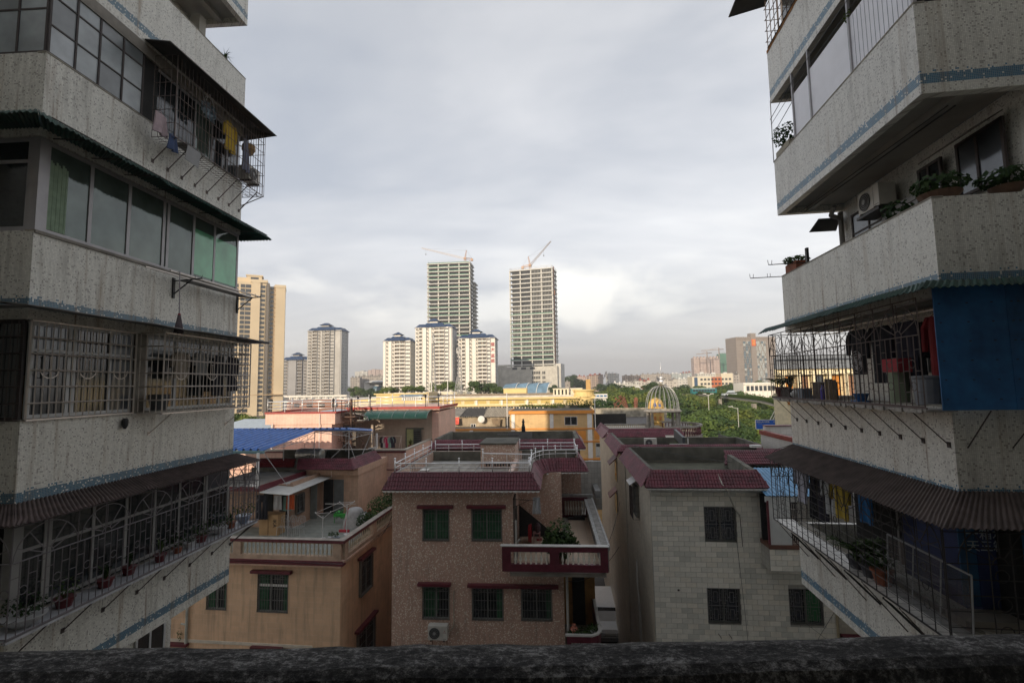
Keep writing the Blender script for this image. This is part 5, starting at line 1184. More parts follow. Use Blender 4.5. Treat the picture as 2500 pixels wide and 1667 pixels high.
part(MB().box(-5.7,-5.3,4.55,4.6,ZO,-5.4).box(-6.6,-6.1,4.55,4.6,ZO,-5.3),'doorway',oh,DARKIN)
# left flat roof with maroon edge, upper skirt roofs
part(MB().box(-9.5,-5.9,3.0,7.6,-5.1,-4.98),'flat_roof',oh,M('pale_roof_screed',(.30,.29,.26),.85,var=.3,scale=1.2)); part(MB().box(-9.5,-5.88,2.96,3.0,-5.12,-4.9).box(-5.92,-5.86,3.0,7.4,-5.14,-4.86),'fascia',oh,MAROON)
tile_field(oh,(-6.4,7.42,-4.16),(-3.12,7.42,-4.16),(-2.72,6.95,-4.72),(-6.2,6.95,-4.72),30,4,ROOFT)
tile_field(oh,(-3.12,7.42,-4.16),(-3.12,10.9,-4.16),(-2.72,11.1,-4.72),(-2.72,6.95,-4.72),34,4,ROOFT)
tile_field(oh,(-9.5,8.4,-4.35),(-7.2,8.4,-4.35),(-7.0,7.9,-4.80),(-9.5,7.9,-4.80),22,4,M('red_glazed_roof_tile',(.22,.025,.02),.35,var=.3,scale=3))
part(MB().box(-9.5,-3.12,10.8,10.95,-4.9,-4.1).box(-3.25,-3.12,7.42,10.9,-4.4,-4.14).box(-9.5,-7.0,8.4,8.5,-4.6,-4.3).box(-6.5,-6.35,7.42,10.8,-4.9,-4.14),'parapet',oh,CONCD)
part(MB().box(-9.5,-3.2,7.6,10.9,-4.98,-4.75),'roof_deck',oh,CONCD)
sh=part(MB().slab((-5.82,2.95,-5.16),(-4.22,2.95,-5.26),(-4.30,7.5,-5.24),(-5.90,7.5,-5.12),.03),'canopy_sheet',oh,M('white_tin_sheet',(.55,.55,.52),.5,var=.12,scale=3),label='white sheet canopy with rust spots')
sp=MB()
for k in range(9): u,v=random.uniform(-5.6,-4.5),random.uniform(3.1,7); sp.box(u,u+.03,v,v+.05,-5.135,-5.125)
part(MB().lathe([(.035,0),(.035,2.05)],(-4.24,2.98,ZO),8),'canopy_post',oh,M('post_grey',(.32,.31,.30)))
part(MB().rod((-4.3,7.45,-5.24),(-4.3,7.42,-4.9),.03),'canopy_post',oh,STEELW)
# blue corrugated canopy on trusses
BLUER=M('blue_roof_sheet',(.05,.15,.43),.35,.1,var=.22,scale=2.5)
bc=thing('canopy','blue corrugated steel canopy on thin white trusses over the left house roof','canopy',Of,(-5,7,-4.2))
def blue_sheet(A,B,C_,D,n,mat):
    """ribs run from A-B (low edge) to D-C (high edge)"""
    A,B,C_,D=map(Vector,(A,B,C_,D)); mb=MB(); vs=[]; N_=n*6
    nn=(B-A).cross(D-A).normalized(); nn=nn if nn.z>0 else -nn
    for i in range(N_+1):
        t=i/N_; h=[0,0,.13,.13,0,0][i%6]
        for s in (0,1): p=(A.lerp(B,t) if s==0 else D.lerp(C_,t))+nn*h; vs.append(p)
    o=part(mb.add(vs,[(2*i,2*i+2,2*i+3,2*i+1) for i in range(N_)]),'roof_sheet',bc,mat); s=o.modifiers.new('thickness','SOLIDIFY'); s.thickness=.012
blue_sheet((-15.5,3.2,-3.15),(-5.85,3.2,-3.15),(-5.35,7.5,-2.52),(-15.5,7.5,-2.52),24,BLUER)
blue_sheet((-15.5,10.9,-2.92),(-3.1,10.9,-2.90),(-3.2,7.5,-2.50),(-15.5,7.5,-2.52),30,BLUER)
part(MB().rod((-15.5,7.5,-2.49),(-3.2,7.5,-2.48),.05),'ridge_cap',bc,BLUER)
part(MB().box(-15.5,-5.75,3.06,3.22,-3.28,-3.14),'gutter',bc,M('blue_grey_gutter',(.12,.22,.24)))
WT=M('white_truss_steel',(.42,.42,.42),.5,.2)
tr=MB()
def truss(mb,p,q,h,n):
    p=Vector(p); q=Vector(q); dn=Vector((0,0,-h)); mb.rod(p,q,.02); mb.rod(p+dn*.1,q+dn,.02)
    for i in range(n+1):
        t=i/n; a=p.lerp(q,t); b=(p+dn*.1).lerp(q+dn,t); mb.rod(a,b,.013)
        if i<n: mb.rod(b,p.lerp(q,(i+1)/n),.013)
for a_,b_,h_ in (((-3.2,10.8,-2.97),(-3.25,7.55,-2.58),.45),((-5.4,7.55,-2.62),(-3.25,7.55,-2.58),.3),((-5.9,3.3,-3.2),(-5.4,7.5,-2.62),.35),((-8.5,3.3,-3.2),(-8.5,7.5,-2.62),.35)):
    m_=MB(); truss(m_,a_,b_,h_,6); part(m_,'truss',bc,WT)
for u,v,zb,zt in ((-3.3,7.55,-4.16,-2.6),(-5.45,7.55,-4.16,-2.65),(-3.2,10.7,-4.16,-2.95),(-7.4,7.55,-4.3,-2.65),(-8.9,3.4,-4.95,-3.2),(-5.0,10.7,-4.2,-3.0)): part(MB().rod((u,v,zb),(u,v,zt),.025),'post',bc,WT)
part(MB().rod((-4.4,7.55,-4.16),(-3.3,7.55,-3.2),.022).rod((-2.95,7.6,-4.16),(-3.3,7.55,-3.2),.018).rod((-3.2,9.2,-4.16),(-3.2,10.5,-3.0),.018).rod((-5.2,4.4,-5.1),(-5.9,3.4,-3.3),.018),'brace',bc,WT)
part(MB().lathe([(.07,0),(.07,1.75)],(-5.95,3.0,-4.98),10),'downpipe',bc,WHITEP); part(MB().lathe([(.07,0),(.07,.95)],(-2.98,10.9,-4.0),10).rod((-2.98,10.9,-3.98),(-3.5,10.8,-4.05),.07,8),'downpipe',bc,WHITEP)
tk=thing('water_tank','ribbed stainless steel water tank lying on the left house roof under the blue canopy','water tank',Of,(-6.6,9.1,-4.7))
prof=[(0,-.85)]+[(.42*math.sin(math.pi*i/8),-.85+.12*(1-math.cos(math.pi*i/8))) for i in range(1,4)]+[(.42+.015*(i%2),-.7+.14*i) for i in range(11)]+[(.4,.80),(.3,.86),(0,.88)]
part(MB().lathe(prof,(-6.6,9.1,-4.2),20,axis='x'),'drum',tk,M('mirror_steel',(.50,.49,.45),.38,.6,var=.2),smooth=False)
part(MB().box(-7.1,-7.0,8.8,9.4,-4.72,-4.5).box(-6.2,-6.1,8.8,9.4,-4.72,-4.5).path([(-7.0,9.1,-3.8),(-7.0,9.1,-3.5),(-6.4,9.1,-3.5),(-6.4,9.1,-3.8)],.02),'stand_and_pipe',tk,STEELW)
solo(MB().ball((0,0,.09),.11,8).ball((.18,0,.08),.10,8),'gulls','two small white lumps of cloth at the foot of the white downpipe','cloth',WHITEP,Of,(-6.35,3.1,-4.98),smooth=True)
# things on the terrace
dr=thing('drying_stand','stainless rotary drying stand with Y heads in the middle of the left terrace','drying rack',Of,(-2.0,3.3,ZO))
for (u,v,zt,nm) in ((-2.40,2.95,-6.25,0),(-1.55,3.75,-5.92,1)):
    part(MB().rod((u,v,ZO),(u,v,zt),.02,6).lathe([(.16,0),(.14,.03),(.02,.04)],(u,v,ZO),10),'post',dr,CHROME)
    y=MB()
    for s in (-1,1): y.rod((u,v,zt-.12),(u+.34*s,v+.1*s,zt+.16),.014); y.ball((u+.34*s,v+.1*s,zt+.18),.03,6)
    y.rod((u-.34,v-.1,zt+.14),(u+.34,v+.1,zt+.14),.012); part(y,'arm',dr,CHROME)
part(MB().rod((-2.74,2.85,-6.09),(-1.89,3.65,-5.76),.013).rod((-2.06,3.05,-6.09),(-1.21,3.85,-5.76),.013).rod((-2.8,3.9,-5.9),(-1.1,3.75,-5.85),.012),'pole',dr,CHROME)
tn=MB(); vs=[];nx=12
for (cx_,cy_,rr_,hh_) in ((0,0,.62,.95),(.5,.12,.42,.7)):
    for i in range(15):
        for j in range(9):
            a=2*math.pi*i/14; t_=j/8; r_=rr_*(1-.55*t_**1.4)*(1+.13*math.sin(a*5+t_*2)*(1-t_)+.08*noise.noise(Vector((a*2,t_*3,cx_)))); vs.append((cx_+r_*math.cos(a),cy_+r_*math.sin(a),hh_*math.sin(t_*1.45)))
        
    b_=len(vs)-135; tn.add(vs[-135:],[(i*9+j,(i+1)*9+j,(i+1)*9+j+1,i*9+j+1) for i in range(14) for j in range(8)]+[tuple(i*9+8 for i in range(14))])
solo(tn,'covered_heap','white plastic sheet draped over a round heap on the left terrace','sheet',M('dull_white_sheet',(.36,.35,.34),.7,var=.25,scale=4),Of,(-1.75,5.1,ZO),smooth=True)
solo(MB().ball((0,0,0),.14,8,sz=1.6),'red_cloth','red cloth hanging on the right end of the covered heap','cloth',CL('redc',(.30,.03,.05)),Of,(-1.05,5.3,ZO+.62),smooth=True)
solo(MB().rod((0,0,0),(.12,.25,1.15),.012).box(-.26,.26,-.02,.12,0,.10),'dustpan','pink red dustpan with a long handle standing on the left terrace','dustpan',M('pink_red_plastic',(.50,.03,.05),.5),Of,(-1.85,4.05,ZO))
bk_=MB(); bk_.box(-.4,.4,-.1,.1,.35,.5); leaves(bk_,(0,0,.45),(.5,.2,.25),60,.16,4); bk_.rod((-.4,0,.35),(-.4,0,0),.02).rod((.4,0,.35),(.4,0,0),.02)
solo(bk_,'toy_trolley','bright green plastic trolley beside the covered heap','trolley',M('bright_green_plastic',(.05,.36,.06),.45),Of,(-2.75,5.6,ZO))
bx_=thing('carton','tall brown cardboard carton with a printed word on its side','box',Of,(-5.3,3.35,ZO))
part(MB().box(-5.95,-4.95,3.25,3.9,ZO,ZO+1.0),'box',bx_,M('cardboard',(.40,.25,.12),.85,var=.12)); text('IKA',"printed_word",bx_,BLACK,.26,(-5.12,3.235,ZO+.6),.002,rot=(R(90),R(90),0)); part(MB().box(-5.5,-5.44,3.24,3.25,ZO,ZO+1.0).box(-5.96,-4.94,3.24,3.91,ZO+.998,ZO+1.01),'tape',bx_,M('tape_brown',(.28,.17,.08)))
chn=MB(); rn=random.Random(2)
for k in range(3):
    c=-.5+k*.45
    for s in (-1,1): chn.rod((c+s*.18,0,0),(c+s*.14,.02,.42),.012).rod((c+s*.18,.4,0),(c+s*.16,.38,.42),.012)
    for q in range(5): chn.path([(c-.2+.1*q,.38,.42),(c-.16+.08*q,.44,.62),(c-.2+.1*q,.46,.86)],.008)
    chn.path([(c-.22,.46,.6),(c-.12,.47,.9),(c+.12,.47,.9),(c+.22,.46,.6)],.010); chn.ring((c,.46,.68),.09,.008,10,'u')
    for q in range(5): chn.rod((c-.2+.1*q,0,.43),(c-.2+.1*q,.4,.43),.008)
solo(chn,'metal_chairs','white wrought metal garden chairs pushed together near the canopy post','chairs',M('white_wrought',(.5,.5,.49),.5),Of,(-4.25,3.1,ZO))
cups=thing('planter','pair of small white pots with succulents on the left terrace rail corner','plant',Of,(-.45,.25,ZO))
for k in range(2): part(MB().lathe([(.09,0),(.13,.22),(.14,.24)],(-.55+.24*k,.2,ZOR-.05-.18),10),'pot',cups,WHPOT if k==0 else M('grey_pot',(.25,.28,.32))); part(leaves(MB(),(-.55+.24*k,.2,ZOR+.12),(.12,.1,.12),50,.07,k),'leaves',cups,LEAFM[1])
for nm,lb,u,v,zt,mm,tr_ in (('hanging_trousers','black trousers hanging in front of the left wing of the tan house',-5.7,3.05,-5.3,CL('black',(.015,.015,.02)),True),('hanging_shirt','pale grey cloth hanging beside the black trousers on the left terrace',-4.95,3.2,-5.35,CL('palegrey',(.34,.33,.32)),False),('hanging_cloth','orange red cloth hanging under the white sheet canopy',-4.45,3.5,-5.4,CL('orange',(.45,.08,.02)),False),('hanging_cloth','mint green cloth hanging between the pale and the orange cloth',-4.68,3.6,-5.5,CL('mint',(.20,.32,.27)),False)):
    garment(lb,Of,(u,v,zt),.55 if not tr_ else .6,1.2 if tr_ else .7,mm,False,'u',name=nm,trousers=tr_)
for i,(v,h_,w_) in enumerate(((3.4,.75,.35),(4.2,.65,.3),(4.9,1.1,.45),(5.7,1.0,.5),(6.6,1.35,.5),(7.4,1.1,.5),(8.2,1.2,.5))):
    potted(['round clipped dark shrub','yellow green small shrub','loose shrub with upright shoots','spreading mid green shrub','tallest leafy shrub','dense leafy shrub','last leafy shrub'][i]+' behind the side balustrade of the left terrace, '+['first','second','third','fourth','fifth','sixth','seventh'][i]+' in line',Of,(-.42,v,ZO),.2,.3,M('dark_clay_pot',(.08,.05,.04)),'leafy',h_*1.15,w_*1.25,i+40,[0,2,1,1,1,0,1][i],620,.10,name='potted_shrub',group='potted shrubs along the left terrace rail')

# ================================================================== RIGHT WHITE BRICK HOUSE
r0=ray(1593.8,1344.4); Wf=F(r0.x/r0.y*19.6,19.6,5.7)
wh=thing('town_house','right white brick faced house with plum roof skirt and sunken roof','house',Wf,(3.3,4,GZ))
WW=walltile('white_wall_core',(.36,.35,.31),(.22,.21,.19),.4,.19,.08,.3)
WC=walltile('cream_side_tile',(.52,.48,.39),(.40,.37,.30),.2,.1,.1,.25,.55,.04,.08)
wwin=[(2.0,3.17,-6.12,-4.84),(1.97,3.16,-9.12,-7.86),(4.94,6.12,-9.08,-7.81)]
wc=holes_wall(MB(),0.012,6.6,GZ,-4.25,.02,[(a,b,c,d) for a,b,c,d in wwin]); 
part(wc,'wall',wh,WW); part(MB().box(.0,.2,.22,7.6,GZ,-4.1).box(.2,6.6,7.3,7.5,GZ,-4.1).box(6.4,6.6,.22,7.3,GZ,-4.1),'wall',wh,WC)
part(MB().box(.3,6.4,.8,.9,GZ,-4.3),'dark_backing',wh,DARKIN)
BRK=[M('white_brick_%d'%i,c,.5,var=.12,scale=3) for i,c in enumerate([(.74,.71,.63),(.66,.64,.57),(.57,.56,.50),(.71,.67,.58)])]
bmesh_={}
def brick(u0,u1,z0,z1):
    i=random.choices(range(4),(5,4,2,3))[0]; k=(round(u1-u0,2),i)
    if k not in bmesh_:
        w_,h=k[0],.180; e=.004; b=MB(); b.add([(0,0,0),(w_,0,0),(w_,0,h),(0,0,h),(e,-.014,e),(w_-e,-.014,e),(w_-e,-.014,h-e),(e,-.014,h-e)],[(4,5,6,7),(0,1,5,4),(1,2,6,5),(2,3,7,6),(3,0,4,7)]); bmesh_[k]=b.mesh('brick',BRK[i])
    return bmesh_[k]
cnt=0; rest=MB()
row=0; z=-4.44
while z>-16:
    u=0.0-(.2 if row%2 else 0)
    while u<6.6:
        a=max(u,0.0); b=min(u+.4,6.6); u+=.4
        segs=[(a,b)]
        for (h0,h1,c,d) in wwin:
            if z+.18>c+.03 and z<d-.03:
                ns=[]
                for s0,s1 in segs:
                    if s1<=h0 or s0>=h1: ns.append((s0,s1)); continue
                    if s0<h0: ns.append((s0,h0))
                    if s1>h1: ns.append((h1,s1))
                segs=ns
        for s0,s1 in segs:
            if s1-s0<.05: continue
            if s0>4.05 and z>-6.95: continue
            if cnt<300: inst(brick(s0+.005,s1-.005,z,z+.18),'brick',wh,(s0+.005,.02,z+.005)); cnt+=1
            else:
                e=.004; w0,w1=s0+.005,s1-.005; z0_,z1_=z+.005,z+.185; rest.add([(w0,.02,z0_),(w1,.02,z0_),(w1,.02,z1_),(w0,.02,z1_),(w0+e,.006,z0_+e),(w1-e,.006,z0_+e),(w1-e,.006,z1_-e),(w0+e,.006,z1_-e)],[(4,5,6,7),(0,1,5,4),(1,2,6,5),(2,3,7,6),(3,0,4,7)],random.choices(range(4),(5,4,2,3))[0])
    z-=.19; row+=1
part(rest,'bricks',wh,BRK,kind='stuff')
BLG=glass('blue_black_glass',(.012,.016,.03),.08)
for k,wn_ in enumerate(wwin): hwindow(wh,*wn_,.03,style='key',curtain=None,glassm=BLG,fr=M('green_grey_frame',(.12,.13,.115)),split=.5)
part(MB().box(5.5,6.06,.10,.105,-9.0,-7.9),'green_panel',wh,M('green_cloth_panel',(.035,.15,.06)),label='green sheet behind half the window')
hwindow(wh,3.1,4.0,-6.05,-4.72,-.13,side=-1,curtain=None,nb=6)
part(MB().slab((.0,2.95,-4.35),(-.42,2.9,-4.62),(-.42,4.1,-4.62),(0,4.1,-4.35),.015),'window_hood',wh,M('clear_tin',(.42,.42,.42),.4,.3))
cgw=MB()
for i in range(8): cgw.rod((-.3,3.0+i*.15,-6.15),(-.3,3.0+i*.15,-4.7),.01)
for k in range(5): cgw.rod((-.3,3.0,-6.15+.35*k),(-.3,4.05,-6.15+.35*k),.01); cgw.rod((-.3,3.0,-6.15+.35*k),(0,3.0,-6.15+.35*k),.01)
part(cgw,'window_cage',wh,IRON)
part(MB().path([(-.05,4.2,-8.3),(-.12,3.8,-9.2),(-.08,3.4,-10.5),(-.12,3.0,-13)],.03,5).path([(-.05,4.0,-9.0),(-.1,3.7,-12)],.02,4),'cable',wh,M('pale_cable',(.42,.41,.38)))
tile_field(wh,(.06,.0,-3.44),(4.0,.0,-3.44),(4.25,-.5,-4.02),(-.24,-.5,-4.02),40,5,ROOFT)
tile_field(wh,(.06,6.9,-3.44),(.06,0,-3.44),(-.24,-.5,-4.02),(-.40,6.9,-4.02),66,5,ROOFT)
part(MB().rod((.05,0,-3.42),(-.25,-.5,-4.0),.05,6).rod((4.0,0,-3.42),(4.25,-.5,-4.0),.05,6),'hip_tiles',wh,ROOFT)
scallops(wh,(-.2,-.49,-4.05),(4.22,-.49,-4.05),26,WHITEP,.05)
part(MB().box(-.18,4.2,-.47,.1,-4.12,-4.05).box(0.0,4.02,-.12,.1,-4.27,-4.12),'cornice',wh,M('white_cap',(.5,.49,.46)))
part(MB().box(.06,.2,.0,6.9,-4.1,-3.44).box(.2,4.0,.0,.14,-4.1,-3.44).box(.2,6.6,6.75,6.9,-4.1,-3.42),'parapet',wh,CONCD)
part(MB().slab((3.85,.14,-3.44),(4.05,.14,-3.44),(4.5,4.2,-3.44),(4.3,4.2,-3.44),.6),'parapet',wh,CONCD)
part(MB().box(.2,6.6,.14,6.75,-4.35,-4.22),'roof_deck',wh,M('mossy_sunken_roof',(.10,.10,.07),.95,var=.4,scale=1.5))
part(MB().box(.3,3.9,.16,.34,-3.66,-3.60),'white_channel',wh,WHITEP)
rr=MB()
for i in range(12): rr.rod((.5+.15*i,.3,-4.2),(.52+.15*i+random.uniform(-.05,.05),.3,-3.75),.008)
part(rr,'starter_rods',wh,IRON)
tile_field(wh,(4.6,5.4,-3.42),(7.0,5.4,-3.42),(7.2,4.55,-3.95),(4.3,4.55,-3.95),28,5,ROOFT)
part(MB().box(4.6,7.0,5.4,5.5,-4.0,-3.40).box(4.5,7.0,4.9,5.4,-4.6,-4.0),'parapet',wh,CONCD)
BL2=M('pale_blue_sheet',(.10,.25,.42),.45,.1,var=.25,scale=2)
corr('blue_sheet',wh,'u',4.0,6.9,1.6,-3.62,-.85,-4.22,.14,.012,BL2,label='pale blue corrugated lean-to roof')
# bay with white board, brown sill and bricks below
bay=part(MB().box(4.04,5.35,-.78,.018,-6.92,-6.12),'bay',wh,WW)
for k in range(4):
    for i in range(5):
        a=4.04+(i*.4-(.2 if k%2 else 0)); b=min(a+.395,5.345); a=max(a,4.045)
        if b-a<.06: continue
        inst(brick(a,b-.005,0,.18),'brick',bay,(a,-.78,-6.90+k*.19))
part(MB().box(4.02,5.38,-.82,.018,-6.12,-5.98),'sill',bay,M('brown_sill_tile',(.13,.055,.035),.5))
part(MB().box(4.10,4.85,-.78,-.75,-5.98,-4.45),'board',bay,M('pale_grey_board',(.50,.51,.50),.5,var=.08)); part(MB().box(4.03,4.10,-.80,-.74,-5.98,-4.4),'board_edge',bay,MAROON); part(MB().box(3.98,5.38,-.79,-.76,-4.45,-4.25),'fascia',bay,M('pale_grey_board',(.5,.51,.5)))
part(MB().box(4.05,5.36,-.2,-.1,-5.98,-4.3),'bay_back',bay,DARKIN)
bb=MB()
for i in range(9): bb.rod((4.9+i*.06,-.80,-6.25),(4.9+i*.06,-.80,-4.5),.007)
for k in range(6): bb.rod((4.86,-.80,-6.2+.3*k),(5.4,-.80,-6.2+.3*k),.007)
part(bb,'bay_bars',bay,STEELW)
part(MB().path([(2.55,-.05,-3.5),(2.6,-.45,-3.9),(2.75,-.5,-4.1),(3.1,-.05,-4.8),(3.28,-.03,-5.1),(3.3,-.03,-5.2)],.028,6),'hose',wh,M('pale_hose',(.42,.40,.35)))
part(MB().path([(3.32,-.02,-5.1),(3.36,-.02,-6.3)],.012).path([(3.15,-.02,-6.1),(3.3,-.02,-8.5),(3.42,-.02,-11)],.007).path([(5.3,-.02,-8.9),(6.2,-.03,-9.6),(6.5,-.02,-10.5)],.006).path([(6.5,-.02,-8.6),(5.9,-.03,-9.5),(5.4,-.02,-10.6)],.006),'wires',wh,BLACK)
part(MB().lathe([(.05,0),(.05,12)],(6.56,-.07,-18+.5),8),'drain_pipe',wh,M('drain_ochre',(.30,.25,.16)))
part(MB().box(.87,.95,.0,.03,-8.0,-7.93).rod((2.3,-.01,-9.5),(2.38,-.12,-9.62),.012).rod((2.68,-.01,-9.5),(2.76,-.12,-9.62),.012),'wall_hooks',wh,IRON)
hwindow(wh,6.75,7.6,-10.6,-9.6,.1,curtain=None,style='bars',hood=(6.7,7.7),glassm=M('green_cloth_panel',(.035,.15,.06)))
part(MB().box(6.62,8.5,.12,.3,GZ,-8.3),'wall',wh,WC)
# second white house row behind
wh2=thing('town_house','second roof behind the white brick house, with wet deck and dark parapets','house',Wf,(3.5,11,GZ))
part(MB().box(-.0,7.3,7.9,15.6,GZ,-4.1),'wall',wh2,WC)
part(MB().box(-.02,-.0,7.9,15.6,GZ,-4.15),'wall_face',wh2,WC)
part(MB().box(.1,3.5,8.1,11.4,-4.1,-3.95).box(3.5,7.3,8.1,11.4,-4.1,-4.0),'roof_deck',wh2,M('wet_rusty_deck',(.085,.055,.04),.25,var=.5,scale=1.2))
tile_field(wh2,(-.12,7.95,-3.44),(7.2,7.95,-3.44),(7.4,7.55,-3.72),(-.45,7.45,-3.75),64,3,ROOFT)
tile_field(wh2,(-.1,14.9,-3.44),(-.1,7.95,-3.44),(-.5,7.45,-4.0),(-.5,14.9,-4.0),62,5,ROOFT)
part(MB().box(-.1,.06,7.95,14.9,-4.1,-3.44).box(.06,7.3,11.35,11.5,-4.0,-3.42).box(7.1,7.3,7.95,11.4,-4.0,-3.42).box(.06,7.1,7.95,8.1,-4.0,-3.46),'parapet',wh2,CONCD)
part(MB().slab((3.45,11.3,-3.40),(3.6,11.3,-3.40),(3.35,8.1,-3.55),(3.2,8.1,-3.55),.5),'low_wall',wh2,M('tarred_wall',(.05,.06,.065),.5))
tile_field(wh2,(.1,14.9,-3.44),(3.5,14.9,-3.44),(3.6,14.5,-3.72),(-.1,14.5,-3.72),32,4,ROOFT)
aircon('cream air conditioner standing on legs on the second white roof',Wf,(1.95,10.9,-3.95),'-v',.72,.55,.3)
potted('bowl of weeds on the wet roof behind the white brick house',Wf,(3.0,9.3,-3.95),.25,.2,BROWNPOT,'leafy',.3,.35,70,1,120,.1,bowl=True)
solo(MB().box(-.5,.5,-.03,.03,0,.05).box(.45,.5,-.03,.03,0,.35),'white_pipe','short white pipe bent up at its end on the plum ridge','pipe',WHITEP,Wf,(3.0,8.0,-3.44))
solo(MB().box(-.25,.25,-.15,.15,0,.12),'white_box','small white foam box on the right roof skirt','box',WHITEP,Wf,(6.5,6.6,-3.42))
# little hooded windows down the side wall seen across the alley
for k,(v_,z_) in enumerate(((12.2,-4.9),(12.6,-7.0))):
    part(MB().slab((-.02,v_-.6,z_+.2),(-.5,v_-.6,z_-.25),(-.5,v_+.8,z_-.25),(-.02,v_+.8,z_+.2),.05),'window_hood',wh2,ROOFT); part(MB().box(-.06,-.03,v_-.45,v_+.6,z_-1.3,z_-.1),'window',wh2,DGL)
# third: roof terrace with round balustrade and pavilion
wh3=thing('town_house','house behind with a curved roof balustrade carrying the cage dome pavilion','house',Wf,(4,20,GZ))
part(MB().box(0,5.3,15.7,26,GZ,-3.9),'wall',wh3,WC)
tile_field(wh3,(.2,18.0,-3.46),(5.3,18.0,-3.46),(5.5,17.3,-3.95),(-.1,17.3,-3.95),48,4,ROOFT)
tile_field(wh3,(-.0,24,-3.46),(.2,18.0,-3.46),(-.5,17.3,-4.1),(-.5,24,-4.1),50,4,ROOFT)
PIL=M('stone_grey',(.27,.25,.22),.8,var=.3,scale=3)
pts=[]; cx,cy,rd_=5.2,24.0,3.3
for k in range(25): a=R(-80+ k*8); pts.append((cx+rd_*math.cos(a),cy+rd_*.9*math.sin(a)))
mb=MB()
for ra,za,zb in ((3.15,-3.75,-3.60),(3.12,-4.6,-4.45)):
    P=[];Q=[]
    for k in range(33):
        a=R(-95+k*6); P.append((cx+(ra+.22)*math.cos(a),cy+(ra+.22)*.9*math.sin(a))); Q.append((cx+ra*math.cos(a),cy+ra*.9*math.sin(a)))
    for k in range(32): mb.prism([P[k],P[k+1],Q[k+1],Q[k]],za,zb)
part(mb,'curved_rail',wh3,PIL); part(MB().lathe([(3.3,0),(3.3,.9)],(cx,cy,-5.5),40),'curved_wall',wh3,M('brown_tan_render',(.30,.22,.15)))
part(MB().lathe([(3.3,0),(3.3,12)],(cx,cy,-17.6),32),'drum_wall',wh3,WC)
me=baluster_mesh(.72,.075,MAR2)
for k in range(40): a=R(-90+k*4.8); inst(me,'baluster',wh3,(cx+3.2*math.cos(a),cy+3.2*.9*math.sin(a),-4.46))
balustrade(wh3,(.3,24.2),(4.0,24.2),-4.4,-3.6,22,M('gold_cream_baluster',(.55,.42,.22)),PIL,piers=(0,1),t=.12,railh=.1,r=.07)
pv=thing('roof_pavilion','round stone columned pavilion with an open metal cage dome and steel balls','pavilion',Wf,(5.33,24,-4.2))
for a in (-40,-140,-165,-15,40,140):
    x=5.33+1.35*math.cos(R(a)); y=24+1.2*math.sin(R(a)); part(MB().lathe([(.19,0),(.19,.08),(.14,.12),(.125,1.45),(.15,1.5),(.19,1.56),(.19,1.66)],(x,y,-4.12),10),'column',pv,PIL)
part(MB().lathe([(1.48,0),(1.62,.04),(1.64,.1),(1.52,.14),(1.5,.2),(1.2,.2),(1.2,0)],(5.33,24,-2.58),32),'ring_beam',pv,PIL)
rbm=M('silver_rod',(.42,.42,.42),.4,.5)
for k in range(20):
    a=2*math.pi*k/20; P=[]
    for q in range(9):
        t=q/8; rr_=1.42*math.cos(t*math.pi/2*.93)**.85; P.append((5.33+rr_*math.cos(a),24+rr_*math.sin(a),-2.38+2.05*math.sin(t*math.pi/2)**1.0))
    part(MB().path(P,.022,4),'rib',pv,rbm)
part(MB().lathe([(.16,0),(.26,.06),(.28,.12),(.12,.2),(.06,.22)],(5.33,24,-.38),14),'dome_cap',pv,M('brass_dull',(.28,.24,.17),.35,.7))
part(MB().ball((5.33,24,.05),.19,14).ball((5.33,24,.36),.15,12).rod((5.33,24,.5),(5.33,24,1.75),.018,5),'finial',pv,CHROME,smooth=True)
gd=thing('golden_turret','golden yellow domed turret with blue panes seen through the pavilion','turret',Wf,(5.5,27.5,GZ)); GO=M('golden_render',(.62,.40,.12),.6,var=.2,scale=2)
part(MB().lathe([(.72,0),(.72,14.9),(.66,15.3),(.45,15.65),(.0,15.8)],(5.45,27.5,GZ+.35),16),'drum',gd,GO)
for s in (-1,1): part(MB().slab((5.45+s*.10,26.74,-2.25),(5.45+s*.36,26.80,-2.25),(5.45+s*.28,26.92,-1.92),(5.45+s*.12,26.90,-1.92),.02),'blue_pane',gd,M('blue_pane',(.02,.06,.30),.3))
for s in (-1,1): 
    for zz in (-2.9,-3.5): part(MB().box(5.45+s*.25-.1,5.45+s*.25+.1,26.76,26.8,zz,zz+.35),'relief',gd,M('orange_relief',(.50,.20,.06)))
part(MB().lathe([(.76,0),(.80,.04),(.76,.08)],(5.45,27.5,-2.45),16).lathe([(.76,0),(.80,.05),(.76,.1)],(5.45,27.5,-3.75),16),'moulding',gd,GO)
part(MB().box(7.2,7.3,11.4,15,-4.2,-3.6),'parapet',wh2,CONCD)
# ================================================================== PINK TILED HOUSE
PK=walltile('pink_wall_tile',(.66,.41,.33),(.70,.54,.45),.24,.12,.06,.25,.5,.07,.12)
PKD=walltile('olive_pink_wall',(.40,.33,.26),(.34,.28,.22),.2,.12,.05,.2,.5,.05,.06)
REDT=M('red_edge_paint',(.30,.02,.015),.5,var=.25)
ph=thing('pink_house','pink tiled house with red edged roof, steel railings and arched green canopy','house',G,(-16,38,GZ))
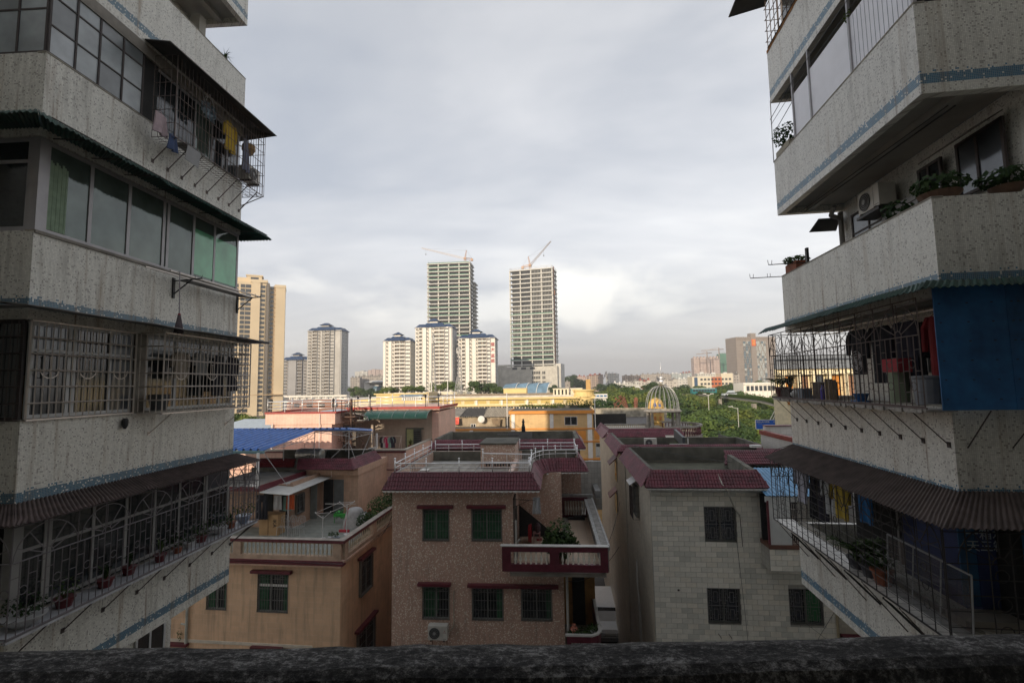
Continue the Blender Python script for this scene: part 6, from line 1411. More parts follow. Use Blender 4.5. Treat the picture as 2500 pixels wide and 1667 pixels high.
# terrace storey and its parapet (corner nearest the eye at u=-10.6, v=33)
part(MB().box(-24,-10.6,33,33.15,GZ,-4.38).box(-10.75,-10.6,33.15,39.6,GZ,-4.38).box(-24,-10.75,33.15,46,GZ,-5.45),'wall',ph,PK)
part(MB().box(-24,-10.56,32.94,33.2,-4.38,-4.28).box(-10.8,-10.56,33.2,39.6,-4.38,-4.28),'parapet_cap',ph,M('cream_cap',(.42,.38,.32)))
part(MB().box(-24,-10.58,32.96,33.0,-4.50,-4.38).box(-10.6,-10.58,33,39.6,-5.62,-5.56).box(-24,-10.58,32.97,33.0,-5.68,-5.62),'red_line',ph,MAROON)
# rear block under the green canopy
part(MB().box(-17.4,-10.5,39.6,39.75,-5.45,-1.95),'wall',ph,PKD)
part(MB().box(-10.5,-9.95,39.55,46,GZ,-2.1).box(-17.4,-10.5,39.75,46,-5.45,-1.75),'wall',ph,PK)
part(MB().box(-17.6,-9.8,39.3,46.2,-1.95,-1.72),'roof_slab',ph,PK); part(MB().box(-17.65,-9.75,39.25,39.32,-1.86,-1.66).box(-9.8,-9.74,39.25,46.2,-1.86,-1.66),'red_edge',ph,REDT)
part(MB().box(-12.62,-12.0,39.52,39.6,-5.4,-3.5),'door_opening',ph,M('pale_lime_wall',(.30,.33,.16))); part(MB().box(-12.7,-12.62,39.50,39.6,-5.4,-3.42).box(-12.7,-11.2,39.50,39.6,-3.5,-3.42),'door_frame',ph,M('dark_green_frame',(.06,.08,.07)))
dl=part(MB().box(-12.0,-11.35,39.35,39.40,-5.4,-3.5),'door',ph,M('dark_green_door',(.045,.055,.05),.4))
for i in range(10): part(MB().box(-11.93,-11.42,39.33,39.35,-5.2+.16*i,-5.12+.16*i),'door_louvre',dl,DARKIN)
# arched green polycarbonate canopy
cg=M('green_polycarbonate',(.02,.11,.07),.25,var=.25,scale=1.5); mb=MB(); vs=[]
for i in range(9):
    a=math.pi*.5*i/8
    for u in (-15.6,-10.45): vs.append((u,39.3-1.6*math.sin(a)*.95,-2.55+.62*math.cos(a)+.0))
mb.add(vs,[(2*i,2*i+1,2*i+3,2*i+2) for i in range(8)])
o=part(mb,'canopy_sheet',ph,cg); s_=o.modifiers.new('thickness','SOLIDIFY'); s_.thickness=.02
mb=MB()
for u in (-15.6,-14.4,-13.3,-12.3,-11.4,-10.45): mb.path([(u,39.3-1.6*math.sin(math.pi*.5*i/8)*.95,-2.53+.62*math.cos(math.pi*.5*i/8)) for i in range(9)],.025)
part(mb,'canopy_rib',ph,M('pale_green_rib',(.30,.38,.34)))
vs=[]
for i in range(13):
    a=math.pi*i/12
    for v in (37.6,39.3): vs.append((-16.6-1.5*math.cos(a)*1.0,v,-2.62+.55*math.sin(a)))
mb=MB().add(vs,[(2*i,2*i+1,2*i+3,2*i+2) for i in range(12)]); o=part(mb,'canopy_sheet',ph,cg); s_=o.modifiers.new('thickness','SOLIDIFY'); s_.thickness=.02
mb=MB().rod((-18.1,37.6,-2.62),(-15.1,37.6,-2.62),.03); mb.path([(-16.6-1.5*math.cos(math.pi*i/12),37.6,-2.62+.55*math.sin(math.pi*i/12)) for i in range(13)],.03)
for k in range(5): mb.rod((-18.1+.75*k,37.6,-2.62),(-17.7+.62*k,37.6,-2.3),.018)
part(mb,'canopy_truss',ph,WT)
# left block
part(MB().box(-22.7,-17.1,36,36.2,-2.78,-1.96).box(-22.3,-17.4,36.1,36.3,-5.45,-2.78).box(-17.3,-17.1,36.2,44,-2.78,-1.96).box(-17.55,-17.4,36.3,44,-5.45,-2.78).box(-22.7,-22.5,36.2,44,-2.78,-1.96),'wall',ph,PK)
part(MB().box(-22.75,-17.0,35.95,36.25,-1.96,-1.83).box(-17.25,-17.0,36.25,44.1,-1.96,-1.83).box(-22.75,-22.5,36.25,44.1,-1.96,-1.83),'red_edge',ph,REDT)
part(MB().box(-22.4,-17.2,36.3,44,-2.75,-2.6),'roof_deck',ph,CONC)
part(MB().box(-17.35,-16.3,38,38.1,-5.4,-3.0),'doorway',ph,M('dull_grey_brown',(.14,.12,.10)))
steel_rail(ph,[(-22.6,36.1),(-19.8,36.1),(-17.15,36.1)],-1.83,.78,(1,.66,.33),2,r=.03); steel_rail(ph,[(-22.6,36.1),(-22.6,43)],-1.83,.78,(1,.66,.33),4,r=.03); steel_rail(ph,[(-22.6,43),(-17.1,43),(-17.15,36.2)],-1.83,.78,(1,.66,.33),3,r=.03)
steel_rail(ph,[(-15.8,39.4),(-12.8,39.4),(-9.9,39.4)],-1.68,.80,(1,.66,.33),3,r=.032); steel_rail(ph,[(-9.9,39.4),(-9.9,45.5)],-1.68,.80,(1,.66,.33),4,r=.032)
for k,(u,v,z) in enumerate(((-22.35,36.2,-1.83),(-17.3,36.1,-1.83),(-18.2,42.8,-1.83),(-11.0,39.4,-1.68),(-9.95,39.5,-1.68),(-15.7,39.4,-1.68))):
    t=thing('roof_lamp',['small black lamp post at the left corner of the pink block roof','small black lamp post at the right corner of the pink block roof','small black lamp post at the back of the pink block roof','small black lamp post left of the red roof corner','small black lamp post on the red roof corner','small black lamp post beside the spiral stair'][k],'lamp',G,(u,v,z)); 
    part(MB().lathe([(.06,0),(.03,.1),(.03,.7),(.07,.74)],(u,v,z),8),'post',t,BLACK); part(MB().lathe([(.06,0),(.10,.12),(.09,.2),(.02,.28)],(u,v,z+.74),8),'lantern',t,BLACK)
part(MB().lathe([(.05,0),(.05,2.7)],(-22.1,35.98,-5.4),8).lathe([(.035,0),(.035,3.3)],(-18.3,35.95,-5.3),6),'drain_pipe',ph,WHITEP)
sp=thing('spiral_stair','rusty brown spiral stair between the pink blocks','stair',G,(-16.4,37.2,-5.4)); mb=MB().rod((-16.35,37.2,-5.4),(-16.35,37.2,-.9),.09,8); part(mb,'newel',sp,M('rust_brown',(.10,.06,.045),.8,var=.4))
mb=MB(); h0=None
for k in range(22):
    a=k*.42; z=-5.3+k*.16; c,s_=math.cos(a),math.sin(a); mb.slab((-16.35,37.2,z),(-16.35+.95*c,37.2+.95*s_,z),(-16.35+.95*math.cos(a+.4),37.2+.95*math.sin(a+.4),z),(-16.35,37.25,z),.03)
    p=(-16.35+.95*c,37.2+.95*s_,z+.85)
    mb.rod((p[0],p[1],z),p,.015); 
    if h0: mb.rod(h0,p,.022)
    h0=p
part(mb,'treads',sp,M('rust_brown',(.10,.06,.045)))
part(MB().box(-17.0,-15.9,36.9,37.9,-2.35,-2.25).rod((-17.0,36.9,-2.2),(-17.0,36.9,-1.0),.03).rod((-15.95,36.9,-2.2),(-15.95,36.9,-1.0),.03).rod((-17,36.9,-1.4),(-15.95,36.9,-1.4),.02),'landing',sp,M('rust_brown',(.10,.06,.045)))
mb=MB()
for i in range(8): mb.rod((-16.95+.14*i,36.9,-2.2),(-16.95+.14*i,36.9,-1.4),.012)
part(mb,'landing_bars',sp,IRON)
clr=thing('clothes_rail','steel rail with a few shirts by the rear wall of the pink terrace','drying rack',G,(-13.8,38.5,-5.4)); part(MB().rod((-15.0,38.5,-3.95),(-12.7,38.5,-3.95),.02).rod((-12.75,38.5,-5.4),(-12.75,38.5,-3.95),.02).rod((-12.95,38.3,-5.4),(-12.75,38.5,-4.0),.02).rod((-14.95,38.5,-5.4),(-14.95,38.5,-3.95),.02),'rail',clr,STEELW)
for k,(u,m_,lb) in enumerate(((-14.25,CL('black',(.015,.015,.02)),'black shirt at the left of the pink terrace clothes rail'),(-14.05,CL('palegrey',(.34,.33,.32)),'pale grey shirt next to the black one on the pink terrace'),(-13.82,CL('crimson',(.35,.02,.08)),'crimson shirt in the middle of the pink terrace clothes rail'),(-13.60,CL('mint',(.20,.32,.27)),'pale green shirt right of the crimson one'),(-13.42,CL('black2',(.02,.018,.03)),'dark shirt at the right end of the pink terrace clothes rail'))):
    garment(lb,G,(u,38.45,-4.02),.42 if k!=2 else .55,.85,m_,True,'u',group=None)
potted('spiky green plant on the parapet in front of the green door',G,(-12.05,38.7,-4.9),.2,.2,TERRA,'blade',.65,.5,3,2,50,.1)
for k,(u,lb) in enumerate(((-20.4,'first white air conditioner on the pink block roof'),(-19.75,'second white air conditioner on the pink block roof'),(-18.6,'third air conditioner on the pink block roof'))): aircon(lb,G,(u,37.0,-2.6),'-v',.7,.55,.3)
# ================================================================== small roofs far left
lw=thing('low_house','low house with pale tin roofs left of the pink house','house',G,(-29,48,GZ)); part(MB().box(-38,-24,48,56,GZ,-4.6),'wall',lw,CONC); part(MB().slab((-38,47.5,-4.6),(-24,47.5,-4.6),(-24,56,-3.6),(-38,56,-3.6),.05),'roof',lw,M('pale_tin_roof',(.42,.48,.52),.45,.2,var=.2))
lw2=thing('low_house','small white walled house with round pale roofs left of the pink house','house',G,(-25,60,GZ)); part(MB().box(-34,-24.5,60,66,GZ,-4.0),'wall',lw2,WHITEP); part(MB().lathe([(4.2,0),(3.5,.6),(2.0,1.0),(0,1.2)],(-29,62,-4.0),16),'roof',lw2,M('pale_tin_roof',(.42,.48,.52)))
part(MB().box(-30,-22.9,44.5,44.7,GZ,-4.35).box(-30,-22.9,40,40.2,-5.5,-4.9),'wall',lw,CONCD)
steel_rail(lw,[(-31,39.9),(-28,39.9),(-24.3,39.9)],-4.9,.7,(1,.66,.33),2,r=.03)
red=thing('brown_wall','long reddish brown factory wall beyond the pink house railings','wall',G,(-40,90,GZ)); part(MB().box(-70,-18,120,121,GZ,-3.0),'wall',red,M('reddish_brown_wall',(.26,.13,.09),.8,var=.2,scale=.3)); part(MB().box(-42,-21,119,120,-6.5,-3.6),'white_panel',red,WHITEP)
for i in range(14): part(MB().box(-68+i*3.4,-66.6+i*3.4,119.9,120,-4.9,-4.0),'window',red,DGL)
# ================================================================== ORANGE BUILDING
YO=walltile('golden_wall_tile',(.62,.42,.20),(.66,.50,.28),.45,.18,.05,.2,.6,.02,.05); ORB=M('orange_band',(.62,.25,.045),.6,var=.12,scale=1)
WPI=M('white_pilaster',(.72,.71,.68),.55,var=.1)
yb=thing('office_building','golden building with orange bands and white pilasters behind the middle house','building',G,(-1,58,GZ))
ywin=[(.41,1.82,-4.56,-3.60)]
part(holes_wall(MB(),-5.62,3.55,-4.87,-3.27,54.6,ywin).box(-5.62,-5.4,54.8,61,-4.87,-3.27).box(3.3,3.55,54.8,61,-4.87,-3.27),'wall',yb,YO)
part(holes_wall(MB(),-22,7.5,GZ,-4.87,54.62,[(3.72,5.4,-8.0,-6.5),(3.72,5.4,-11.0,-9.8)]).box(7.3,7.5,54.82,80,GZ,-4.87),'wall',yb,YO)
part(MB().box(.2,7.2,55.4,55.5,GZ,-3.4),'dark_backing',yb,DARKIN)
for z0,z1 in ((-5.0,-4.84),(-6.40,-6.24),(-8.28,-8.12),(-9.9,-9.74),(-11.6,-11.44)): part(MB().box(-22.1,7.6,54.50,54.62,z0,z1),'orange_band',yb,ORB)
part(MB().box(-5.75,3.7,54.4,54.6,-3.27,-2.93).box(3.55,3.7,54.6,61.3,-3.27,-2.93).box(-5.75,-5.6,54.6,61.3,-3.27,-2.93),'orange_eave',yb,ORB)
part(MB().box(-5.6,3.55,54.6,61.2,-3.05,-2.98),'roof_deck',yb,CONCD); part(MB().box(-2,3.6,61,61.2,-3.0,-2.62),'parapet',yb,CONCD)
for a,b,zb,zt in ((-5.46,-5.08,-4.84,-3.29),(-1.2,-.8,-4.84,-3.29),(2.9,3.4,-4.84,-3.29),(2.9,3.4,-6.24,-5.0),(2.9,3.4,-8.12,-6.40),(2.9,3.4,-9.74,-8.28),(2.9,3.4,-11.44,-9.9),(-10.2,-9.8,-6.24,-5.0),(-14,-13.6,-6.24,-5.0),(-5.5,-5.1,-6.24,-5.0)): part(MB().box(a,b,54.53,54.6,zb,zt),'pilaster',yb,WPI)
for a,b in ((1.5,2.7),(3.6,4.6),(-8.0,-6.2),(-12.6,-11.0),(5,6.8)): part(MB().box(a,b,54.56,54.62,-6.1,-5.15),'orange_panel',yb,ORB)
def simple_window(parent,u0,u1,z0,z1,v,mull=1,fr=ALUW,gl=DGL,curtain=None):
    w_=part(MB().box(u0,u1,v+.1,v+.12,z0,z1),'window',parent,gl); f=MB(); t=.06
    f.box(u0,u1,v-.02,v+.06,z0,z0+t).box(u0,u1,v-.02,v+.06,z1-t,z1)
    for i in range(mull+2): c=u0+(u1-u0-t)*i/(mull+1); f.box(c,c+t,v-.018,v+.055,z0+t,z1-t)
    part(f,'frame',w_,fr)
    if curtain: part(MB().box(u0+.07,u1-.07,v+.07,v+.08,z0+.1,z1-.4),'curtain',w_,curtain)
simple_window(yb,.41,1.82,-4.56,-3.60,54.6); simple_window(yb,3.72,5.4,-8.0,-6.5,54.6,2,curtain=CL('lace_white',(.5,.5,.46))); simple_window(yb,3.72,5.4,-11.0,-9.8,54.6,2,curtain=CL('lace_white',(.5,.5,.46)))
part(MB().lathe([(.05,0),(.05,3.2)],(3.75,54.4,-5),8).lathe([(.05,0),(.05,4)],(-5.9,54.3,-4.9),8),'drain_pipe',yb,WHITEP)
vn=thing('roof_vines','row of bushy plants growing along the orange roof edge','plant',G,(1,60.6,-3.0)); mb=MB(); rn=random.Random(5)
for k in range(26): u=-4.8+k*.36; s_=.15+.55*max(0,min(1,(u+1.5)/3))*rn.uniform(.6,1.2)+(.25 if k in (3,9) else 0); leaves(mb,(u,60.5+rn.random(),-2.75+s_*.5),(.35,.4,s_),int(60+110*s_),.14,k,mi=0)
part(mb,'leaves',vn,LEAFM[2])
# sheds with a red tarpaulin
shd=thing('rooftop_shed','row of shabby rooftop sheds with patched grey roofs','shed',G,(-11,57,-4.9)); SHW=M('stained_shed_wall',(.34,.28,.20),.85,var=.4,scale=1.2,)
part(holes_wall(MB(),-15.6,-5.9,-4.9,-3.7,57,[(-13.1,-12.3,-5,-4.5),(-10.5,-9.9,-4.98,-4.48)],.12),'wall',shd,SHW); part(MB().box(-15.6,-5.9,57.5,57.6,-4.9,-3.8),'dark_backing',shd,DARKIN)
for k,(a,b,m_) in enumerate(((-15.7,-11.7,CONC),(-11.8,-9.0,M('black_patched_roof',(.06,.055,.05),.85,var=.5)),(-9.1,-5.9,M('tan_patched_roof',(.30,.26,.20),.85,var=.4)))): corr('roof_sheet',shd,'u',a,b,61,-2.85+.0,56.6,-3.62-.04*k,.22,.02,m_,ragged=.05)
simple_window(shd,-13.1,-12.3,-4.93,-4.5,57); simple_window(shd,-10.5,-9.9,-4.93,-4.48,57)
tp=MB(); vs=[]
for i in range(15):
    for j in range(5): vs.append((-15.4+i*.26,56.5+.12*noise.noise(Vector((i*.7,j*.8,0)))-.06*j,-3.70-.19*j-(.06*math.sin(i*1.1) if j==4 else 0)))
o=solo(tp.add(vs,[(i*5+j,(i+1)*5+j,(i+1)*5+j+1,i*5+j+1) for i in range(14) for j in range(4)]),'tarpaulin','creased red tarpaulin hung along the shed roof','tarpaulin',M('red_tarp',(.52,.06,.035),.5,var=.2,scale=2),G,(0,0,0)); s_=o.modifiers.new('thickness','SOLIDIFY'); s_.thickness=.02
solo(MB().lathe([(.0,0),(.35,.03),(.42,.1),(.40,.12),(.0,.06)],(0,0,0),16,axis='y').rod((0,.1,0),(0,.6,-.3),.03),'satellite_dish','white dish on the shed front','satellite dish',WHITEP,G,(-9.15,56.3,-3.95))
part(MB().slab((-8.0,56.55,-3.9),(-6.9,56.55,-3.9),(-7.0,56.5,-4.7),(-7.8,56.5,-4.6),.02),'hanging_sack',shd,M('sackcloth',(.20,.15,.10),.9,var=.3)); part(MB().box(-6.4,-6.0,56.9,57,-4.9,-3.7),'doorway',shd,DARKIN)
part(MB().box(-22,-5.7,54.7,57,-4.98,-4.9),'ledge',shd,CONC)
# dark flat roof and stained wall to the right of the orange building
dk=thing('flat_roof_building','dark flat roof with a stained pale parapet right of the orange building','building',G,(8,66,GZ)); part(MB().box(3.9,15,56,74,GZ,-5.1),'wall',dk,CONC); part(MB().box(3.9,15,56,74,-5.1,-5.02),'roof_deck',dk,M('black_roof_felt',(.10,.09,.085),.8,var=.3)); part(MB().box(3.9,15.5,74,74.3,-5.1,-3.7),'parapet',dk,M('stained_pale_wall',(.32,.29,.23),.85,var=.5,scale=1.2))
# ================================================================== GOLDEN LONG BUILDING
gbm=M('golden_yellow_render',(.66,.50,.22),.6,var=.12,scale=.4); gcr=M('cream_render',(.66,.61,.47),.6,var=.1,scale=.4); gpn=M('olive_gold_panel',(.52,.40,.13),.6,var=.1)
gb=thing('long_building','long golden yellow building with cream window rows and gold panels','building',G,(-15,104,GZ))
part(MB().box(-44,6.5,100,112,GZ,-2.95),'wall',gb,gcr); part(MB().box(-44,6.7,99.5,100,-4.35,-4.12).box(-44,6.9,99.2,100,-2.98,-2.62),'gold_cornice',gb,gbm); part(MB().box(-37,6.5,99.9,100,-4.12,-2.98),'gold_frieze',gb,M('pale_gold_frieze',(.66,.56,.36)))
for i in range(12): a=-25+i*2.62; part(MB().box(a+.1,a+2.0,99.84,99.9,-3.85,-3.2),'gold_panel',gb,gpn)
for i in range(6): a=-22.6+i*5.24; part(MB().box(a,a+.42,99.72,99.9,-4.12,-2.98),'pilaster',gb,WPI)
part(MB().box(-44,6.4,100.3,112,-2.62,-2.3),'white_parapet',gb,M('stained_white_parapet',(.55,.52,.46),.8,var=.25,scale=.6))
for i in range(26):
    a=-25+i*1.2; w_=part(MB().box(a,a+.95,99.93,99.98,-5.6,-4.5),'window',gb,GREYGL if i%4 else DGL); part(MB().box(a-.03,a+.98,99.86,99.93,-4.98,-4.92).box(a+.44,a+.50,99.87,99.93,-5.6,-4.5),'frame',w_,WPI)
lb_=part(MB().box(-37.4,-27,97,104,GZ,-1.55).box(-37.8,-26.7,96.7,97.2,-1.6,-1.38),'left_block',gb,gbm,label='plain golden block at the left end')
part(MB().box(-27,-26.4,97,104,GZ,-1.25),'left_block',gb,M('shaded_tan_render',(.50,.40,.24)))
for i in range(9): part(MB().box(-31.9+i*.46,-31.6+i*.46,96.6,96.66,-2.75,-1.95),'louvre',gb,WHITEP)
part(MB().slab((-32.3,96.0,-1.95),(-27.6,96.0,-1.95),(-27.2,97.2,-1.45),(-31.9,97.2,-1.45),.05),'glass_awning',gb,M('pale_blue_glass',(.16,.24,.33),.2))
for (a,b,zt,m_,v0) in ((-26,-20.5,-1.35,gcr,106),(-20,-16,-2.1,WHITEP,104),(-12,-7.1,-.80,gbm,104),(-1.4,1.8,-.95,gcr,102),(2.2,4.6,-.95,gcr,103)): part(MB().box(a,b,v0,v0+4,-2.4,zt).box(a-.1,b+.1,v0-.12,v0,zt-.15,zt),'roof_room',gb,m_)
for i in range(4): part(MB().box(-1.15+i*.75,-.85+i*.75,101.92,101.99,-2.2,-1.2),'slot_window',gb,DGL)
part(MB().box(2.8,3.4,102.9,102.99,-1.9,-1.2),'window',gb,M('orange_pane',(.40,.20,.08)))
part(MB().lathe([(1.9,0),(1.9,1.2),(2.3,1.3),(2.3,1.7),(2.0,1.75),(2.0,2.4),(2.4,2.5),(2.4,2.75),(1.9,2.8)],(4.9,101,-4.0),18),'corner_drum',gb,gbm); part(MB().box(5.3,6.2,100.4,101.2,-1.4,.8),'chimney_pier',gb,M('tan_pier',(.42,.26,.10)))
part(MB().box(-26,2,103,103.3,-2.3,-1.85),'brown_parapet',gb,M('mossy_parapet',(.20,.16,.12),.9,var=.4))
for k,(px,pt,lb,hh) in enumerate(((1058,815,'slender lattice antenna mast left on the golden building roof',1),(1122,845,'second lattice antenna mast with crowded aerials',1),(1118,920,'squat wide lattice frame on the golden building roof',0))):
    u,v,zt=meas(G,px,pt,105); t=thing('antenna_mast',lb,'antenna',G,(u,105,-2.4)); mb=MB(); wb=1.0 if hh else 1.6; zb=-2.4
    n=9 if hh else 3; lv=[(wb*(1-.75*i/n)/2,zb+(zt-zb)*i/n) for i in range(n+1)]
    for (w0,za),(w1,zc_) in zip(lv,lv[1:]):
        C0=[(u+a*w0,105+b*w0,za) for a,b in ((-1,-1),(1,-1),(1,1),(-1,1))]; C1=[(u+a*w1,105+b*w1,zc_) for a,b in ((-1,-1),(1,-1),(1,1),(-1,1))]
        for i in range(4): mb.rod(C0[i],C1[i],.05); mb.rod(C0[i],C1[(i+1)%4],.03); mb.rod(C1[i],C1[(i+1)%4],.03)
    part(mb,'lattice',t,M('galvanised',(.38,.38,.38),.5,.3))
    if hh:
        mb=MB()
        for i in range(6): mb.box(u-.6+.22*i,u-.52+.22*i,104.6,104.7,zt-1.6-.3*(i%3),zt-.5-.3*(i%3))
        part(mb,'aerials',t,WHITEP)
for k,px in enumerate((1048,1053,1093)): u,v,z=meas(G,px,930,104); solo(MB().rod((0,0,0),(0,0,z+2.4),.09,6),'white_mast',['thin white pole left of the first antenna mast','thin white pole right beside its twin','thin white pole between the two antenna masts'][k],'pole',WHITEP,G,(u,104,-2.4))
# ================================================================== FAR TOWERS
def tframe(pxl,pxr,py,d,yaw=5.0):
    a=ray(pxl,py); b=ray(pxr,py); f=F(a.x/a.y*d,d,yaw); q_=b.x/b.y; w_=(q_-a.x/a.y)*d/(math.cos(R(yaw))+q_*math.sin(R(yaw))); return f,w_
def topz(px,py,d): r=ray(px,py); return r.z/r.y*d
TOWW=M('white_tower_wall',(.74,.71,.65),.6,var=.1,scale=.08); TOWS=M('shaded_tower_side',(.42,.42,.41),.7,var=.12,scale=.08); BLRF=M('blue_tower_roof',(.018,.045,.11),.5,var=.2,scale=.2); TWG=glass('tower_dark_glass',(.03,.035,.04),.15); TWG2=M('tower_balcony_shade',(.17,.14,.11),.8,var=.3)
BRN=M('brown_grey_iron',(.36,.29,.22),.7)
def hip(mb,x0,x1,y0,y1,z0,z1,ins,over=.8):
    a=[(x0-over,y0-over,z0),(x1+over,y0-over,z0),(x1+over,y1+over,z0),(x0-over,y1+over,z0)]; b=[(x0+ins,y0+ins,z1),(x1-ins,y0+ins,z1),(x1-ins,y1-ins,z1),(x0+ins,y1-ins,z1)]
    mb.add(a+b,[(0,1,5,4),(1,2,6,5),(2,3,7,6),(3,0,4,7),(4,5,6,7),(3,2,1,0)])
def white_tower(label,pxl,pxr,pyt,d,floors,bays,depth=16,sign=None,wall=TOWW,group=None):
    f,W_=tframe(pxl,pxr,900,d); zt=topz((pxl+pxr)/2,pyt,d)
    t=thing('residential_tower',label,'tower block',f,(W_/2,depth/2,GZ),group); fh=2.9
    part(MB().box(0,W_*.97,1.2,depth,GZ,zt-.2),'wall',t,wall); part(MB().box(W_*.97,W_,1.4,depth-.2,GZ,zt-.2),'side_wall',t,TOWS)  # side wall coloured darker to stand for the side turned from the sun
    W1={}
    def piece(kind,bw):
        k=(kind,round(bw,1))
        if k in W1: return W1[k]
        mb=MB()
        if kind=='w': mb.box(.18*bw,.82*bw,-.02,.0,1.0,2.2,0).box(.12*bw,.15*bw,-.1,0,.85,2.35,1).box(.85*bw,.88*bw,-.1,0,.85,2.35,1).box(.48*bw,.52*bw,-.08,-.02,.9,2.3,1).box(.05*bw,.95*bw,-.6,-.0,.25,.38,1).box(.62*bw,.9*bw,-.55,-.1,.4,.85,2)
        elif kind=='b': mb.box(.06*bw,.94*bw,-.02,0,.9,2.4,3).box(.3*bw,.7*bw,-.06,-.02,.9,2.1,0).box(0,bw,-1.25,0,-.15,.0,1).box(0,bw,-1.25,-1.15,0,.80,1).box(0,bw,-1.22,-1.18,1.05,1.12,2).box(0,.04*bw,-1.2,0,0,2.6,1).box(.96*bw,bw,-1.2,0,0,2.6,1)
        elif kind=='s': mb.box(.05*bw,.95*bw,-.02,0,1.0,2.2,0).box(.33*bw,.36*bw,-.06,-.02,1,2.2,1).box(.64*bw,.67*bw,-.06,-.02,1,2.2,1)
        W1[k]=mb.mesh({'w':'window','b':'balcony','s':'strip_window'}[kind],[TWG,wall,BRN,TWG2]); return W1[k]
    for (f0,f1,kind,pr) in bays:
        a,b=f0*W_,f1*W_; y=1.2-pr
        if pr>.05: part(MB().box(a,b,y,1.2,GZ+6,zt-.25),'bay',t,wall)
        if kind=='p': continue
        for k in range(floors):
            z=zt-.4-fh*(k+1)
            if z<GZ+4: break
            inst(piece(kind,b-a),{'w':'window','b':'balcony','s':'strip_window'}[kind],t,(a,y-.004,z))
    for k in range(floors):
        z=zt-.4-fh*(k+1)
        if z<GZ+4: break
        if not hasattr(white_tower,'sw'): white_tower.sw=MB().box(0,.05,-.4,.4,.9,2.1).mesh('side_window',TWG)
        for y in (5,11): inst(white_tower.sw,'side_window',t,(W_+.0,y,z))
    rf=MB(); bx=[(0,.30,2.0,1.0),(.22,.80,.2,0),(.72,1.0,1.4,1.2)]
    for a,b,y,dz in bx: hip(rf,a*W_,b*W_,y,depth,zt-.3-dz*.4,zt+3.2-dz*.7,2.2,1.0)
    part(rf,'roof',t,BLRF); part(MB().box(W_*.36,W_*.58,4,10,zt,zt+4.9),'lift_house',t,wall); r2=MB(); hip(r2,W_*.34,W_*.60,3.6,10.4,zt+4.7,zt+7.0,2.6,1.1); part(r2,'roof',t,BLRF)
    part(MB().box(-.3,W_+.3,.2,depth+.3,zt-.55,zt-.28),'eave',t,WHITEP)
    if sign:
        zz=topz(pxr,905-62*0,d)
        for ch_,py in zip(sign,(841,854,869,881)):
            u=W_*.935; z=topz(pxr-4,py,d); text(ch_,'sign_character',t,M('sign_red',(.45,.01,.012),.6),3.0,(u,.55,z),.08)
    return t
B1=[(.0,.09,'p',.6),(.09,.20,'w',0),(.20,.31,'p',1.0),(.31,.41,'w',.2),(.43,.63,'b',.4),(.63,.82,'b',.4),(.82,1.0,'s',1.0)]
B2=[(.0,.10,'w',.2),(.11,.19,'b',.0),(.20,.30,'p',1.2),(.30,.37,'w',.3),(.38,.44,'p',.9),(.44,.51,'w',.3),(.52,.66,'b',.8),(.66,.80,'b',.8),(.80,.90,'s',1.1)]
B3=[(.0,.09,'w',.2),(.10,.19,'b',.0),(.20,.30,'p',1.2),(.30,.37,'w',.3),(.38,.48,'p',.9),(.48,.53,'w',.3),(.54,.66,'b',.8),(.66,.78,'b',.8),(.78,.87,'s',1.1),(.87,1.0,'p',.1)]
white_tower('left tower of the bright white group, lowest of the three blue roofs',934.5,1001,831,375,18,B1)
white_tower('middle and tallest tower of the bright white group with blue roofs',1013,1104,798,368,22,B2,18)
white_tower('right tower of the bright white group with red characters on its corner',1119,1209,824,372,20,B3,18,sign='盛大蓝庭')
GRW=M('weathered_white_wall',(.43,.42,.40),.7,var=.2,scale=.1)
white_tower('lone weathered white tower with a blue hipped roof, left of the bright group',748,831,806,430,20,[(.0,.14,'w',.1),(.16,.30,'b',.2),(.30,.40,'w',.6),(.40,.44,'p',.9),(.44,.52,'w',.5),(.54,.68,'b',.9),(.68,.80,'s',1.0),(.84,.97,'p',.2)],16,wall=GRW)
white_tower('short grey tower with a blue roof half hidden behind the beige tower',686,752,878,445,14,[(.05,.25,'w',.1),(.28,.55,'p',.8),(.6,.78,'b',.4),(.8,.95,'w',.1)],16,wall=M('grey_tower_wall',(.30,.30,.31),.7,var=.15,scale=.1))
pod=thing('podium','low white arcade at the foot of the weathered white tower','building',tframe(748,870,960,425)[0],(10,4,GZ)); pf,pw=tframe(748,870,960,425); zt=topz(800,964,425)
part(MB().box(-22,pw,0,.6,zt-1.6,zt).box(-22,pw,3,3.5,GZ,zt-1),'fascia',pod,TOWW)
for i in range(10): part(MB().box(-22+i*6.5,-21+i*6.5,0,1,GZ,zt-1.6),'column',pod,TOWW)
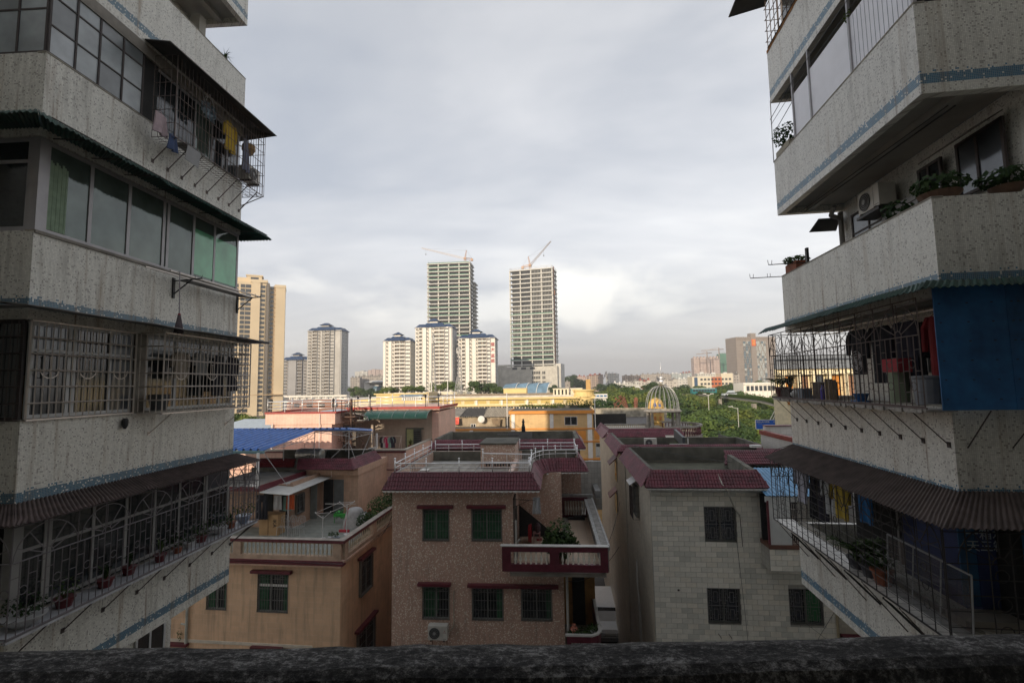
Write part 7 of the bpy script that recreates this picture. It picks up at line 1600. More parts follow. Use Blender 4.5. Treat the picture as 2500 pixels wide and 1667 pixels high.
# beige tower
BEI=M('beige_tower_wall',(.60,.49,.33),.6,var=.08,scale=.06); BEI2=M('deep_beige_wall',(.47,.34,.20),.6,var=.1,scale=.06)
f,W_=tframe(530,692,900,310,-24); zt=topz(640,682,310)
bt=thing('beige_tower','tall beige apartment tower with stepped top beside the left block','tower block',f,(20,8,GZ)); X=lambda px:(px-530)/(692-530)*W_
part(MB().box(X(540),X(651),1.0,16,GZ,zt).box(X(606),X(628),0,1.0,GZ,zt+.6),'wall',bt,BEI)
part(MB().box(X(667),X(692),2.2,18,GZ,topz(680,686,310)).box(X(651),X(667),2.8,17,GZ,topz(680,688,310)),'wall',bt,BEI)
part(MB().box(X(664),X(693),1.9,18.2,topz(680,690,310),topz(680,683,310)).box(X(603),X(646),-.2,16.2,topz(640,682,310),topz(640,675,310)),'cornice',bt,BEI)
part(MB().box(X(593),X(630),4,13,zt,topz(640,664,310)).box(X(590),X(633),3.6,13.4,topz(640,664,310),topz(640,661,310)).box(X(560),X(594),5,12,zt,topz(640,668,310)).box(X(628),X(645),5,12,zt,topz(640,672,310)),'crown_block',bt,BEI); part(MB().box(X(602),X(622),3.9,4.0,topz(640,676,310),topz(640,667,310)),'crown_opening',bt,TWG)
part(MB().box(X(644),X(651),.4,1.0,GZ,zt).box(X(644.5),X(650.5),.3,.4,GZ,zt),'recess_shade_strip',bt,M('recess_shade',(.16,.14,.12)))  # raised strips whose dark colour stands for a recess in shade
bm1=MB().box(0,X(641)-X(627.5),.98,1.0,.6,2.4,0).box(0,X(641)-X(627.5),.5,1.0,.0,.22,1).box(-.1,.1,.5,1.0,.2,3.0,1).box(X(641)-X(627.5)-.1,X(641)-X(627.5)+.1,.5,1.0,.2,3.0,1).mesh('window_bay',[TWG,BEI])
bm2=MB().box(0,X(605)-X(591),.98,1.0,.4,2.6,0).box(0,X(605)-X(591),.75,1.0,.0,.16,1).mesh('window_bay',[TWG,BEI2]); bm3=MB().box(0,X(661)-X(653.5),2.0,2.8,.5,2.2,0).box(0,X(667)-X(653.5),1.9,2.8,0,.16,1).box(X(661)-X(653.5),X(667)-X(653.5),2.5,2.8,0,3.0,1).mesh('window_bay',[TWG,BEI2])
bm4=MB().box(0,X(590)-X(579),.98,1.0,.4,2.6,0).box(0,X(590)-X(579),.4,1.0,.0,.2,1).mesh('window_bay',[TWG,BEI]); 
k=0
while zt-1.2-3.02*(k+1)>GZ:
    z=zt-1.2-3.02*(k+1)
    for me,x in ((bm1,X(627.5)),(bm2,X(591)),(bm3,X(653.5)),(bm4,X(579)),(bm2,X(560)),(bm4,X(543))): inst(me,'window_bay',bt,(x,0,z))
    k+=1
zb=topz(640,964,310); part(MB().box(X(540),X(693),-.1,2.9,zb-.3,zb+.2),'string_course',bt,BEI2)
# towers under construction
CNC=M('raw_concrete_slab',(.50,.495,.465),.8,var=.15,scale=.1); NET=M('green_safety_net',(.04,.20,.12),.8,var=.3); VOID=M('unglazed_void',(.06,.066,.072),.9,var=.3,scale=.2); PMUL=M('blue_grey_board',(.16,.17,.18))
def cframe_tower(label,pxl,pxr,pxs,pyt,pyb,d,fh,bays,pier_w,depth,over,yaw=5,mull=None,nets=()):
    f,W_=tframe(pxl,pxr,900,d,yaw); zt=topz((pxl+pxr)/2,pyt,d)
    t=thing('unfinished_tower',label,'tower block',f,(W_/2,depth/2,GZ)); n=int((zt-GZ)/fh)
    part(MB().box(1.6,W_-1.6,2.2,depth-1,GZ,zt-.5),'core',t,VOID)
    sm=MB().box(-over,W_+over,-over,depth,-.35,.55).mesh('floor_slab',CNC); ne=MB().box(0,W_,-over-.06,-over,.55,1.15).mesh('net_strip',NET)
    for k in range(n):
        z=zt-fh*k
        inst(sm,'floor_slab',t,(0,0,z))
        if nets and (k in nets): inst(ne,'net_strip',t,(0,0,z))
    for i in range(bays+1):
        x=W_*i/bays; part(MB().box(x-pier_w/2,x+pier_w/2,.25,1.3,GZ,zt),'column',t,CNC)
    for j in range(1,4): y=depth*j/3-1.2; part(MB().box(W_-1.0,W_-.2,y,y+.8,GZ,zt),'column',t,CNC)
    # crown frame
    cm=MB()
    for i in range(bays*2+1): x=W_*i/(bays*2); cm.box(x-.12,x+.12,.3,.55,zt,zt+2.6)
    cm.box(0,W_,.3,.5,zt+2.4,zt+2.6).box(0,W_,.3,.5,zt+1.2,zt+1.35).box(W_-.2,W_,.5,depth,zt+2.4,zt+2.6).box(0,.2,.5,depth,zt+2.4,zt+2.6)
    for j in range(5): cm.box(W_-.2,W_,depth*j/4,depth*j/4+.3,zt,zt+2.5)
    part(cm,'roof_frame',t,CNC); part(MB().box(W_*.4,W_*.6,5,9,zt,zt+2.0).box(W_*.2,W_*.3,3,6,zt,zt+1.5),'roof_hut',t,CNC)
    return t,f,W_,zt,n
t1,f1,W1_,z1_,n1=cframe_tower('left unfinished concrete tower with open floors, behind the white towers',1045,1148,1172,645,0,480,4.05,4,1.25,22,1.0,6,nets=(0,1,2,3,4,6,7,9,11,12,13,15,18))
part(MB().box(W1_-.5,W1_+.8,20,34,GZ,z1_-17),'rear_wing',t1,CNC)
for k in range(12,24): part(MB().box(W1_+.5,W1_+3.0,14,32,z1_-17-4.05*(k-12)-.3,z1_-17-4.05*(k-12)+.5),'floor_slab',t1,CNC)
t2,f2,W2_,z2_,n2=cframe_tower('right unfinished concrete tower with close window ribs and a rusty hoist',1248,1353,1366,662,0,440,4.1,4,1.0,20,.35,17,nets=(10,12,13,14,15,16,17,18,19,20))
rb=MB(); 
for k in range(7): rb.box(.2+1.35*k,.38+1.35*k,.35,.7,.55,3.75)
rbm=rb.mesh('window_ribs',CNC)
for k in range(1,20):
    for b in range(4):
        if b<2 and k<9 : continue
        inst(rbm,'window_ribs',t2,(W2_*b/4+.6,0,z2_-4.1*k))
part(MB().box(W2_+.4,W2_+1.1,3,4.0,GZ,z2_+2).box(W2_+.3,W2_+1.9,2.5,5,z2_-24,z2_-20),'hoist',t2,M('rusty_hoist',(.20,.11,.08),.8,var=.3))
# podium of the right tower, with netting at the left end
zp=topz(1300,895,440); wmr=M('blockwork_podium',(.50,.48,.43),.85,var=.2,scale=.3)
part(MB().box(-24*.4,W2_+3,-1.2,18,GZ,zp),'podium',t2,wmr); part(MB().box(-22,-9.8,3,18,GZ,zp+1.5).box(-22,0,2.6,3,zp+.5,zp+2.2),'podium',t2,wmr); part(MB().box(-23.5,-19.5,-1,4,GZ,zp-1.5),'netting',t2,NET)
for r_ in range(4):
    for c in range(8): part(MB().box(W2_*.5+c*1.55,W2_*.5+1.1+c*1.55,-1.32,-1.2,zp-7-4.3*r_,zp-4.4-4.3*r_),'window',t2,VOID) if c<5 or c>5 else None
for c in range(3): part(MB().box(1.5+c*8.2,6+c*8.2,-1.3,-1.2,zp-2.6,zp-.6),'opening',t2,VOID)
part(MB().box(W2_+.4,W2_+5.5,2,19,GZ,zp+2),'stair_wing',t2,CNC)
def crane(label,f,u,v,zb,zt,tipdir,L_,ang,back=7):
    t=thing('tower_crane',label,'crane',f,(u,v,zb)); CR=M('crane_orange_white',(.42,.26,.17),.6,var=.2,scale=.5); CRW=M('crane_white',(.50,.45,.42))
    def lat(p,q,w0,w1,n,mt,nm):
        p=Vector(p); q=Vector(q); d=(q-p).normalized(); a=Vector((0,1,0)) if abs(d.y)<.9 else Vector((1,0,0)); a=(a-d*a.dot(d)).normalized(); b=d.cross(a); mb=MB(); pr=None
        for i in range(n+1):
            w_=w0+(w1-w0)*i/n; c=p.lerp(q,i/n); ps=[c+a*w_+b*w_,c-a*w_+b*w_,c-a*w_-b*w_,c+a*w_-b*w_]
            if pr:
                for k in range(4): mb.rod(pr[k],ps[k],.13,3); mb.rod(pr[k],ps[(k+1)%4],.08,3)
            pr=ps
        part(mb,nm,t,mt)
    lat((u,v,zb),(u,v,zb+5.5),.9,.9,4,CR,'mast'); pv_=Vector((u,v,zb+5.5)); a=R(ang); tip=pv_+Vector((math.cos(a)*L_*tipdir,0,math.sin(a)*L_))
    lat(pv_,tip,.75,.35,18,CRW,'jib'); lat(pv_,pv_+Vector((-tipdir*back,0,-.5)),.8,.6,4,CR,'counter_jib'); part(MB().box(u-tipdir*back-1.2,u-tipdir*back+1.2,v-1,v+1,zb+2.8,zb+5.0).box(u-1.2,u+1.2,v-1.4,v+1.4,zb+4.6,zb+6.4),'counterweight',t,CR)
    ap=pv_+Vector((-tipdir*1.5,0,8.5)); lat(pv_,ap,.6,.2,4,CR,'a_frame'); part(MB().rod(ap,pv_.lerp(tip,.55),.05,3).rod(ap,pv_.lerp(tip,.95),.05,3).rod(ap,pv_+Vector((-tipdir*back,0,0)),.06,3),'stay_rope',t,BLACK)
    h=pv_.lerp(tip,.65 if tipdir>0 else .9); part(MB().rod(h,h-Vector((0,0,5)),.05,3).box(h.x-.4,h.x+.4,h.y-.3,h.y+.3,h.z-6,h.z-5),'hook',t,BLACK)
crane('luffing crane with its long jib lowered to the left, on the left unfinished tower',f1,W1_*.86,8,z1_+1,0,-1,47,16)
crane('luffing crane with its jib raised to the right, on the right unfinished tower',f2,W2_*.44,8,z2_+.5,0,1,29,46)
# far construction pair and glass tower on the right
f,W_=tframe(1694,1758,890,900); zt=topz(1720,873,900); pt=thing('pink_apartment_slab','long pinkish apartment slab in the hazy right distance','tower block',f,(20,8,GZ)); PKF=farwall('pink_far_wall',(.46,.37,.33),(.24,.19,.18),2.6,3.1,.45,.5)
for k in range(8): a=W_*k/8; part(MB().box(a,a+W_/8*.9,(k%2)*2.5,18,GZ,zt-(k%3==1)*2.5).box(a+W_/16-1.5,a+W_/16+1.5,4,8,zt-2.5,zt+2.6),'bay',pt,PKF)
f,W_=tframe(1759,1782,890,930); zt=topz(1770,863,930); gt_=thing('netted_tower','tower wrapped in green safety net behind the pink slab','tower block',f,(10,8,GZ)); part(MB().box(0,W_,0,20,GZ,zt),'netting',gt_,M('far_green_net',(.08,.22,.16),.8,var=.2,scale=.05)); 
mb=MB()
for k in range(9): mb.box(W_*k/8-.3,W_*k/8+.3,-.6,0,GZ,zt+1.5)
for k in range(14): mb.box(0,W_,-.5,0,zt-5*k-.25,zt-5*k)
part(mb,'scaffold',gt_,M('far_scaffold',(.10,.20,.15)))
for k,(px,py,lb,l0) in enumerate(((1755,853,'distant tower crane with a level jib over the netted tower',30),(1726,862,'distant tower crane above the pink slab',18))):
    u,v,z=meas(G,px,py,880); t=thing('distant_crane',lb,'crane',G,(u,880,GZ)); part(MB().rod((u,880,GZ),(u,880,z+3),.9,4).rod((u-l0*.0,880,z),(u-l0,880,z-1.5),.7,3).rod((u,880,z),(u+8,880,z+.5),.8,3).rod((u,880,z+4),(u-l0*.6,880,z-.9),.25,3),'mast_and_jib',t,M('far_crane',(.30,.24,.21)))
f,W_=tframe(1800,1884,890,560,-4); zt=topz(1840,822,560); gl_=thing('glass_office_tower','grey brown office tower with a lattice glass front and small red sign','office tower',f,(20,8,GZ)); BRG=farwall('grey_brown_tower',(.26,.225,.20),(.235,.20,.18),1.2,3.4,.5,.5,.06)
part(MB().box(0,W_+6,0,24,GZ,zt),'wall',gl_,BRG); part(MB().box(W_*.42,W_*.57,-1.0,6,GZ,zt+4.2),'lift_shaft',gl_,BRG)
GLA=glass('curtain_glass_bluegrey',(.16,.22,.25),.06,.55); GLB=glass('curtain_glass_bright',(.52,.55,.52),.06,.5)
rn=random.Random(12); nx,nz=9,18; x0g,x1g=W_*.20,W_*.86
for i in range(nx):
    for k in range(nz):
        a=x0g+(x1g-x0g)*i/nx; z=zt-5-(zt-5-GZ-12)*(k+1)/nz; hz_=(zt-5-GZ-12)/nz
        part(MB().box(a+.15,a+(x1g-x0g)/nx-.15,-.25-rn.random()*.1,-.1,z+.2,z+hz_-.2),'pane',gl_,GLB if (i>=5 and rn.random()<.75) or rn.random()<.15 else GLA)
mb=MB()
for k in range(11):
    a=x0g+(x1g-x0g)*k/10
    for j in range(8): z=zt-3-(zt-GZ-12)*j/8; z2=z-(zt-GZ-12)/8; s_=1 if (k+j)%2 else -1; mb.rod((a,-.6,z),(a+s_*(x1g-x0g)/10,-.6,z2),.28,3)
for k in range(16): a=W_*k/15; mb.rod((a,-.3,zt-.2),(a+W_/15,-.3,zt-3.5),.25,3); mb.rod((a,-.3,zt-3.5),(a+W_/15,-.3,zt-.2),.25,3)
part(mb,'lattice',gl_,BRG); mb=MB().box(W_*.44,W_*.555,-1.3,-1.0,zt-10.5,zt-2.8); sg_=part(mb,'sign_panel',gl_,M('sign_orange_red',(.62,.10,.03),.6)); 
for ch_,z in zip('金贸',(zt-4.8,zt-8.4)): text(ch_,'sign_character',sg_,M('sign_gold',(.65,.42,.10),.5),3.6,(W_*.4975,-1.38,z),.05)
part(MB().rod((W_*.47,2,zt+4),(W_*.47,2,zt+13),.12,4),'mast',gl_,WHITEP)
# ================================================================== far town
FW=[farwall('far_wall_%d'%i,c,w_,sx,sz,.5,.5) for i,(c,w_,sx,sz) in enumerate([((.42,.33,.27),(.15,.12,.11),3.2,3.0),((.50,.47,.42),(.20,.18,.17),3.4,3.1),((.36,.33,.30),(.13,.12,.12),2.8,3.0),((.55,.54,.50),(.25,.25,.25),3.0,3.2),((.46,.36,.32),(.22,.18,.17),3.0,3.0),((.38,.42,.42),(.18,.20,.22),3.2,3.2)])]
RFM=[M('far_red_roof',(.28,.07,.05),.7),M('far_grey_roof',(.24,.23,.22),.8),M('far_white_roof',(.6,.6,.58),.6)]
nfar=0
def farb(px0,px1,py,d,k,rf,label,depth=14,name='apartment_building',steps=3,pent=True):
    global nfar; nfar+=1
    f,W_=tframe(px0,px1,930,d,random.uniform(-6,9)); zt=topz((px0+px1)/2,py,d); t=thing(name,label,'building',f,(W_/2,depth/2,GZ)); rn=random.Random(nfar)
    mb=MB(); rm=MB()
    for s in range(steps):
        a=W_*s/steps; b=W_*(s+1)/steps; z=zt-rn.choice((0,0,.8,1.6)); y=rn.choice((0,0,.8)); mb.box(a,b-.02,y,depth,GZ,z); rm.box(a-.2,b+.15,y-.3,depth+.2,z,z+.45)
        if pent: rm.box(a+(b-a)*.3,a+(b-a)*.6,3,7,z+.45,z+2.2)
    part(mb,'wall',t,FW[k]); part(rm,'roof',t,RFM[rf]); return t
blds=[(1524,1565,917,760,0,1,'long brownish block of flats on the far rise, left end of the row'),(1565,1603,914,780,2,1,'grey block of flats second in the far row right of the dome'),(1603,1640,912,800,2,1,'grey block of flats third in the far row, above the steel balls'),(1640,1668,912,800,5,2,'pale greenish flat block in the far row right of the dome'),(1668,1690,909,790,5,0,'pale flat block with a red roof at the right end of the far row'),
(1497,1532,936,420,3,2,'small white house standing on the left of the far grove'),(1530,1560,930,470,3,1,'white low building between trees left of the dome'),(1560,1590,928,520,1,0,'cream low building behind the dome rods'),(1590,1622,930,540,3,1,'white low building right behind the steel balls'),(1622,1655,926,560,1,1,'beige low building right of the steel balls'),(1655,1690,922,560,3,2,'white low building left of the orange corner block'),
(1400,1432,917,700,4,0,'pink low block with red roof left of the horizon cranes'),(1438,1473,915,680,0,0,'tan block with a red hipped roof left of the dome'),(1486,1512,912,720,3,2,'white building with a small tower on the far left of the grove'),(1385,1410,925,640,4,0,'small pinkish house beside the unfinished tower base'),
(1703,1790,910,640,3,2,'wide white office slab behind the orange corner block'),(1791,1806,897,600,3,0,'narrow white block with red roof edges left of the glass tower'),(1786,1806,912,520,2,1,'plain grey block at the foot of the glass tower'),
(855,878,922,620,2,1,'brown grey flats right of the weathered tower, first of two'),(878,934,918,640,2,1,'brown grey flats with stepped roofs between the white towers')]
for b in blds: farb(*b)
for k,(px0,px1,py) in enumerate(((866,878,907),(879,888,905),(889,897,906),(898,906,902),(907,916,900),(917,925,902),(926,935,901))): farb(px0,px1,py,1500,4 if k>2 else 3,1,['first','second','third','fourth','fifth','sixth','seventh'][k]+' from the left of the hazy pale towers on the left horizon',20,'distant_tower',1,False)
for k,(px0,px1,py,d) in enumerate(((560,640,960,400),(655,700,940,520),(1360,1392,932,600),(1700,1760,905,1400))): farb(px0,px1,py,d,k%4,1,['grey low block below the beige tower','low block between the beige and the grey tower','pale block right of the unfinished towers','hazy block far behind the pink slab'][k])
ob_=thing('corner_block','cream and orange corner building among the trees below the pink slab','building',tframe(1690,1791,930,330)[0],(10,5,GZ)); fo,Wo=tframe(1690,1791,930,330); zt=topz(1720,919,330); zt2=topz(1770,911,330); ORC=M('orange_terracotta_wall',(.50,.15,.06),.7); CRC=M('cream_far_wall',(.62,.56,.44),.7)
part(MB().box(0,Wo*.47,0,12,GZ,zt).box(Wo*.72,Wo,1,12,GZ,zt2),'wall',ob_,CRC); part(MB().box(Wo*.47,Wo*.72,.3,12,GZ,zt-.5),'orange_wall',ob_,ORC); part(MB().box(Wo*.05,Wo*.13,-.1,0,GZ,zt-.5),'blue_glass_strip',ob_,M('blue_strip',(.05,.09,.16),.3))
ow=MB().box(0,1.5,-.06,-.01,0,1.3).mesh('window',TWG)
for r_ in range(5):
    for c in range(9):
        x=Wo*.20+c*2.35
        if x<Wo*.99: inst(ow,'window',ob_,(x,0 if x<Wo*.47 else .3 if x<Wo*.72 else 1,zt-2.6-3.0*r_))
sr=thing('school_building','long low white building with a row of dark windows behind the trees at right','building',tframe(1815,2000,940,210)[0],(15,5,GZ)); fs,Ws=tframe(1815,2000,940,210); zt=topz(1850,934,210)
part(MB().box(0,Ws,0,12,GZ,zt).box(-.2,Ws,-.5,0,zt-.7,zt),'wall',sr,TOWW)
for i in range(18): part(MB().box(1.2+i*1.75,2.3+i*1.75,-.3,-.02,zt-3.4,zt-1.3),'window',sr,TWG); 
for i in range(18): part(MB().box(.7+i*1.75,1.0+i*1.75,-.45,0,zt-5.8,zt-.7),'fin',sr,TOWW)
sd=thing('sports_hall','white hall with a disc roof left of the bright white towers','building',tframe(874,940,940,520)[0],(14,8,GZ)); fd,Wd=tframe(874,940,940,520); zt=topz(905,933,520)
part(MB().lathe([(0,1.9),(8,1.7),(14,.8),(17.5,0),(14,-.6),(0,-.7)],(Wd*.75,8,zt),28),'disc_roof',sd,WHITEP,smooth=True); part(MB().box(6,Wd+14,2,16,GZ,zt-.5),'wall',sd,WHITEP); part(MB().box(12,Wd+14,1.9,2,zt-3,zt-1.4),'window_band',sd,TWG)
mb=MB(); vs=[]
for i in range(9):
    a=math.pi*.5*i/8
    for x in (12.5,Wd+14): vs.append((x+6*(1-math.cos(a)) if x<13 else x,-4*math.cos(a)+1.5,GZ+(zt-4-GZ)*math.sin(a)))
part(mb.add(vs,[(2*i,2*i+1,2*i+3,2*i+2) for i in range(8)]),'glass_slope',sd,M('blue_slope_glass',(.09,.17,.24),.3))
wv=thing('blue_shell_roof','row of curved blue grey shell roofs in front of the right unfinished tower','building',tframe(1225,1330,950,260)[0],(10,6,GZ)); fv_,Wv=tframe(1225,1330,950,260); zt=topz(1270,937,260); BSH=M('blue_grey_shell',(.13,.22,.31),.4,var=.25,scale=.4)
for k in range(4):
    x0=Wv*k/4-.8; x1=x0+Wv/4+1.4; vs=[]
    for i in range(11):
        t_=i/10; z=GZ+(zt-GZ)*(math.sin(math.pi*.5*(t_*.9+.1)))
        for s_ in (0,1): vs.append((x0+(x1-x0)*s_+3.0*t_**2,-5+9*t_,z+(.7 if s_ else 0)))
    o=part(MB().add(vs,[(2*i,2*i+1,2*i+3,2*i+2) for i in range(10)]),'shell',wv,BSH); s_=o.modifiers.new('thickness','SOLIDIFY'); s_.thickness=.2
    part(MB().path([vs[2*i+1] for i in range(11)],.18,4),'rib',wv,WHITEP)
# ================================================================== hills
def hill(name,x0,x1,y,hf,seed,mat):
    mb=MB(); n=80; vs=[]
    for i in range(n+1):
        x=x0+(x1-x0)*i/n; h=hf*(.45+.55*abs(noise.noise(Vector((x/420,seed,0))))+.15*noise.noise(Vector((x/90,seed,3))))
        for j,(dy,f_) in enumerate(((-260,0),(-120,.55),(0,1),(160,.6),(420,0))): vs.append((x,y+dy,GZ+h*f_+ (6*noise.noise(Vector((x/35,dy/40,seed))) if 0<f_ else 0)))
    struct(mb.add(vs,[(i*5+j,(i+1)*5+j,(i+1)*5+j+1,i*5+j+1) for i in range(n) for j in range(4)]),name,mat)
hill('hills',-2400,2400,2300,34,2.0,M('wooded_hill',(.06,.085,.05),.95,var=.4,scale=.02))
# ================================================================== trees
def crown_mesh(name,seed,r=4.2,h=3.4,n=1500,leaf=.55,mat=None,lobes=11):
    rn=random.Random(seed); mb=MB(); L_=[]
    for k in range(lobes):
        a=rn.uniform(0,6.28); q=rn.uniform(.15,.78)**.8; L_.append((Vector((r*q*math.cos(a),r*q*math.sin(a),rn.uniform(-.45,.62)*h*(1-q*.5))),rn.uniform(.26,.44)*r))
    for k in range(n):
        c,rr=L_[rn.randrange(lobes)]
        d=Vector((rn.gauss(0,1),rn.gauss(0,1),rn.gauss(.35,.9))).normalized(); p=c+Vector((d.x*rr,d.y*rr,d.z*rr*.72))*rn.uniform(.72,1.06); s=leaf*rn.uniform(.55,1.3)
        nrm=(d+Vector((rn.uniform(-.8,.8),rn.uniform(-.8,.8),rn.uniform(-.4,.9)))).normalized(); a=nrm.orthogonal().normalized(); a=Matrix.Rotation(rn.uniform(0,6.28),3,nrm)@a; b=nrm.cross(a)
        mb.add([p-a*s*.5-b*s*.18,p-a*s*.1-b*s*.42,p+a*s*.5,p-a*s*.1+b*s*.42],[(0,1,2,3)])
    return mb.mesh(name,mat)
TL_=[leafmat('tree_leaf_%d'%i,a,b,.2) for i,(a,b) in enumerate([((.030,.065,.018),(.13,.19,.045)),((.045,.085,.018),(.19,.24,.055)),((.018,.045,.016),(.085,.135,.04)),((.07,.105,.02),(.25,.28,.065))])]
CR_=[crown_mesh('crown',s,mat=TL_[m_],n=3000,leaf=.40) for s,m_ in ((1,0),(2,1),(3,2),(4,0),(5,3),(6,1))]
BARK=M('bark',(.09,.07,.055),.9)
TK_=MB().rod((0,0,0),(.1,.1,6),.32,7,r2=.2)
for a in range(5): TK_.rod((.05,.05,4.2+.3*a),(2.4*math.cos(a*1.3),2.4*math.sin(a*1.3),7.6+.25*a),.13,5,r2=.05)
TKm=TK_.mesh('trunk',BARK)
def tree(x,y,top,s,k,label,group,name='broadleaf_tree'):
    """x,y in world; top = height of the crown's top from the eye; s = crown radius / 4.2"""
    f=F(x,y,random.uniform(0,360)); t=thing(name,label,'tree',f,(0,0,GZ),group); BASE[t]=(0,0,0)
    H_=top-GZ; zc_=H_-2.6*s
    inst(CR_[k],'crown',t,(0,0,zc_),scale=(s,s,s*random.uniform(.85,1.1)))
    ks=zc_/8.2; inst(TKm,'trunk',t,(0,0,0),scale=(max(.5,s*.8),max(.5,s*.8),ks)); return t
kinds=['dark green','fresh green','deep green','mid green','yellowish green','bright green']
def at_px(px,py,d):
    r=ray(px,py); t=d/r.y; return r.x*t,r.z*t
rn=random.Random(21); ntree=0
# the big grove right of the pavilion, front rows over far rows
rows=[(62,1500,1880,1062,1075,9),(74,1470,1890,1035,1052,10),(90,1440,1900,1010,1028,12),(112,1430,1910,986,1000,14),(140,1440,1910,966,982,14),(178,1450,1900,950,964,14),(225,1460,1890,941,951,13),(290,1480,1880,935,943,12)]
grove='trees of the grove beyond the pavilion'
ORD='first second third fourth fifth sixth seventh eighth ninth tenth eleventh twelfth thirteenth fourteenth fifteenth'.split()
for ri,(d,p0,p1,y0,y1,n) in enumerate(rows):
    pl_=[]
    for i in range(n):
        px=p0+(p1-p0)*(i+.5)/n+rn.uniform(-12,12)
        if ri<2 and px<1655: continue
        if ri==2 and px<1560: continue
        pl_.append(px)
    for q,px in enumerate(sorted(pl_)):
        x,z=at_px(px,rn.uniform(y0,y1),d*rn.uniform(.95,1.06)); k=rn.randrange(6); s=rn.uniform(.72,1.3)*(1+.0035*d)*.95
        tree(x,d*rn.uniform(.97,1.04),z+rn.uniform(-.8,.4),s,k,kinds[k]+' tree, '+ORD[q]+' from the left in the '+['nearest','second','third','fourth','fifth','sixth','seventh','farthest'][ri]+' row of the grove',grove); ntree+=1
# singles named on their own
for px,py,d,s,k,lb in ((1590,930,250,1.5,2,'dark wide tree below the far row of flats, left of the dome'),(1545,945,190,1.7,0,'big dark tree at the left end of the grove'),(1395,916,620,3.0,2,'tallest dark hillside tree beside the unfinished tower'),(1382,922,640,3.0,2,'dark hillside tree left of the tallest one beside the unfinished tower'),(1410,923,600,2.8,2,'dark hillside tree right of the tallest one beside the unfinished tower'),(1425,929,560,2.4,0,'lower hillside tree at the right end of the dark group'),(1440,955,300,1.4,2,'dark tree behind the golden corner drum'),(1470,935,380,1.6,2,'dark tree left of the grove, second from the golden corner'),(1440,985,120,.9,4,'yellow green tree right of the orange building'),(1530,1000,85,.8,4,'light yellow green tree just left of the pavilion'),(1700,945,260,1.5,1,'fresh green tree in front of the orange corner block'),(1870,925,330,2.0,1,'green tree in front of the glass tower'),
 (945,940,190,.75,1,'round bushy tree left end behind the golden building'),(965,944,195,.6,0,'small tree second behind the golden building'),(992,938,190,.8,1,'tree third behind the golden building'),(1015,938,200,.75,1,'tree fourth behind the golden building'),(1028,944,195,.5,0,'little tree fifth behind the golden building'),(1075,930,205,1.05,1,'tall tree behind the first antenna mast'),(1100,926,210,1.1,1,'tall tree between the antenna masts'),(1120,934,205,.8,0,'tree right of the antenna masts'),(1168,928,200,1.15,0,'large dark tree before the right white tower'),(1190,931,205,1.15,0,'second large dark tree before the right white tower'),(1212,941,200,.8,0,'lower dark tree at the right white tower corner'),(1228,948,200,.5,0,'last low dark tree near the shell roofs'),
 (875,942,330,1.6,0,'green tree left of the sports hall'),(905,948,320,1.5,2,'dark tree below the sports hall'),(925,951,310,1.2,2,'dark tree under the blue glass slope'),(932,966,120,.45,2,'small dark tree at the golden building left end'),(592,1012,62,.55,1,'bushy green tree beside the pale round roofs'),(615,1016,64,.5,4,'yellow green bush like tree left of the pink house'),(570,1010,66,.55,0,'dark green tree at the left block edge'),(1352,940,420,1.6,2,'dark tree at the foot of the right unfinished tower')):
    x,z=at_px(px,py,d); tree(x,d,z,s,k,lb,None)
# undergrowth that closes the grove floor
mb=MB(); rn=random.Random(8)
for k in range(4200):
    d=rn.uniform(60,330); u=.20+rn.random()*.36; x=u*d*1.0+rn.uniform(-3,3)
    if d<84 and x<d*.33+3: continue
    p=Vector((x,d,GZ+rn.uniform(.3,3.0)+d*.006)); s=rn.uniform(.8,1.5)*(1+d*.006); nrm=Vector((rn.uniform(-.7,.7),rn.uniform(-1,.2),rn.uniform(.2,1))).normalized(); a=nrm.orthogonal().normalized(); b=nrm.cross(a); mb.add([p-a*s,p-b*s*.7,p+a*s,p+b*s*.7],[(0,1,2,3)])
o=solo(mb,'undergrowth','dense undergrowth between the trunks of the grove','undergrowth',TL_[2],F(0,0,0),(0,0,0),kind='stuff')
# ================================================================== street things on the right
vd=thing('flyover','elevated road with a planted parapet crossing the grove at right','flyover',F(0,0,0),(60,160,GZ)); HG=leafmat('hedge_leaf',(.02,.05,.012),(.08,.12,.03))
A_=[meas(F(0,0,0),px,py,d) for px,py,d in ((1560,964,235),(1700,958,210),(1770,964,170),(1860,973,130),(1960,996,100))]
for a,b in zip(A_,A_[1:]):
    part(MB().slab((a[0],a[1],a[2]-.9),(b[0],b[1],b[2]-.9),(b[0]+2,b[1]+9,b[2]-.9),(a[0]+2,a[1]+9,a[2]-.9),.3),'deck',vd,CONC); part(MB().slab((a[0],a[1]-.2,a[2]-1.0),(b[0],b[1]-.2,b[2]-1.0),(b[0],b[1]-.15,b[2]-.1),(a[0],a[1]-.15,a[2]-.1),.2),'parapet',vd,M('dull_parapet',(.20,.20,.17),.8))
mb=MB(); rn=random.Random(3)
for a,b in zip(A_,A_[1:]):
    for k in range(900):
        t_=rn.random(); p=Vector(a).lerp(Vector(b),t_)+Vector((0,rn.uniform(-.5,.3),rn.uniform(-.35,.35))); s=.35; mb.add([p+Vector((-s,0,-.1)),p+Vector((0,-.1,s*.7)),p+Vector((s,0,.1)),p+Vector((0,.1,-s*.6))],[(0,1,2,3)])
part(mb,'hedge',vd,HG,kind='stuff')
for p in A_[1:]: part(MB().box(p[0]-.5,p[0]+.5,p[1]+4,p[1]+5,GZ,p[2]-1.5),'pier',vd,CONC)
u,v,z=meas(F(0,0,0),1725,958,205); bs=thing('bus','teal city bus with white windows on the flyover','bus',F(0,0,0),(u,v,z-1)); TE=M('teal_bus_paint',(.02,.16,.17),.4)
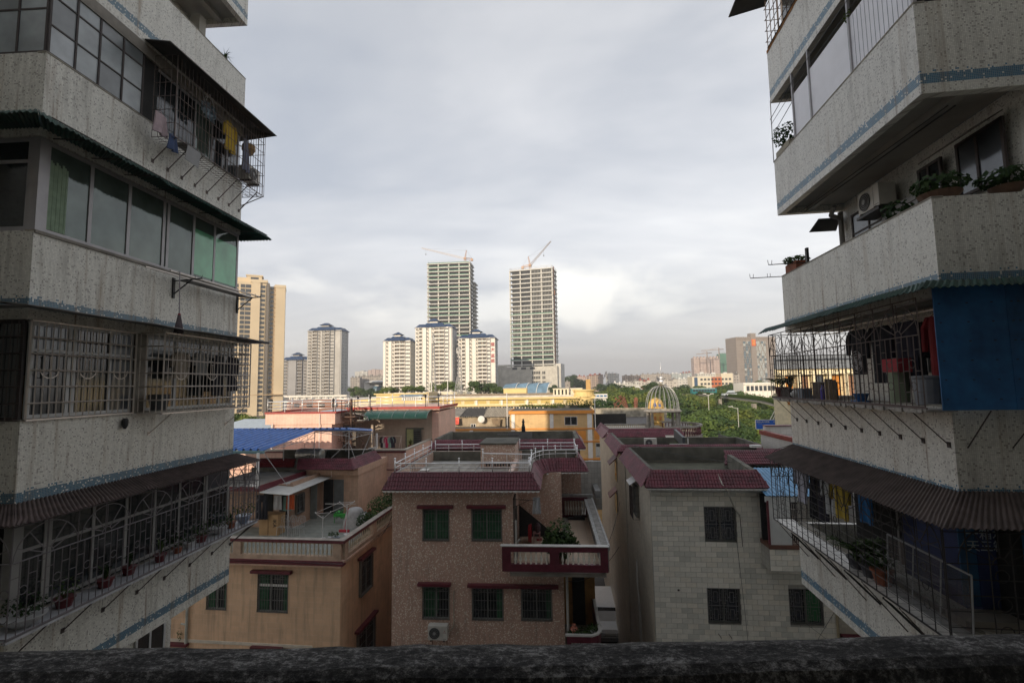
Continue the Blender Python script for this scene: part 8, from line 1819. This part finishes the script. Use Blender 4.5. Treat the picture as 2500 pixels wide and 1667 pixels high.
part(MB().box(u-5.2,u+5.2,v+2,v+4.4,z-.6,z+1.6),'body',bs,TE); 
for i in range(8): part(MB().box(u-4.9+i*1.2,u-3.9+i*1.2,v+1.96,v+2,z+.4,z+1.2),'window',bs,TWG)
for x in (-3.4,3.2): part(MB().lathe([(.45,0),(.45,.3)],(u+x,v+1.9,z-.6),12,axis='y'),'wheel',bs,BLACK)
part(MB().box(u-4.6,u+4.6,v+2.3,v+4.1,z+1.6,z+1.75),'roof_rack',bs,WHITEP)
def tiny_car(label,px,py,d,col_,van=False):
    u,v,z=meas(F(0,0,0),px,py,d); t=thing('parked_car' if not van else 'parked_van',label,'car',F(0,0,0),(u,v,z-.6)); m_=M('paint_'+'_'.join(str(int(c*99)) for c in col_),col_,.35)
    part(MB().prism([(u-2.2,v),(u+2.2,v),(u+2.2,v+1.8),(u-2.2,v+1.8)],z-.4,z+.25).slab((u-1.5,v+.1,z+.25),(u+1.2,v+.1,z+.25),(u+.8,v+.3,z+.85),(u-1.0,v+.3,z+.85),-1.3),'body',t,m_)
    for x in (-1.4,1.4): part(MB().lathe([(.32,0),(.32,.2)],(u+x,v-.05,z-.35),10,axis='y'),'wheel',t,BLACK)
tiny_car('silver car on the flyover right of the bus',1783,962,165,(.40,.45,.50)); tiny_car('red car seen between trees left of the dome',1572,949,260,(.35,.05,.04)); tiny_car('white van seen between trees left of the red truck',1557,950,232,(.6,.6,.6))
def lamppost(label,px,pt,d,heads=2,mat=None,h=2.2):
    u,v,z=meas(F(0,0,0),px,pt,d); t=thing('street_lamp',label,'street lamp',F(0,0,0),(u,v,GZ)); mat=mat or M('lamp_grey',(.42,.42,.40),.5); part(MB().rod((u,v,GZ),(u,v,z),.08,6,r2=.05),'pole',t,mat)
    if heads==0: part(MB().lathe([(.4,0),(.6,.15),(.6,.3),(.2,.5)],(u,v,z),10),'lamp_ring',t,mat)
    for s in ((-1,1)[:heads] if heads else ()): part(MB().rod((u,v,z-.2),(u+s*h,v,z+.2),.05,5).box(u+s*h-.35,u+s*h+.35,v-.15,v+.15,z+.14,z+.26),'arm',t,mat)
lamppost('twin armed white street lamp standing in the grove',1729,963,115,2,WHITEP,.9); lamppost('single armed grey street lamp in the grove further right',1801,995,82,1,M('lamp_grey',(.42,.42,.40),.5),-2.6 if False else 1.2)
lamppost('tall high mast lamp in front of the glass tower',1831,899,240,0,M('mast_brown',(.22,.17,.15),.6)); lamppost('high mast lamp on the left of the far grove',1501,913,380,0,M('mast_brown',(.22,.17,.15),.6)); lamppost('slim grey lamp mast left of the first high mast',1489,927,300,1,None,1.0); lamppost('slim mast left of the dome',1590,927,300,1,None,1.0); lamppost('white chimney like mast on the horizon left of the dome',1552,896,900,0,WHITEP)
cm=thing('crossed_mast','thin leaning red grey derrick frame on the left horizon','derrick',F(0,0,0),(140,700,GZ)); a=meas(F(0,0,0),1473,925,700); b=meas(F(0,0,0),1480,906,700); c=meas(F(0,0,0),1484,925,700); d_=meas(F(0,0,0),1476,915,700); part(MB().rod(a,b,.7,3).rod(b,c,.5,3).rod(d_,c,.5,3),'beam',cm,M('far_crane',(.40,.24,.20)))
# rusty lattice frames (garden structure) and blue-white awnings seen past the golden building
rf=thing('rusty_lattice','rusty red lattice frame tangle standing among the trees left of the pavilion','frame',F(0,0,0),(20,95,GZ)); RU=M('rust_red',(.17,.07,.045),.9,var=.5,scale=1); mb=MB(); rn=random.Random(6)
P0=[meas(F(0,0,0),px,py,92) for px,py in ((1500,1000),(1512,968),(1523,968),(1535,1003),(1531,1012),(1502,985),(1530,985),(1516,1000),(1508,975),(1527,975))]
for i in range(len(P0)):
    for j in range(i+1,len(P0)):
        if rn.random()<.42: mb.rod(P0[i],P0[j],.10,4); 
for i in range(14): p=Vector(P0[rn.randrange(9)]); mb.ball(p+Vector((rn.uniform(-.4,.4),0,rn.uniform(-.3,.3))),.18,5)
part(mb,'lattice',rf,RU); rf2=thing('rusty_post','rusty feathered post right of the lattice frame','frame',F(0,0,0),(24,95,GZ)); a=meas(F(0,0,0),1552,970,92); b=meas(F(0,0,0),1552,1003,92); mb=MB().rod(b,a,.3,5,r2=.15)
for k in range(12): p=Vector(a).lerp(Vector(b),k/12); mb.rod(p,p+Vector((.35,0,-.3)),.1,4); mb.rod(p,p+Vector((-.35,0,-.3)),.1,4)
part(mb,'post',rf2,RU)
mk=thing('market_canopy','white and blue canopies seen beyond the golden corner','canopy',F(0,0,0),(25,160,GZ)); a=meas(F(0,0,0),1446,960,160); b=meas(F(0,0,0),1480,978,160)
part(MB().box(a[0],b[0],160,168,GZ,a[2]-1.2).box(a[0]-.3,b[0]+.3,159.2,160,a[2]-1.6,a[2]-.2),'awning',mk,WHITEP); 
for k in range(4): part(MB().box(a[0]+k*1.2,a[0]+k*1.2+.9,159.1,159.2,a[2]-1.1,a[2]-.6),'blue_band',mk,M('awning_blue',(.05,.15,.30)))
# white tiled wall building below the right block, with red coping
rw=thing('white_tiled_building','white tiled flat roofed building with a red coping below the right cage','building',G,(11.5,27,GZ)); WTW=walltile('white_small_tile',(.50,.48,.45),(.36,.33,.31),.30,.10,.06,.15,.5,.04,.1)
g0=meas(G,1856,1050,30.0); g1=meas(G,1942,1078,g0[1]); ux=g0[0]
r1=ray(1942,1078); 
q=MB(); zc_=g0[2]
q.box(ux,ux+.15,16,30,GZ,zc_-.22).box(ux+.15,ux+9,29.85,30,GZ,zc_-.22).box(ux+.15,ux+9,16,29.85,GZ,zc_-1.0); part(q,'wall',rw,WTW); part(MB().box(ux-.05,ux+.2,16,30.05,zc_-.22,zc_),'coping',rw,M('red_brown_coping',(.20,.03,.02),.5)); part(MB().box(ux+.2,ux+9,29.8,30.1,zc_-.22,zc_+.25),'far_parapet',rw,WTW); part(MB().box(ux+.2,ux+9,29.7,30.15,zc_+.25,zc_+.3),'far_coping',rw,MAROON)
tile_field(rw,(ux-1.6,26,zc_-.55),(ux-.1,26,zc_-.55),(ux-.1,25.3,zc_-1.1),(ux-1.9,25.3,zc_-1.1),14,4,ROOFT)
u,v,z=meas(G,1869,1026,44); u1=meas(G,1893,1026,44)[0]; u0=meas(G,1845,1026,44)[0]; z1=meas(G,1869,1025,44)[2]; z0=meas(G,1869,1047,44)[2]
rs=thing('road_sign','blue road sign with white Chinese writing, cut off by the white tiled building','sign',G,((u0+u1)/2,44.2,GZ)); part(MB().box(u0,u1+.15,44,44.06,z0,z1),'panel',rs,M('sign_blue',(.01,.11,.55),.5,var=.05)); part(MB().box(u0-.03,u0,43.98,44.08,z0,z1).box(u0,u1+.15,43.98,44.08,z1,z1+.03).box(u0,u1+.15,43.98,44.08,z0-.03,z0),'border',rs,WHITEP)
text('迎宾大道',"sign_writing",rs,WHITEP,.145,((u0*.79+u1*.21),43.97,z1-.16),.005); text('站前路',"sign_writing",rs,WHITEP,.145,(u0*.45+u1*.55,43.97,z1-.16),.005); text('Yingbin Ave',"sign_writing",rs,WHITEP,.07,(u0*.8+u1*.2,43.97,z1-.29),.005); text('出口',"sign_writing",rs,WHITEP,.12,(u1-.08,43.97,z1-.16),.005); part(MB().rod(((u0+u1)/2,44.2,GZ),((u0+u1)/2,44.2,z1),.08,8),'pole',rs,STEELW)
# hall with cream piers seen through the right cage, and its stair rail
hl=thing('cream_hall','cream hall with pillars and coloured doors seen through the right cage','building',G,(38,84,GZ)); a=meas(G,1908,905,84); b=meas(G,2085,900,84); z_=lambda py:meas(G,1990,py,84)[2]
part(MB().box(a[0]-1,b[0]+14,83.4,84.5,z_(900),z_(872)).box(a[0]-1.3,b[0]+14,82.7,83,z_(877),z_(868)),'roof_band',hl,M('blue_grey_band',(.16,.18,.21),.7)); part(MB().box(a[0]-1,b[0]+14,84,84.5,GZ,z_(900)),'wall',hl,M('cream_hall_wall',(.62,.54,.36),.7))
part(MB().box(a[0]-1,b[0]+14,82.8,84,z_(914),z_(905)),'cream_beam',hl,M('cream_beam',(.72,.64,.44),.6))
for i in range(9):
    x=a[0]-.5+i*2.4; part(MB().box(x,x+.5,82.9,84,GZ,z_(914)),'pillar',hl,M('cream_beam',(.72,.64,.44))); part(MB().box(x+.8,x+2.1,83.9,84,z_(975),z_(918)),'door',hl,[M('orange_door',(.50,.20,.03),.6),M('brown_door_far',(.22,.12,.07)),TWG][i%3])
pw_=thing('cream_pier','cream corner building with an orange shutter below the right cage','building',G,(14,40,GZ)); a=meas(G,1897,975,40); b=meas(G,1922,975,40); part(MB().box(a[0],b[0],40,40.6,GZ,z_(0)*0+meas(G,1900,960,40)[2]).box(b[0],b[0]+4,41.5,41.9,GZ,-1.2),'wall',pw_,M('cream_hall_wall',(.62,.54,.36))); part(MB().box(b[0],b[0]+.9,41.4,41.5,meas(G,1920,990,40)[2],meas(G,1920,970,40)[2]),'shutter',pw_,M('orange_door',(.50,.20,.03)))
st_=thing('white_stair_rails','white slanting rails beside the cream pier','railing',G,(12,43,GZ)); mb=MB()
for k in range(4): a=meas(G,1880+k*7,1024,43); b=meas(G,1898+k*5,990,43); mb.rod(a,b,.035,4)
part(mb,'rail',st_,WHITEP)
# ================================================================== alley: parked van
vnf=Cf; van=thing('parked_van','white van with a ribbed roof parked in the alley behind the lower right balcony','van',Cf,(10.3,17.5,GZ)); u=10.35; v0,v1=14.2,19.2; VW=M('white_van_paint',(.60,.60,.58),.35,var=.06)
pr=[(v0,GZ+.35),(v0-.02,GZ+.85),(v0+.12,GZ+1.05),(v0+.95,GZ+1.22),(v0+1.55,GZ+1.90),(v0+1.9,GZ+1.98),(v1-.1,GZ+1.98),(v1,GZ+1.5),(v1,GZ+.35)]
hw=.86; vs=[(u-hw*(1 if z<GZ+1.3 else .90),v,z) for v,z in pr]+[(u+hw*(1 if z<GZ+1.3 else .90),v,z) for v,z in pr]; n=len(pr)
part(MB().add(vs,[tuple(range(n)),tuple(range(n,2*n))[::-1]]+[(i,n+i,n+(i+1)%n,(i+1)%n) for i in range(n)]),'body',van,VW)
part(MB().slab((u-.72,v0+1.0,GZ+1.27),(u+.72,v0+1.0,GZ+1.27),(u+.66,v0+1.53,GZ+1.88),(u-.66,v0+1.53,GZ+1.88),.03),'windscreen',van,DGL)
mb=MB()
for i in range(7): mb.box(u-.6+i*.2,u-.56+i*.2,v0+2.0,v1-.2,GZ+1.98,GZ+2.0)
part(mb,'roof_rib',van,VW)
for s in (-1,1):
    part(MB().box(u+s*.55-.17,u+s*.55+.17,v0-.04,v0,GZ+.72,GZ+.92),'headlight',van,CHROME); part(MB().box(u+s*.86,u+s*1.05,v0+1.15,v0+1.25,GZ+1.2,GZ+1.4),'mirror',van,BLACK)
    for y in (v0+.9,v1-.9): part(MB().lathe([(.33,-.1),(.35,0),(.33,.1)],(u+s*.80,y,GZ+.34),14,axis='x'),'wheel',van,BLACK)
    for k in range(3): part(MB().box(u+s*.79-.004,u+s*.79+.004,v0+1.9+k*.95,v0+2.75+k*.95,GZ+1.33,GZ+1.78),'side_window',van,DGL)
part(MB().box(u-.5,u+.5,v0-.03,v0,GZ+.68,GZ+.74).box(u-.85,u+.85,v0-.08,v0+.02,GZ+.38,GZ+.6),'bumper',van,M('grey_bumper',(.25,.25,.25)))
mb=MB(); rn=random.Random(4)
for k in range(24): a=rn.uniform(0,6.28); mb.rod((0,0,0),(.35*math.cos(a),.35*math.sin(a),rn.uniform(.1,.6)),.012,3)
solo(mb,'scrap_wire','bunch of bright bent wire lying in the dark alley','wire',CHROME,Cf,(9.9,10.5,GZ+.05))
# sagging cables over the alleys and roofs
def cable(label,fr,p,q,sag,r=.012):
    p=Vector(p); q=Vector(q); c=(p+q)/2; P=[p.lerp(q,i/14)-Vector((0,0,sag*4*(i/14)*(1-i/14)))-c for i in range(15)]
    solo(MB().path(P,r,4),'cable',label,'cable',BLACK,fr,tuple(c))
cable('sagging black cable from the tan house terrace wall to the middle house corner',Cf,(-1.4,2.2,-6.9),(.0,.1,-5.3),.25)
cable('black cable sagging between the middle house balcony and the white brick house',Cf,(8.7,.5,-7.0),(9.9,3.5,-5.6),.35)
cable('second black cable lower over the alley beside the white brick house',Cf,(7.15,.0,-7.9),(9.6,2.0,-7.2),.5)
cable('long thin cable drooping across the sunken roof of the white brick house',Wf,(.2,6.8,-3.3),(6.5,1.2,-3.6),.18,.014)
cable('thin cable strung from the stair head to the rear parapet of the middle house',Cf,(4.0,5,-2.9),(7.9,12.3,-3.0),.3)
# ================================================================== air
hz_=bpy.data.materials.new('thin_haze'); hz_.use_nodes=True; t=hz_.node_tree; t.nodes.clear(); o_=t.nodes.new('ShaderNodeOutputMaterial'); pv_=t.nodes.new('ShaderNodeVolumePrincipled'); pv_.inputs['Color'].default_value=(.86,.86,.87,1); pv_.inputs['Density'].default_value=.00034; pv_.inputs['Anisotropy'].default_value=.2; t.links.new(pv_.outputs[0],o_.inputs['Volume'])
if HAZE:
    o=solo(MB().box(-2600,2600,-300,4300,GZ-1,190),'haze','thin pale haze in the air','haze',hz_,F(0,0,0),(0,0,0),kind='stuff')

# writing becomes plain mesh
bpy.context.view_layer.update(); dg_=bpy.context.evaluated_depsgraph_get()
for o in [o for o in bpy.data.objects if o.type=='FONT']:
    me=bpy.data.meshes.new_from_object(o.evaluated_get(dg_)); me.materials.clear(); me.materials.append(o.data.materials[0])
    n=o.name; q=bpy.data.objects.new('t',me); col.objects.link(q); q.parent=o.parent; q.location=o.location; q.rotation_euler=o.rotation_euler; bpy.data.objects.remove(o); q.name=n; q['kind']='stuff'
